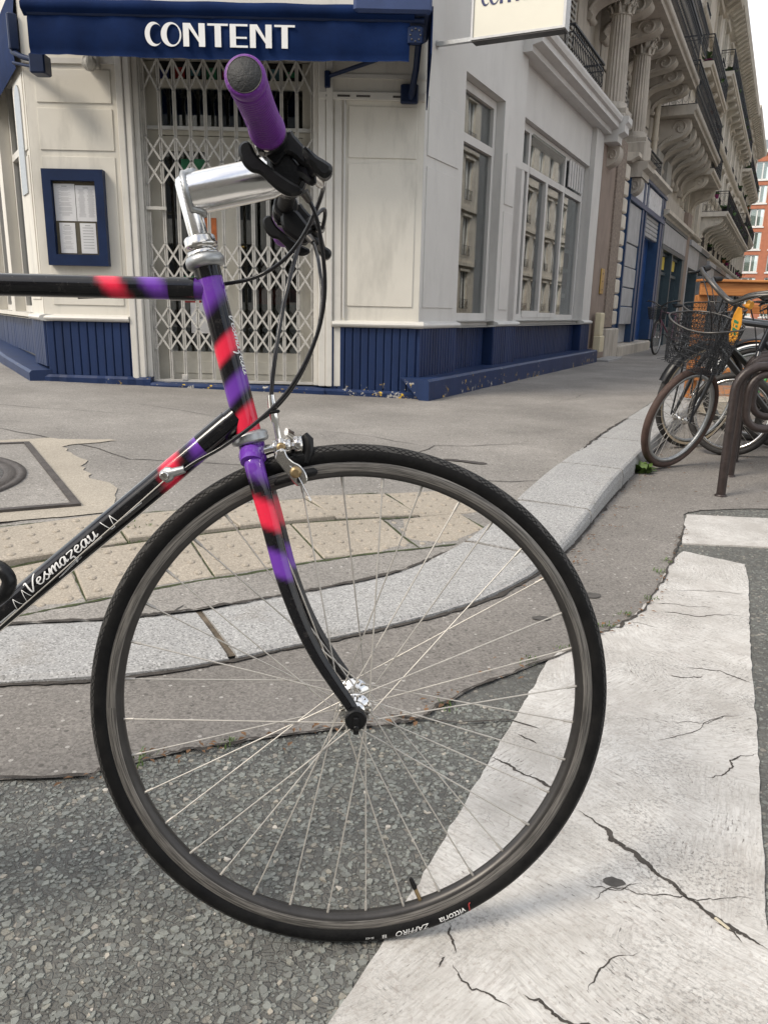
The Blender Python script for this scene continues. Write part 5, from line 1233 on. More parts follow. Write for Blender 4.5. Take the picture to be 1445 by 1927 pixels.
# lugs: thin raised sleeves where the tubes meet the head tube
for d_, L, rr, o in ((Vector((-1, 0, 0)), .030, .0140, TT1 + Vector((-.012, 0, 0))), ((DT0 - DT1).normalized(), .045, .0164, DT1 + (DT0 - DT1).normalized() * .012)):
    P = [o + d_ * L * i / 6 for i in range(7)]; mbk = MB(); mbk.tube(P, rr, 24, caps=False); mbk.c = [(*BLK, 1)] * len(mbk.v); mbk.build('lug', M_BPAINT, bike)
hb = MB(); hb.lathe([(.0165, 0), (.0165, .012)], 28, AX(HT, HD)); hb.c = [(*BLK, 1)] * len(hb.v); hb.build('head_tube_rim', M_BPAINT, bike)
# headset
up = -HD
hs = MB(); hs.lathe([(.0150, .000), (.0215, .002), (.0235, .006), (.0235, .010), (.0215, .0145), (.017, .016)], 32, AX(HT, up)); hs.build('headset_cup', M_SATIN, bike)
hs = MB(); hs.lathe([(.0185, .016), (.0185, .021), (.0165, .0215), (.0165, .0235), (.0195, .024), (.0200, .0275), (.0190, .030), (.0190, .0355), (.0178, .0375), (.0135, .038)], 32, AX(HT, up)); hs.build('headset_locknut', M_CHROME, bike)
hs = MB(); hs.lathe([(.0150, -.001), (.0215, .001), (.0235, .0045), (.0225, .008), (.0235, .0095), (.0225, .013), (.0165, .015)], 32, AX(HB, HD)); hs.build('headset_cup', M_SATIN, bike)
# stem: quill with a fat welded extension
ST = Vector((-.2085, 0, .990)); SB = HT + up * .036
st = MB(); st.tube([SB, ST - (ST - SB).normalized() * .006, ST, ST + (ST - SB).normalized() * .003], [.0117, .0117, .0100, .0055], 28); stem = st.build('stem', M_POLISH, bike)
EX0, EX1 = Vector((-.199, 0, .9725)), Vector((-.088, 0, .9985)); ed = (EX1 - EX0).normalized()
ex = MB(); ex.tube([EX0 - ed * .002, EX0 + ed * .01, EX1 - ed * .018, EX1 - ed * .004], [.0235, .0240, .0240, .0200], 40); ex.build('extension', M_POLISH, stem)
wb = MB(); beads = []
for i in range(64):                                     # weld bead running round the joint of the extension and the quill
    t = 2 * math.pi * i / 64; yy = .0245 * math.cos(t); zz = .0245 * math.sin(t)
    bx = math.sqrt(max(0, .0122 ** 2 - min(abs(yy), .0122) ** 2)) if abs(yy) < .0122 else 0
    qd = (ST - SB).normalized(); perp = Vector((-ed.z, 0, ed.x)); c0 = EX0 + perp * zz + Vector((0, yy, 0)); axp = SB + qd * ((c0 - SB).dot(qd)); beads.append(Vector((axp.x, 0, axp.z)) + Vector((qd.z, 0, -qd.x)) * (bx + .0015) + Vector((0, yy * .98, 0)))
wb.tube(beads, [.0032 if i % 2 else .0042 for i in range(64)], 6, closed=True); wb.build('weld_bead', M_SATIN, stem)
# handlebar
BC = Vector((-.0850, 0, .9950)); BE = Vector((-.1050, -.285, .9915))
bar_pts = [(-.105, -.282, .9915), (-.1005, -.20, .9915), (-.0945, -.12, .992), (-.087, -.05, .994), (-.085, 0, .995), (-.087, .05, .994), (-.0945, .12, .992), (-.1005, .20, .9915), (-.105, .282, .9915)]
hbm = MB(); hbm.tube(smooth_path(bar_pts, 4), .0112, 16); hbm.build('handlebar', M_RUBBER, bike)
MB().lathe([(.0185, -.02), (.0205, -.018), (.0205, .018), (.0185, .02)], 24, T(-.085, 0, .995) @ RX(90)).build('bar_clamp', M_POLISH, bike)
M_CAPTEX = Mat('textured grey cap'); _p = M_CAPTEX.pos((1, 1, 1), mode='object')
_b = M_CAPTEX.n('ShaderNodeTexBrick', Vector=M_CAPTEX.pos((1, 1, 1), mode='object'), Scale=120., Color1=(.045, .047, .05, 1), Color2=(.028, .03, .032, 1), Mortar=(.02, .02, .02, 1)); _b.inputs['Mortar Size'].default_value = .03; _b.inputs['Row Height'].default_value = .22
M_CAPTEX.col(M_CAPTEX.mix(M_CAPTEX.noise(_p, 260, 4, .7), _b.outputs['Color'], (.02, .021, .022))); M_CAPTEX.set(Roughness=.6); M_CAPTEX.bump(M_CAPTEX.noise(_p, 320, 3, .7), .6, .002); M_CAPTEX = M_CAPTEX.m
PADDLE = [(-0.1291, 0.9794), (-0.1264, 0.9857), (-0.1199, 0.9885), (-0.1146, 0.9841), (-0.1104, 0.9759), (-0.1040, 0.9689), (-0.0889, 0.9579), (-0.0716, 0.9470), (-0.0596, 0.9411), (-0.0607, 0.9347), (-0.0716, 0.9312), (-0.0847, 0.9361), (-0.0971, 0.9462), (-0.1062, 0.9542), (-0.1149, 0.9561), (-0.1223, 0.9620), (-0.1271, 0.9702)]
POD = [(-0.1012, 0.9828), (-0.0912, 0.9884), (-0.0791, 0.9878), (-0.0669, 0.9744), (-0.0586, 0.9639), (-0.0574, 0.9559), (-0.0647, 0.9422), (-0.0764, 0.9440), (-0.0925, 0.9543), (-0.1002, 0.9652)]
PERCH = [(-0.1046, 0.9951), (-0.0938, 0.9882), (-0.0757, 1.0024), (-0.0698, 0.9964), (-0.0566, 0.9832), (-0.0434, 0.9752), (-0.0423, 0.9678), (-0.0500, 0.9612), (-0.0621, 0.9661), (-0.0742, 0.9762), (-0.0895, 0.9778), (-0.1004, 0.9806)]
BLADE = [(-0.0623, 0.9678), (-0.0551, 0.9661), (-0.0469, 0.9595), (-0.0366, 0.9539), (-0.0309, 0.9492), (-0.0314, 0.9422), (-0.0376, 0.9370), (-0.0448, 0.9398), (-0.0510, 0.9475), (-0.0582, 0.9552)]
BLOCK = [(-0.1109, 0.9825), (-0.1045, 0.9869), (-0.0976, 0.9809), (-0.1003, 0.9726), (-0.1067, 0.9734)]
CALARM = [(-0.0961, 0.6686), (-0.0878, 0.6694), (-0.0836, 0.6610), (-0.0765, 0.6546), (-0.0694, 0.6511), (-0.0624, 0.6427), (-0.0599, 0.6327), (-0.0638, 0.6271), (-0.0710, 0.6255), (-0.0766, 0.6298), (-0.0864, 0.6425), (-0.0934, 0.6517), (-0.0983, 0.6580), (-0.0976, 0.6637)]
def controls(sd):
    """grip, brake lever and shifter of one side (sd = -1 near, +1 far)"""
    def Y(p): return Vector((p[0], p[1] * sd, p[2]))
    g0 = Y((-.1055, .284, .9915)); g1 = Y((-.0965, .158, .992)); gd = (g0 - g1).normalized(); L = (g0 - g1).length
    prof = [(.0170, 0), (.0185, .002), (.0185, .007)]; n_ = 22
    for i in range(n_):
        t = .009 + (L - .022) * i / n_; dt_ = (L - .022) / n_; r0 = .0160 - .0008 * math.sin(math.pi * i / n_); prof += [(r0 + .0013, t), (r0 + .0013, t + dt_ * .55), (r0, t + dt_ * .7), (r0, t + dt_ * .95)]
    prof += [(.0163, L - .012), (.0172, L - .010), (.0178, L - .004), (.0174, L - .0005), (.0160, L + .0012), (.0140, L + .0012)]
    grip = MB().lathe(prof, 36, AX(g1, gd)).build('grip', M_GRIP, bike)
    cap = MB(); cap.lathe([(.0143, -.004), (.0143, .0010), (.0136, .0022), (1e-4, .0022)], 32); cap.build('end_cap', M_CAPTEX, grip, AX(g0, gd))
    MB().lathe([(.0142, .0008), (.0147, .0008), (.0147, .0018), (.0142, .0019)], 32, AX(g0, gd), closed=True).build('cap_rim', M_DARKST, grip)
    MB().lathe([(.0185, -.0045), (.0185, -.0005)], 28, AX(g1, gd)).build('lock_ring', M_CHROME, grip)
    # brake lever: clamp round the bar, perch, curved blade
    def plate(poly, y0, y1, bev, nm, mt, par, sub=3, shr=.93):
        m = MB(); ya, yb = sorted((y0 * sd, y1 * sd)); cx = sum(p[0] for p in poly) / len(poly); cz = sum(p[1] for p in poly) / len(poly); poly = [(cx + (p[0] - cx) * shr, cz + (p[1] - cz) * shr) for p in poly]; m.cprism(poly, ya, yb, bev, sub); return m.build(nm, mt, par)
    b = MB(); b.lathe([(.0165, -.011), (.0180, -.008), (.0180, .008), (.0165, .011)], 24, AX(Y((-.0955, .142, .992)), gd)); brk = b.build('brake_lever', M_PLAST, bike)
    plate(PERCH, .128, .141, .003, 'perch', M_PLAST, brk)
    MB().tube([Y(p) for p in ((-.062, .118, .974), (-.054, .132, .966), (-.049, .150, .959), (-.0455, .185, .953))], [.0080, .0080, .0072, .0070], 12, asp=[.9, .8, .7, .7]).build('lever_arm', M_PLAST, brk)
    plate(BLADE, .180, .197, .0035, 'blade', M_PLAST, brk)
    MB().lathe([(.0042, 0), (.0048, .001), (.0040, .003), (.0015, .0035)], 10, AX(Y((-.056, .1412, .972)), (0, sd, 0))).build('pivot_bolt', M_CHROME, brk)
    MB().tube([Y((-.052, .122, .966)), Y((-.046, .104, .962)), Y((-.044, .096, .960))], [.0066, .0066, .0042], 12).build('barrel_adjuster', M_CHROME, brk)
    # shifter pod, its window block and the big thumb paddle
    b = MB(); b.lathe([(.0150, -.008), (.0166, -.006), (.0166, .006), (.0150, .008)], 20, AX(Y((-.0935, .116, .9925)), gd)); pod = b.build('shifter', M_PLAST, bike)
    plate(POD, .106, .128, .004, 'shifter_housing', M_PLAST, pod); plate([(x * .8 - .016, z * .8 + .193) for x, z in POD], .128, .134, .002, 'housing_cover', M_RUBBER, pod)
    plate(BLOCK, .140, .156, .002, 'window_block', M_PLAST, pod, 1)
    MB().xf(T(*Y((-.0895, .137, .977))) @ RY(40)).bbox(-.0075, .0075, -.004, .004, -.0085, .0085, .0015).build('window_block', M_PLAST, pod)
    MB().xf(T(*Y((-.0900, .1425, .980))) @ RY(40)).bbox(-.0032, .0032, -.0012, .0012, -.0036, .0036, .0006).build('indicator', M_WHITE, pod)
    plate(PADDLE, .140, .148, .0028, 'thumb_paddle', M_PLAST, pod)
    MB().tube([Y(p) for p in ((-.072, .128, .964), (-.060, .134, .960), (-.052, .138, .952), (-.050, .139, .948))], [.008, .0075, .006, .003], 8, asp=.5, smooth=False).build('release_trigger', M_PLAST, pod)
    MB().tube([Y((-.062, .104, .950)), Y((-.056, .098, .942))], [.0055, .0038], 10).build('cable_boss', M_DARKST, pod)
controls(-1); controls(1)
# cables
def cable(pts, r=.0025, name='cable_housing', mat=None): return MB().tube(smooth_path(pts, 8), r, 10).build(name, mat or M_BCABLE, bike)
cable([(-.0440, .096, .960), (-.0405, .082, .972), (-.0420, .066, .977), (-.0530, .048, .962), (-.0687, .02, .9282), (-.0825, -.01, .8744), (-.0917, -.02, .8288), (-.0982, -.03, .7838), (-.1022, -.03, .7522), (-.1036, -.03, .7345)], .0026)
cable([(-.056, -.098, .942), (-.0500, -.096, .930), (-.0444, -.085, .9084), (-.0397, -.07, .8709), (-.0409, -.06, .8368), (-.0496, -.05, .8014), (-.0685, -.045, .7613), (-.0909, -.04, .7299), (-.1236, -.03, .6998), (-.1631, -.022, .6716), (-.1958, -.02, .6531), (-.212, -.02, .6419)], .0024)
cable([(-.0560, .098, .942), (-.0530, .085, .932), (-.048, .05, .9057), (-.0436, .03, .8626), (-.0475, .02, .8217), (-.0606, .01, .7811), (-.0806, .01, .7446), (-.1077, .018, .7144), (-.135, .024, .6973), (-.1623, .026, .6801), (-.2028, .024, .6527), (-.222, .020, .638)], .0024)
cable([(-.0440, -.096, .960), (-.042, -.07, .962), (-.052, -.035, .945), (-.068, -.018, .920), (-.088, .004, .9015), (-.1103, .02, .8887), (-.1339, .025, .8793), (-.1607, .028, .874), (-.184, .028, .871), (-.2259, .022, .8629), (-.2756, .014, .8551), (-.34, .012, .851)], .0025)
# down tube cable stops and bare inner wires
for sd in (-1, 1):
    cs = MB().tube([(-.236, sd * .0165, .6335), (-.229, sd * .019, .638), (-.224, sd * .0205, .6405)], [.0085, .0095, .006], 10, asp=.6); cs.tube([(-.226, sd * .02, .639), (-.210, sd * .0205, .6435)], [.0058, .0046], 12); cs = cs.build('cable_stop', M_SATIN, bike)
    MB().lathe([(.0062, 0), (.0062, .003), (.0045, .005), (.0025, .0045)], 10, AX((-.2335, sd * .0225, .6355), (0, sd, 0))).build('stop_bolt', M_CHROME, cs)
    MB().tube([(-.232, sd * .020, .632), (-.655, sd * .012, .255)], .0008, 6).build('inner_wire', M_SPOKE, bike)
MB().tube([(-.228, -.0155, .6185), (-.60, -.0155, .305)], .0006, 5).build('inner_wire', M_SPOKE, bike)
# fork
FKC = [(-.1275, .006, .668), (-.1258, .022, .652), (-.1161, .0335, .6177), (-.1064, .037, .5822), (-.0981, .0395, .5497), (-.0897, .0415, .517), (-.0800, .0430, .4873), (-.0657, .0440, .4506), (-.0473, .0455, .4138), (-.0261, .0470, .3801), (-.0105, .0485, .3575), (-.002, .050, .3440)]
def zf_(z): return z
for sd in (-1, 1):
    P = smooth_path([(x, y * sd, z) for x, y, z in FKC], 7); n_ = len(P) - 1
    rr = [.0128 - .0058 * (i / n_) ** 1.1 for i in range(n_ + 1)]
    zs = [p.z for p in P]; tz_ = lambda z: min(range(len(zs)), key=lambda k: abs(zs[k] - z)) / n_
    spec = [(-.1, tz_(.636), PUR, .028), (tz_(.606), tz_(.573), RED, .017), (tz_(.544), tz_(.512), PUR, .017)]
    painted('fork_blade', None, None, rr, None, spec, -.018, path=P, seg=20, ups=(1, 0, 0), asp=[.62 if 8 < i else .8 for i in range(n_ + 1)])
cr = MB(); cr.lathe([(.0165, 0), (.0165, .006), (.0150, .010)], 24, AX(HB + HD * .014, HD)); cr.tube([(-.1290, -.024, .6530), (-.1300, -.018, .6600), (-.1305, 0, .6640), (-.1300, .018, .6600), (-.1290, .024, .6530)], [.013, .0150, .0160, .0150, .013], 16, upv=(1, 0, 0)); cr.tube([HB + HD * .012, HB + HD * .040], [.0155, .0150], 20); cr.c = [(*PUR, 1)] * len(cr.v); cr.build('fork_crown', M_BPAINT, bike)
for sd in (-1, 1):
    de = MB(); de.tube([(-.004, sd * .0495, .347), (.0, sd * .050, .338), (.003, sd * .050, .329)], [.0095, .0125, .010], 14, asp=.35, upv=(1, 0, 0)); de.c = [(*BLK, 1)] * len(de.v); de.build('fork_end', M_BPAINT, bike)
# front brake caliper
cal = MB(); cal.tube([(-.118, 0, .6655), (-.106, 0, .6685), (-.070, 0, .6725)], [.0075, .0060, .0060], 12); cal.lathe([(.011, 0), (.012, .003), (.010, .006)], 14, AX((-.103, 0, .669), (1, 0, .1))); brake = cal.build('front_brake', M_CHROME, bike)
m = MB(); m.cprism(CALARM, -.0465, -.0405, .0012, 3); m.build('caliper_arm', M_CHROME, brake)
MB().tube([(-.0935, -.031, .680), (-.0920, -.036, .672), (-.0905, -.041, .664)], [.0052, .0062, .0075], 12, asp=.8).build('arm_root', M_CHROME, brake)
MB().cprism([(-.0700 + .0026 * math.cos(t), .6335 + .0042 * math.sin(t)) for t in np.linspace(0, 6.28, 13)[:-1]], -.0469, -.0455, .0002, 1).build('arm_slot', M_RUBBER, brake)
MB().tube([(-.088, .006, .690), (-.082, .022, .686), (-.080, .036, .668), (-.074, .040, .650), (-.068, .040, .638)], [.005, .006, .0065, .007, .006], 10, asp=.6).build('caliper_arm', M_CHROME, brake)
MB().lathe([(.0085, 0), (.0100, .002), (.0100, .008), (.0080, .010)], 14, AX((-.0905, -.012, .672), (.95, -.1, .12))).build('pivot_nut', M_CHROME, brake)
MB().lathe([(.0050, 0), (.0058, .001), (.0058, .004), (.0030, .0045)], 10, AX((-.0915, -.040, .672), (0, -1, .1))).build('arm_bolt', M_BRONZE, brake)
MB().lathe([(.0115, 0), (.0125, .002), (.0125, .008), (.0115, .010), (.009, .011)], 18, AX((-.0770, -.006, .6735), (1, 0, .12))).build('quick_release_boss', M_CHROME, brake)
MB().tube([(-.0655, -.006, .686), (-.0610, -.008, .680), (-.0600, -.010, .665), (-.0630, -.012, .652)], [.0060, .0085, .0080, .0040], 12, asp=.6).build('quick_release_lever', M_PLAST, brake)
MB().tube([(-.1040, -.030, .7345), (-.1025, -.030, .7190)], [.0045, .0052], 14).build('cable_ferrule', M_POLISH, brake)
MB().lathe([(.0068, 0), (.0082, .0012), (.0082, .0030), (.0068, .0042)], 18, AX((-.1018, -.030, .7165), (.12, 0, -1))).build('adjuster_ring', M_RUBBER, brake)
MB().tube([(-.1010, -.030, .712), (-.0995, -.030, .703), (-.0985, -.030, .7015), (-.0940, -.031, .678)], [.0052, .0052, .0040, .0036], 12).build('adjuster', M_POLISH, brake)
MB().tube([(-.0935, -.033, .676), (-.0870, -.044, .656), (-.0735, -.048, .6425), (-.0620, -.046, .620), (-.0560, -.044, .6085)], .0009, 6).build('inner_wire', M_POLISH, brake); MB().tube([(-.0585, -.0447, .613), (-.0560, -.044, .6080)], .0014, 8).build('wire_end', M_WHITE, brake)
MB().lathe([(.0060, 0), (.0075, .001), (.0070, .005), (.0035, .006)], 12, AX((-.0738, -.0445, .6425), (0, -1, 0))).build('clamp_bolt', M_BRONZE, brake)
for sd in (-1, 1):
    P = [(-.1005, sd * .0185, .6255), (-.0955, sd * .0195, .6295), (-.0800, sd * .0200, .6345), (-.0610, sd * .0200, .6395), (-.0520, sd * .0195, .6415), (-.0490, sd * .0185, .6415)]
    MB().tube(P, [.0035, .0068, .0078, .0078, .0072, .0035], 10, asp=.75, upv=(0, 1, 0)).build('brake_shoe', M_RUBBER, brake)

# ---- front wheel: tyre, rim, hub, 36 spokes
def tyre_material():
    m = Mat('bicycle tyre'); uv = m.n('ShaderNodeUVMap', _uv_map='UVMap').outputs[0]; s = m.n('ShaderNodeSeparateXYZ', Vector=uv); U, V = s.outputs[0], s.outputs[1]
    d = m.math('ABSOLUTE', m.math('SUBTRACT', V, .5)); tread = m.math('LESS_THAN', d, .15)
    x = m.math('MULTIPLY', U, 230.); y = m.math('MULTIPLY', d, 9.)
    l1 = m.math('PINGPONG', m.math('ADD', x, m.math('MULTIPLY', y, 1.5)), .5); l2 = m.math('PINGPONG', m.math('SUBTRACT', x, m.math('MULTIPLY', y, 1.5)), .5)
    gap = m.math('GREATER_THAN', m.math('PINGPONG', m.math('ADD', m.math('MULTIPLY', U, 37.), m.math('MULTIPLY', d, 4.)), .5), .09)
    g = m.math('MULTIPLY', m.math('MULTIPLY', m.math('LESS_THAN', m.math('MINIMUM', l1, l2), .12), tread), gap)
    p = m.pos(mode='object'); dust = m.noise(p, 30, 5, .7)
    c = m.mix(m.ramp(dust, [(.35, 0.), (.75, 1.)]), (.0055, .0055, .006), (.014, .0137, .0133))
    c = m.mix(m.math('MULTIPLY', tread, .75), c, (.070, .068, .066)); c = m.mix(g, c, (.005, .005, .005))
    m.col(c); m.set(Roughness=m.ramp(dust, [(.3, .5), (.8, .75)]), Specular_IOR_Level=.12); m.bump(m.math('SUBTRACT', m.math('MULTIPLY', m.noise(p, 220, 3, .7), .3), g), .9, .0022); return m.m
def torus_uv(name, Rc, prof, mat, n=180):
    """ring in the x-z plane; prof = [(radial offset, y)] closed"""
    k = len(prof); v = []; f = []; uv = []
    for i in range(n):
        a = 2 * math.pi * i / n
        for (r, y) in prof: v.append(((Rc + r) * math.cos(a), y, (Rc + r) * math.sin(a)))
    for i in range(n):
        for j in range(k):
            f.append((i * k + j, i * k + (j + 1) % k, ((i + 1) % n) * k + (j + 1) % k, ((i + 1) % n) * k + j)); uv += [(i / n, j / k), (i / n, (j + 1) / k), ((i + 1) / n, (j + 1) / k), ((i + 1) / n, j / k)]
    me = bpy.data.meshes.new(name); me.from_pydata(v, [], f); me.polygons.foreach_set('use_smooth', [True] * len(f)); me.materials.append(mat)
    l = me.uv_layers.new(name='UVMap'); l.data.foreach_set('uv', np.array(uv, np.float32).ravel()); me.update(); return me
M_TYRE = tyre_material()
def rim_mat(name, c, worn):
    m = Mat(name); p = m.pos((1, 1, 1), mode='object'); s = m.n('ShaderNodeSeparateXYZ', Vector=p)
    an = m.n('ShaderNodeMath', _operation='ARCTAN2'); m.link(s.outputs[2], an.inputs[0]); m.link(s.outputs[0], an.inputs[1]); rad = m.math('SQRT', m.math('ADD', m.math('MULTIPLY', s.outputs[0], s.outputs[0]), m.math('MULTIPLY', s.outputs[2], s.outputs[2])))
    cv = m.n('ShaderNodeCombineXYZ', X=m.math('MULTIPLY', an.outputs[0], 2.2), Y=m.math('MULTIPLY', rad, 260.)); w = m.noise(cv.outputs[0], 2.4, 6, .65)
    m.col(m.mix(m.ramp(w, [(.42, 0.), (.60, 1.)]), c, worn)); m.set(Roughness=.42, Metallic=.55); return m.m
M_RIMT = rim_mat('worn brake track', (.09, .085, .08), (.27, .255, .235)); M_RIMB = simple('dark anodised rim', (.055, .052, .050), .38, .6, .15, 40, mode='object')
WC = Matrix.Translation((0, 0, .338))
def main_wheel(M, near=True):
    w = empty('front_wheel' if near else 'rear_wheel', M, parent=bike)
    pr = []
    for j in range(20):
        t = math.pi * (1 - 2 * (j + .5) / 20); pr.append((.0132 * math.cos(t) * (1.02 if abs(t) < .6 else 1), .0142 * math.sin(t)))
    me = torus_uv('tyre', .3245, pr, M_TYRE); obj('tyre', me, w)
    obj('rim', torus_uv('rim', .3075, [(.0085, -.0095), (.0085, .0095), (-.0045, .0100), (-.0105, .0055), (-.0112, .0), (-.0105, -.0055), (-.0045, -.0100)], M_RIMB), w)
    for sd in (-1, 1):
        v = []; f = []; n_ = 180
        for i in range(n_):
            a = 2 * math.pi * i / n_
            for r, y in ((.3165, .0098), (.3155, .01035), (.3045, .01055), (.3035, .0100)): v.append((r * math.cos(a), sd * y, r * math.sin(a)))
        for i in range(n_):
            for j in range(3): q = (i * 4 + j, i * 4 + j + 1, ((i + 1) % n_) * 4 + j + 1, ((i + 1) % n_) * 4 + j); f.append(q if sd > 0 else q[::-1])
        MB().add(v, f, True).build('brake_track', M_RIMT, w)
    hub = MB(); hub.lathe([(.0055, -.0495), (.0055, -.040), (.0125, -.0395), (.0135, -.034), (.0135, -.0315), (.0215, -.0305), (.0220, -.029), (.0215, -.0275), (.0130, -.0265), (.0105, -.020), (.0100, 0), (.0105, .020), (.0130, .0265), (.0215, .0275), (.0220, .029), (.0215, .0305), (.0135, .0315), (.0135, .034), (.0125, .0395), (.0055, .040), (.0055, .0495)], 32, RX(90)); hub.build('hub', M_POLISH, w)
    for sd in (-1, 1):
        for k in range(18):
            hole = 2 * math.pi * k / 18 + (math.pi / 18 if sd > 0 else 0); dirn = 1 if k % 2 else -1
            rimk = hole + dirn * 2 * math.pi * (3 / 18 * .92); rimk = (2 * round((rimk / (2 * math.pi / 36) - (0 if sd < 0 else 1)) / 2) + (0 if sd < 0 else 1)) * 2 * math.pi / 36 + .06
            h = Vector((.0190 * math.cos(hole), sd * (.0290 + (.0016 if k % 4 < 2 else -.0016)), .0190 * math.sin(hole))); e = Vector((.2968 * math.cos(rimk), sd * .002, .2968 * math.sin(rimk))); q = h.lerp(e, .955)
            mb = MB(); mb.tube([h, e], .00098, 6); mb.tube([q, e], .0019, 6); mb.ball(tuple(h + Vector((0, sd * .0012 * (1 if k % 4 < 2 else -1), 0))), .0021, 6, 4); mb.build('spoke', M_SPOKE, w)
    for sd in (-1, 1):
        for k in range(18):
            hole = 2 * math.pi * (k + .5) / 18; MB().lathe([(.0016, 0), (.0012, .0008)], 6, AX((.0190 * math.cos(hole), sd * .0302, .0190 * math.sin(hole)), (0, sd, 0))).build('spoke_head', M_CHROME, w) if near else None
    va = R(-72); e = Vector((.297 * math.cos(va), 0, .297 * math.sin(va))); t = Vector((.262 * math.cos(va - .012), 0, .262 * math.sin(va - .012)))
    MB().tube([e, e.lerp(t, .55)], .0028, 8).build('valve_stem', M_BRONZE, w); MB().tube([e.lerp(t, .52), e.lerp(t, .6), e.lerp(t, .93), t], [.0030, .0036, .0030, .0022], 8).build('valve_cap', M_RUBBER, w)
    return w
fw = main_wheel(WC); rw = main_wheel(T(-1.065, 0, .338), False)
# quick release: black cap on the near side, lever on the far side
MB().lathe([(.0132, -.001), (.0138, .002), (.0135, .010), (.0118, .0122), (.0118, .0112), (1e-4, .0112)], 24, AX((0, -.0535, .338), (0, -1, 0)), smooth=False).build('skewer_cap', M_PLAST, bike)
MB().xf(T(0, -.0665, .333)).bbox(-.0035, .0035, -.0022, .0022, -.012, .0095, .001).xf(None).lathe([(.0034, 0), (.0034, .002), (.0018, .0022)], 10, AX((0, -.0685, .330), (0, -1, -.1))).build('skewer_nut', M_PLAST, bike)
MB().tube([(0, .052, .338), (0, .066, .338), (-.006, .070, .346), (-.022, .068, .366), (-.040, .064, .388), (-.046, .062, .396)], [.010, .0085, .006, .0055, .0060, .004], 10, asp=.7).build('skewer_lever', M_POLISH, bike)
# seat, cranks, kickstand: behind the left edge of the picture
MB().tube([(-.843, 0, .885), (-.868, 0, .968)], .0125, 14).build('seat_post', M_SATIN, bike)
MB().tube(smooth_path([(-.985, 0, .985), (-.93, 0, .982), (-.86, 0, .975), (-.78, 0, .978), (-.72, 0, .972)], 4), [.030, .055, .068, .072, .070, .066, .060, .055, .048, .042, .036, .030, .026, .024, .022, .020, .012], 14, asp=.35, upv=(0, 1, 0)).build('saddle', M_RUBBER, bike)
MB().lathe([(.095, -.0015), (.098, 0), (.095, .0015), (.060, .0015), (.060, -.0015)], 44, T(-.66, -.045, .272) @ RX(90), closed=True).build('chainring', M_SATIN, bike)
MB().tube([(-.66, -.060, .272), (-.56, -.066, .385), (-.545, -.067, .402)], [.014, .011, .012], 12, asp=.5).build('crank_arm', M_SATIN, bike); MB().xf(T(-.545, -.115, .402)).bbox(-.045, .045, -.04, .04, -.012, .012, .006).build('pedal', M_PLAST, bike)
MB().tube([(-.66, .060, .272), (-.775, .067, .142)], [.014, .012], 12, asp=.5).build('crank_arm', M_SATIN, bike); MB().xf(T(-.775, .115, .142)).bbox(-.045, .045, -.04, .04, -.012, .012, .006).build('pedal', M_PLAST, bike)
MB().tube([(-.73, .03, .262), (-.80, .12, .10), (-.815, .145, .026)], [.009, .008, .009], 10).build('kickstand', M_SATIN, bike)
MB().tube([(-.555, -.02, .365), (-.56, -.024, .40), (-.40, -.06, .500), (-.398, -.045, .523)], [.003] * 4, 6).build('bottle_cage_wire', M_RUBBER, bike) if False else None
MB().tube(smooth_path([(-.428, -.052, .488), (-.4125, -.060, .500), (-.4065, -.062, .514), (-.414, -.060, .526), (-.43, -.052, .532)], 4), .0085, 10).build('pump_end', M_PLAST, bike)

# ---- lettering
def text_mesh(s, size, shear=0., space=1.0):
    cu = bpy.data.curves.new('t', 'FONT'); cu.body = s; cu.size = size; cu.shear = shear; cu.space_character = space; cu.resolution_u = 4
    o = bpy.data.objects.new('t', cu); COL.objects.link(o); bpy.context.view_layer.update(); me = bpy.data.meshes.new_from_object(o.evaluated_get(bpy.context.evaluated_depsgraph_get())); bpy.data.objects.remove(o); bpy.data.curves.remove(cu)
    return [tuple(v.co) for v in me.vertices], [tuple(p.vertices) for p in me.polygons]
def cut_fine(V, F, step):
    """split long faces so that text can bend"""
    import bmesh
    bm = bmesh.new(); vs_ = [bm.verts.new(v) for v in V]
    for f in F:
        try: bm.faces.new([vs_[i] for i in f])
        except ValueError: pass
    bmesh.ops.triangulate(bm, faces=bm.faces[:])
    for _ in range(3):
        es = [e for e in bm.edges if e.calc_length() > step]
        if not es: break
        bmesh.ops.subdivide_edges(bm, edges=es, cuts=1); bmesh.ops.triangulate(bm, faces=bm.faces[:])
    bm.verts.index_update(); V = [tuple(v.co) for v in bm.verts]; F = [tuple(v.index for v in f.verts) for f in bm.faces]; bm.free(); return V, F
def on_tube(V, p0, p1, r, side=(0, -1, 0), along0=0., lift=.0004, v0=0.):
    """text x runs along the tube from p0, text y wraps round it on the given side"""
    p0, p1 = Vector(p0), Vector(p1); d = (p1 - p0).normalized(); n_ = Vector(side); n_ = (n_ - d * n_.dot(d)).normalized(); u = n_.cross(d).normalized()
    out = []
    for x, y, _ in V: a = (y + v0) / r; out.append(p0 + d * (along0 + x) + (n_ * math.cos(a) + u * math.sin(a)) * (r + lift))
    return out
L_DT = (DT1 - DT0).length; dd = (DT1 - DT0) / L_DT
def along(x): return (x - DT0.x) / dd.x
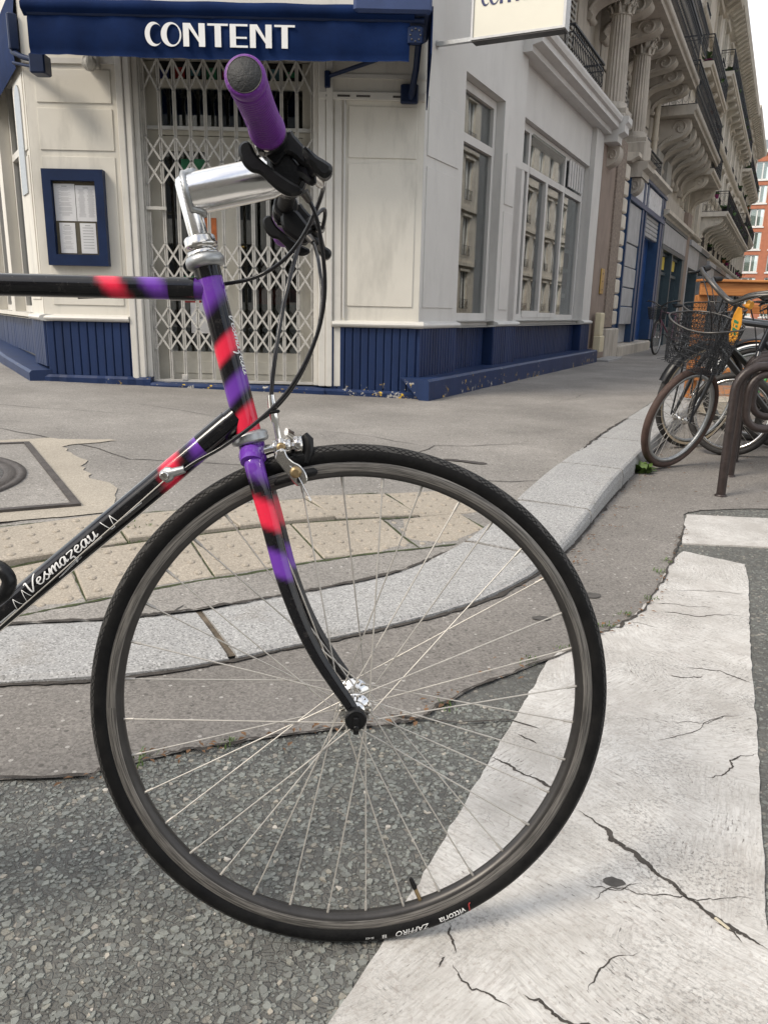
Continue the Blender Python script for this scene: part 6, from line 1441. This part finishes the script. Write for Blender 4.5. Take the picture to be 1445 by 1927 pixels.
SCRIPT = {'V': ([(0, .95), (.10, 1.05), (.16, .7), (.22, .05), (.30, .0), (.45, .5), (.62, 1.15), (.70, 1.2)], .62), 'e': ([(.02, .30), (.25, .38), (.30, .55), (.18, .64), (.08, .45), (.12, .10), (.28, .02), (.42, .22)], .42),
    's': ([(.0, .15), (.20, .66), (.18, .45), (.30, .22), (.20, .0), (.05, .04)], .36), 'm': ([(.0, .1), (.10, .62), (.12, .02), (.14, .3), (.28, .62), (.32, .5), (.32, .02), (.36, .35), (.50, .62), (.54, .5), (.54, .05), (.66, .15)], .66),
    'a': ([(.32, .55), (.18, .64), (.04, .4), (.08, .05), (.22, .06), (.34, .6), (.34, .08), (.46, .15)], .46), 'z': ([(.02, .58), (.12, .64), (.36, .58), (.18, .22), (.10, .06), (.26, .05), (.30, -.2), (.24, -.55), (.20, -.62)], .42), 'u': ([(.0, .5), (.08, .62), (.08, .1), (.18, .0), (.32, .2), (.36, .62), (.37, .08), (.52, .2)], .50)}
def script_strokes(text, height, width, pen):
    tot = sum(SCRIPT[c][1] for c in text); k = width / tot; x = 0; V = []; F = []
    for ch in text:
        pts, adv = SCRIPT[ch]; P = smooth_path([((x + p[0] * 1.02) * k + .28 * p[1] * height * .6, p[1] * height, 0) for p in pts], 5)
        b0 = len(V)
        for i, p in enumerate(P):
            t = P[min(i + 1, len(P) - 1)] - P[max(i - 1, 0)]; t.normalize(); nn = Vector((-t.y, t.x, 0)); w = pen * (.55 + .45 * abs(t.y))
            V += [tuple(p + nn * w * .5), tuple(p - nn * w * .5)]
        F += [(b0 + 2 * i, b0 + 2 * i + 1, b0 + 2 * i + 3, b0 + 2 * i + 2) for i in range(len(P) - 1)]; x += adv
    return V, F
V, F = script_strokes('Vesmazeau', .0135, along(-.315) - along(-.402), .0021)
MB().add(on_tube(V, DT0, DT1, .0155, along0=along(-.406), v0=-.004), F).build('lettering', M_WHITE, dt)
dec = MB()
def tube_line(pts, w): 
    for (a, b), (c_, d_) in zip(pts[:-1], pts[1:]):
        L = math.hypot(c_ - a, d_ - b); nx, ny = -(d_ - b) / L * w / 2, (c_ - a) / L * w / 2; n_ = 6; Vq = []
        for i in range(n_ + 1): t = i / n_; Vq += [(a + (c_ - a) * t + nx, b + (d_ - b) * t + ny, 0), (a + (c_ - a) * t - nx, b + (d_ - b) * t - ny, 0)]
        dec.add(on_tube(Vq, DT0, DT1, .0155, along0=0), [(2 * i, 2 * i + 1, 2 * i + 3, 2 * i + 2) for i in range(n_)])
A_ = along
tube_line([(A_(-.445), -.009), (A_(-.424), -.009), (A_(-.420), .004), (A_(-.4165), -.009), (A_(-.412), -.009), (A_(-.408), .006), (A_(-.405), -.007)], .0008)
tube_line([(A_(-.31), .008), (A_(-.306), -.008), (A_(-.302), -.008), (A_(-.299), .007), (A_(-.296), -.006), (A_(-.292), -.006), (A_(-.268), -.0065)], .0009)
tube_line([(A_(-.375), -.013), (A_(-.347), -.0085)], .0010); tube_line([(A_(-.372), -.0135), (A_(-.345), -.0105)], .0006); tube_line([(A_(-.343), -.0075), (A_(-.318), -.0075)], .0010)
tube_line([(A_(-.46), -.0075), (A_(-.425), -.0078)], .0014)
dec.build('decal_lines', M_WHITE, dt)
V, F = script_strokes('Vesmazeau', .011, .075, .0018); MB().add(on_tube(V, HT, HB, .0158, (.93, -.36, 0), .058, v0=-.004), F).build('lettering', M_WHITE, ht)
pin = MB(); Vq = []
for i in range(31): Vq += [(.012 + .16 * i / 30, .0005 + .004, 0), (.012 + .16 * i / 30, -.0005 + .004, 0)]
pin.add(on_tube(Vq, HT, HB, .0158, (.97, -.22, 0), 0), [(2 * i, 2 * i + 1, 2 * i + 3, 2 * i + 2) for i in range(30)]); pin.build('pinstripe', M_WHITE, ht)
tyre = [c for c in fw.children if c.name.startswith('tyre')][0]
def on_sidewall(s, size, ang0, mat, name='lettering', shear=0., sp=1.0, rad=.3285):
    """words follow the near side of the tyre, tops toward the road"""
    V, F = text_mesh(s, size, shear, sp); V, F = cut_fine(V, F, .003); out = []
    for x, y, _ in V:
        a = ang0 - x / rad; r = rad + (y - size * .32)
        yo = -.0142 * math.sqrt(max(.02, 1 - ((r - .3245) / .0134) ** 2)) - .0005; out.append((r * math.cos(a), yo, r * math.sin(a)))
    return MB().add(out, F).build(name, mat, fw)
on_sidewall('vittoria', .0142, R(-62.2), M_WHITE, shear=.1, sp=.95, rad=.3268); on_sidewall('ZAFFIRO', .0118, R(-71.6), M_WHITE, shear=.3, rad=.3268); on_sidewall('III', .0085, R(-82.0), M_WHITE, rad=.3268); on_sidewall('25-622', .0042, R(-85.0), M_WHITE, rad=.3268)
on_sidewall('J', .0150, R(-60.8), M_POSTER['red'], shear=.3)
# ---------------------------------------------------------------- bicycle racks
def rack(x, y, ang, label):
    o = empty('bicycle_rack', T(x, y, 0) @ RZ(ang), label, 'bicycle rack', 'brown bicycle racks at the kerb')
    def rr(x0, x1, z0, z1, r, n=6):
        P = []
        for cx, cz, a0 in ((x1 - r, z1 - r, 0), (x0 + r, z1 - r, 90), (x0 + r, z0 + r, 180), (x1 - r, z0 + r, 270)):
            for k in range(n + 1): a = R(a0 + 90 * k / n); P.append((cx + r * math.cos(a), 0, cz + r * math.sin(a)))
        return P
    P = [(0, 0, 0)] + [(.12 - .12 * math.cos(R(a)), 0, .62 - .12 + .12 * math.sin(R(a))) for a in range(0, 91, 15)] + [(.95 + .12 * math.sin(R(a)) - .12, 0, .50 + .12 * math.cos(R(a))) for a in range(0, 91, 15)] + [(.95, 0, 0)]
    MB().tube(P, .021, 14).build('hoop', M_RACK, o)
    MB().tube(rr(.065, .885, .33, .585, .085), .019, 12, closed=True).build('inner_ring', M_RACK, o)
    for px in (0, .95): MB().lathe([(.028, .004), (.028, .010), (.022, .014)], 14, T(px, 0, 0)).build('foot_collar', M_RACK, o)
    return o
for i, (x, y) in enumerate([(1.614, 3.604), (1.861, 4.078), (2.077, 4.521), (2.25, 4.897)]):
    rack(x, y, 3, ['nearest brown steel bicycle rack hoop beside the white paint bar', 'second brown steel bicycle rack hoop from the camera', 'third brown steel bicycle rack hoop from the camera', 'farthest brown steel bicycle rack hoop, behind the basket bicycle'][i])

# ---------------------------------------------------------------- parked bicycles
def city_bike(name, label, M, steer, frame_c, tyre_m, rim_m, R_=.335, basket=None, wall=None, guard=None, bar='flat', step=False, tag_=None, extras=True, grp='bicycles parked at the racks'):
    b = empty(name, M, label, 'bicycle', grp); WB = 1.06
    pm = simple('paint of ' + name + str(random.random())[2:6], frame_c, .3, 0, .1, 20, mode='object', coat=.6)
    # front group turns about the steering axis
    hb, ht_ = Vector((-.10, 0, .64)), Vector((-.165, 0, .86)); ax = (ht_ - hb).normalized(); SM = Matrix.Translation(hb) @ Matrix.Rotation(R(steer), 4, ax) @ Matrix.Translation(-hb)
    def wheel(cx, nm, X=None):
        w = empty(nm, parent=b, M=(X or Matrix()) @ T(cx, 0, R_))
        pr = [(.019 * math.cos(t), .020 * math.sin(t)) for t in np.linspace(math.pi, -math.pi, 13)[:-1]]
        obj('tyre', torus_uv('tyre', R_ - .019, pr, tyre_m, 72), w)
        if wall:
            for sd in (-1, 1):
                v = []; f = []
                for i in range(72):
                    a = 2 * math.pi * i / 72
                    for r, y in ((R_ - .037, .0165), (R_ - .030, .0196), (R_ - .022, .0214)): v.append((r * math.cos(a), sd * y, r * math.sin(a)))
                for i in range(72):
                    for j in range(2): f.append((i * 3 + j, i * 3 + j + 1, ((i + 1) % 72) * 3 + j + 1, ((i + 1) % 72) * 3 + j))
                MB().add(v, f, True).build('tyre_sidewall', wall, w)
        obj('rim', torus_uv('rim', R_ - .045, [(.010, -.011), (.010, .011), (-.008, .009), (-.010, 0), (-.008, -.009)], rim_m, 72), w)
        MB().lathe([(.006, -.05), (.013, -.048), (.013, -.035), (.022, -.034), (.022, -.030), (.012, -.028), (.012, .028), (.022, .030), (.022, .034), (.013, .035), (.013, .048), (.006, .05)], 14, RX(90)).build('hub', M_CHROME, w)
        sp = MB()
        for k in range(32):
            h = 2 * math.pi * k / 32; q = h + (.75 if k % 2 else -.75); sd = 1 if k % 4 < 2 else -1; sp.tube([(.020 * math.cos(q), sd * .031, .020 * math.sin(q)), ((R_ - .055) * math.cos(h), 0, (R_ - .055) * math.sin(h))], .0011, 4, caps=False)
        sp.build('spokes', M_SPOKE, w); return w
    wheel(0, 'front_wheel', SM); wheel(-WB, 'rear_wheel')
    bb = Vector((-.62, 0, .28)); st_ = Vector((-.79, 0, .80)); ra = Vector((-WB, 0, R_))
    def tb(nm, pts, r, mt=pm, X=None, seg=12): m = MB(); m.tube(pts, r, seg); return m.build(nm, mt, b, X)
    tb('head_tube', [hb + (ht_ - hb) * .05, ht_], .019)
    tb('down_tube', [hb + (ht_ - hb) * .25, bb], .018); tb('seat_tube', [bb, st_], .016)
    if step: tb('top_tube', smooth_path([hb + (ht_ - hb) * .55, (-.35, 0, .47), (-.70, 0, .46)], 5), .015)
    else: tb('top_tube', [hb + (ht_ - hb) * .85, st_ - Vector((0, 0, .03))], .0155)
    for sd in (-1, 1):
        tb('chain_stay', [bb + Vector((0, sd * .03, 0)), ra + Vector((0, sd * .06, 0))], .009); tb('seat_stay', [st_ + Vector((0, sd * .015, -.05)), ra + Vector((0, sd * .06, 0))], .008)
        tb('fork_blade', smooth_path([(-.098, sd * .03, .635), (-.085, sd * .052, .56), (-.045, sd * .055, .42), (-.005, sd * .055, R_ + .01)], 4), [.014 - .006 * i / 12 for i in range(13)], X=SM)
    tb('fork_crown', [(-.098, -.035, .64), (-.098, .035, .64)], .016, X=SM)
    top = ht_ + ax * .05; tb('stem', [ht_, top, top + Vector((.06, 0, .02))], .014, M_DARKST, SM); bc = top + Vector((.06, 0, .02))
    if bar == 'flat': BP = [(bc.x - .05, -.30, bc.z + .02), (bc.x - .01, -.12, bc.z + .01), tuple(bc), (bc.x - .01, .12, bc.z + .01), (bc.x - .05, .30, bc.z + .02)]
    else: BP = [(bc.x - .16, -.30, bc.z + .10), (bc.x - .05, -.26, bc.z + .10), (bc.x + .02, -.12, bc.z + .06), tuple(bc), (bc.x + .02, .12, bc.z + .06), (bc.x - .05, .26, bc.z + .10), (bc.x - .16, .30, bc.z + .10)]
    SP_ = smooth_path(BP, 5); tb('handlebar', SP_, .012, M_RUBBER if bar == 'flat' else M_DARKST, SM)
    for e, d2 in ((SP_[0], SP_[5]), (SP_[-1], SP_[-6])): g = MB(); g.tube([e, e.lerp(d2, .85)], .0165, 12); g.build('grip', M_RUBBER, b, SM); g = MB(); q = e.lerp(d2, 1.0); g.tube([q, q + Vector((.045, 0, -.012)), q + Vector((.055, (e.y - d2.y) * .9, -.02))], [.010, .007, .006], 8); g.build('brake_lever', M_PLAST, b, SM)
    cb = MB()
    for sd in (-1, 1): cb.tube(smooth_path([tuple(SP_[8 if sd < 0 else -9] + Vector((.03, 0, 0))), (bc.x + .10, sd * .05, bc.z - .02), (bc.x + .06, sd * .02, bc.z - .15), (-.09, sd * .02, .62)], 5), .003, 6)
    cb.build('cable_housing', M_BCABLE, b, SM)
    tb('seat_post', [st_, st_ + Vector((-.035, 0, .11))], .0125, M_SATIN)
    sd_ = MB(); c0 = st_ + Vector((-.04, 0, .13)); sd_.tube([c0 + Vector((-.14, 0, .01)), c0 + Vector((-.10, 0, .015)), c0 + Vector((-.02, 0, 0)), c0 + Vector((.08, 0, .005)), c0 + Vector((.13, 0, -.005))], [.045, .085, .07, .035, .015], 12, asp=.38, upv=(0, 1, 0)); sd_.build('saddle', M_RUBBER, b)
    MB().lathe([(.085, -.002), (.088, 0), (.085, .002), (.05, .002), (.05, -.002)], 28, T(*bb) @ T(0, -.045, 0) @ RX(90), closed=True).build('chainring', M_DARKST, b)
    for sd, a in ((-1, 40), (1, 220)):
        e = bb + Vector((.165 * math.cos(R(a)), sd * .065, .165 * math.sin(R(a)))); tb('crank_arm', [bb + Vector((0, sd * .06, 0)), e], .010, M_DARKST); MB().xf(T(e.x, e.y + sd * .05, e.z)).bbox(-.045, .045, -.04, .04, -.012, .012, .006).build('pedal', M_PLAST, b)
    if guard:
        for cx, X, a0, a1 in ((0, SM, 20, 165), (-WB, None, 10, 190)):
            v = []; f = []
            for i in range(25):
                a = R(a0 + (a1 - a0) * i / 24)
                for y, rr_ in ((-.028, .004), (-.016, .014), (.016, .014), (.028, .004)): v.append((cx + (R_ + .008 + rr_) * math.cos(a), y, R_ + (R_ + .008 + rr_) * math.sin(a)))
            for i in range(24):
                for j in range(3): f.append((i * 4 + j, i * 4 + j + 1, i * 4 + 5 + j, i * 4 + 4 + j))
            MB().add(v, f, True).build('mudguard', guard, b, X)
    if basket:
        # wire mesh basket with a curved rim
        cx, cz, h = basket; BX = SM; m = MB(); top_ = []; nseg = 40
        def ring(t):
            w, l = .140 + .035 * t, .105 + .03 * t
            out = []
            for k in range(nseg):
                a = 2 * math.pi * k / nseg; ca, sa = math.cos(a), math.sin(a); e = .55
                x = l * math.copysign(abs(ca) ** e, ca); y = w * math.copysign(abs(sa) ** e, sa); out.append((cx + x, y, cz + h * t - (.035 * (1 - abs(sa)) * (1 if ca > 0 else -.6) if t > .9 else 0)))
            return out
        rings = [ring(t / 7) for t in range(8)]
        m.tube(rings[-1], .0045, 8, closed=True); m.build('basket_rim', M_DARKST, b, BX)
        m = MB()
        for r_ in rings[:-1]: m.tube(r_, .0018, 4, closed=True)
        for k in range(0, nseg): m.tube([r_[k] for r_ in rings], .0016, 4)
        for k in range(0, nseg): m.tube([rings[i][(k + i) % nseg] for i in range(8)], .0014, 4); m.tube([rings[i][(k - i) % nseg] for i in range(8)], .0014, 4)
        for k in range(-6, 7): m.tube([(cx + .115, .024 * k, cz), (cx - .115, .024 * k, cz)], .0016, 4)
        m.build('basket_mesh', M_RAIL, b, BX)
        
        for sd in (-1, 1): MB().tube([(cx - .13, sd * .05, cz + .2), (bc.x, sd * .05, bc.z)], .006, 6).build('basket_bracket', M_RAIL, b, BX); MB().tube([(cx, sd * .06, cz), (0, sd * .065, R_)], .005, 6).build('basket_stay', M_RAIL, b, BX)
    if tag_:
        m = MB(); P = [(0, 0), (.018, .01), (.03, .05), (.024, .085), (.034, .12), (.026, .165), (.012, .20), (-.012, .20), (-.026, .165), (-.034, .12), (-.024, .085), (-.03, .05), (-.018, .01)]; m.prism(P, -.002, .002, 'y'); t_ = m.build('paper_tag', tag_, b, SM @ T(bc.x + .03, .10, bc.z - .20) @ RZ(80) @ RX(8))
        for k in range(4): MB().box(-.016, -.012 + .012 * (k % 2), -.0035, -.0025, .06 + .02 * k, .075 + .02 * k).build('tag_print', M_POSTER['green'], t_); MB().box(.0, .014, -.0035, -.0025, .06 + .02 * k, .072 + .02 * k).build('tag_print', M_POSTER['green'], t_)
        m = MB(); m.lathe([(.020, -.012), (.021, 0), (.020, .012)], 14, AX((bc.x - .01, .10, bc.z + .01), (0, 1, 0))); m.build('yellow_tape', tag_, b, SM)
    return b
def plain_tyre(c): 
    m = simple('tyre rubber ' + str(c[0]), c, .7, 0, .3, 30, .3, 90, mode='object'); return m
TY_BROWN, TY_BLACK = plain_tyre((.060, .034, .026)), plain_tyre((.026, .024, .023))
M_TAN = simple('cream tyre wall', (.50, .41, .29), .7, 0, .12, 20, mode='object')
def at(x, y, h, lean=0): return T(x, y, .004) @ RZ(h) @ RX(lean)
city_bike('city_bicycle', 'black bicycle with mesh front basket, brown tyres and orange tag at the rack', at(1.60, 4.27, 196, -10), 18, (.012, .012, .013), TY_BROWN, M_SATIN, .292, basket=(.035, .60, .235), bar='sweep', tag_=simple('orange card', (.75, .33, .03), .6, 0, .08, 20), guard=None)
city_bike('city_bicycle', 'bicycle with cream tyre walls and wire basket behind the brown tyred one', at(1.99, 5.0, 190, -5), 14, (.02, .022, .02), TY_BLACK, M_SATIN, .335, basket=(.03, .68, .22), wall=M_TAN, guard=M_PLAST, bar='sweep')
city_bike('city_bicycle', 'small wheeled bicycle with chrome rims between the basket bicycles', at(2.12, 4.75, 178, -4), -22, (.015, .016, .02), TY_BLACK, M_CHROME, .255, bar='flat')
city_bike('city_bicycle', 'dark bicycle with black tyres against the timber terrace', at(2.66, 5.80, 178, -5), 10, (.14, .012, .018), TY_BLACK, M_SATIN, .335, bar='flat', guard=M_PLAST)
city_bike('hire_bicycle', 'green and white step-through hire bicycle at the right edge', at(2.55, 5.35, 183, 4), -12, (.10, .42, .12), TY_BLACK, M_SATIN, .32, bar='flat', guard=M_WHITE, step=True)
city_bike('hire_bicycle', 'blue hire bicycle half hidden behind the racks', at(2.62, 5.05, 181, 5), -8, (.03, .18, .42), TY_BLACK, M_SATIN, .32, bar='flat', guard=M_RUBBER, step=True)
city_bike('city_bicycle', 'far bicycle with wire basket leaning by the blue shop door', T(*(Vector((CX, CY, .09)) + Vector((DR.x, DR.y, 0)) * 9.9 + Vector((NR.x, NR.y, 0)) * .62)) @ RZ(225) @ RX(4), 12, (.10, .02, .05), TY_BLACK, M_SATIN, .335, basket=(.115, .675, .225), bar='sweep', grp='bicycles leaning by the shops')
city_bike('city_bicycle', 'second far bicycle standing beside the blue shop door', T(*(Vector((CX, CY, .09)) + Vector((DR.x, DR.y, 0)) * 10.9 + Vector((NR.x, NR.y, 0)) * .95)) @ RZ(250) @ RX(-3), 5, (.08, .015, .02), TY_BLACK, M_SATIN, .335, bar='flat', grp='bicycles leaning by the shops')

# ---------------------------------------------------------------- timber terrace on the parking bay
ter = empty('timber_terrace', T(2.70, 6.95, 0) @ RZ(-2), 'orange timber terrace enclosure with wide horizontal boards', 'terrace')
def board(a, b, y, z0, z1, t=.045, par=None, M=None, nm='board'): m = MB(); m.bbox(a, b, y, y + t, z0, z1, .005); return m.build(nm, M_TIMBER, par or ter, M)
for z0, z1 in ((1.015, 1.125), (.545, .645), (.28, .40)): board(0, 3.4, 0, z0, z1)
MB().bbox(-.02, 3.42, -.03, .10, 1.127, 1.150, .006).build('cap_rail', M_TIMBER, ter)
for x in (.0, 1.1, 2.2, 3.3): MB().xf(RY(0)).bbox(x, x + .09, .047, .137, .12, 1.02, .006).build('post', M_TIMBER, ter)
for z0, z1 in ((.876, .972), (.50, .60)): board(.82, 3.4, 1.45, z0, z1)
for k in range(10): board(.12 + .066 * k, 3.4, .15 + .13 * k, .10, .125, .12, nm='deck_board')
MB().bbox(.05, .35, -.3, -.06, 0, .16, .03).build('concrete_foot', M_CONC, ter)

# ---------------------------------------------------------------- parked car behind the terrace
def car(M, label, c):
    o = empty('parked_car', M, label, 'car'); pm = simple('car paint', c, .25, .2, .04, 5, coat=.9)
    prof = [(-2.0, .28), (-2.02, .62), (-1.9, .88), (-1.75, .93), (-1.25, 1.38), (-.9, 1.47), (.1, 1.47), (.5, 1.40), (1.1, .98), (1.75, .88), (2.0, .72), (2.05, .5), (2.02, .28)]
    P = smooth_path([(x, 0, z) for x, z in prof], 3); sec = []; n_ = len(P); v = []; f = []
    for y, k, dz in ((-.82, .97, -.0), (-.86, 1.0, 0), (-.80, .995, .0), (.80, .995, 0), (.86, 1.0, 0), (.82, .97, 0)):
        for p in P:
            t = max(0, (p.z - .93) / .54); v.append((p.x, y * (1 - .16 * t), p.z))
    for r_ in range(5):
        for i in range(n_ - 1): f.append((r_ * n_ + i, r_ * n_ + i + 1, (r_ + 1) * n_ + i + 1, (r_ + 1) * n_ + i))
    f.append(tuple(range(n_))); f.append(tuple(range(6 * n_ - 1, 5 * n_ - 1, -1))); MB().add(v, f).build('body', pm, o)
    gm = M_GLASSU
    for sd in (-1, 1):
        for poly in ([(-1.15, .98), (-1.0, 1.34), (-.45, 1.40), (-.42, .98)], [(-.36, .98), (-.38, 1.40), (.38, 1.36), (.85, .98)]):
            MB().add([(x, sd * (.862 - .16 * .86 * max(0, (z - .93) / .54) + .004), z) for x, z in poly], [(0, 1, 2, 3)]).build('side_window', M_BLACKG, o)
        MB().bbox(1.82, 2.03, sd * .72 - .12, sd * .72 + .12, .66, .80, .03).build('headlight', M_WFRAME, o); MB().bbox(-2.05, -1.9, sd * .72 - .1, sd * .72 + .1, .70, .92, .02).build('tail_light', M_POSTER['red'], o)
        for x in (-1.25, 1.3):
            w = MB().lathe([(.20, -.10), (.30, -.10), (.315, -.07), (.315, .07), (.30, .10), (.20, .10)], 24, T(x, sd * .78, .315) @ RX(90)).build('wheel', M_RUBBER, o); MB().lathe([(.205, -.09), (.19, -.07), (.05, -.095), (.05, .095), (.19, .07), (.205, .09)], 16, T(x, sd * .78, .315) @ RX(90)).build('rim', M_SATIN, w)
    MB().add([(.92, -.66, 1.14), (.92, .66, 1.14), (.52, .60, 1.41), (.52, -.60, 1.41)], [(0, 1, 2, 3)]).build('windscreen', M_BLACKG, o)
    MB().add([(-1.50, -.62, 1.17), (-1.50, .62, 1.17), (-1.22, .58, 1.405), (-1.22, -.58, 1.405)], [(0, 1, 2, 3)]).build('rear_window', M_BLACKG, o)
car(T(6.6, 10.6, 0) @ RZ(63), 'lilac hatchback parked behind the timber terrace', (.42, .30, .50))
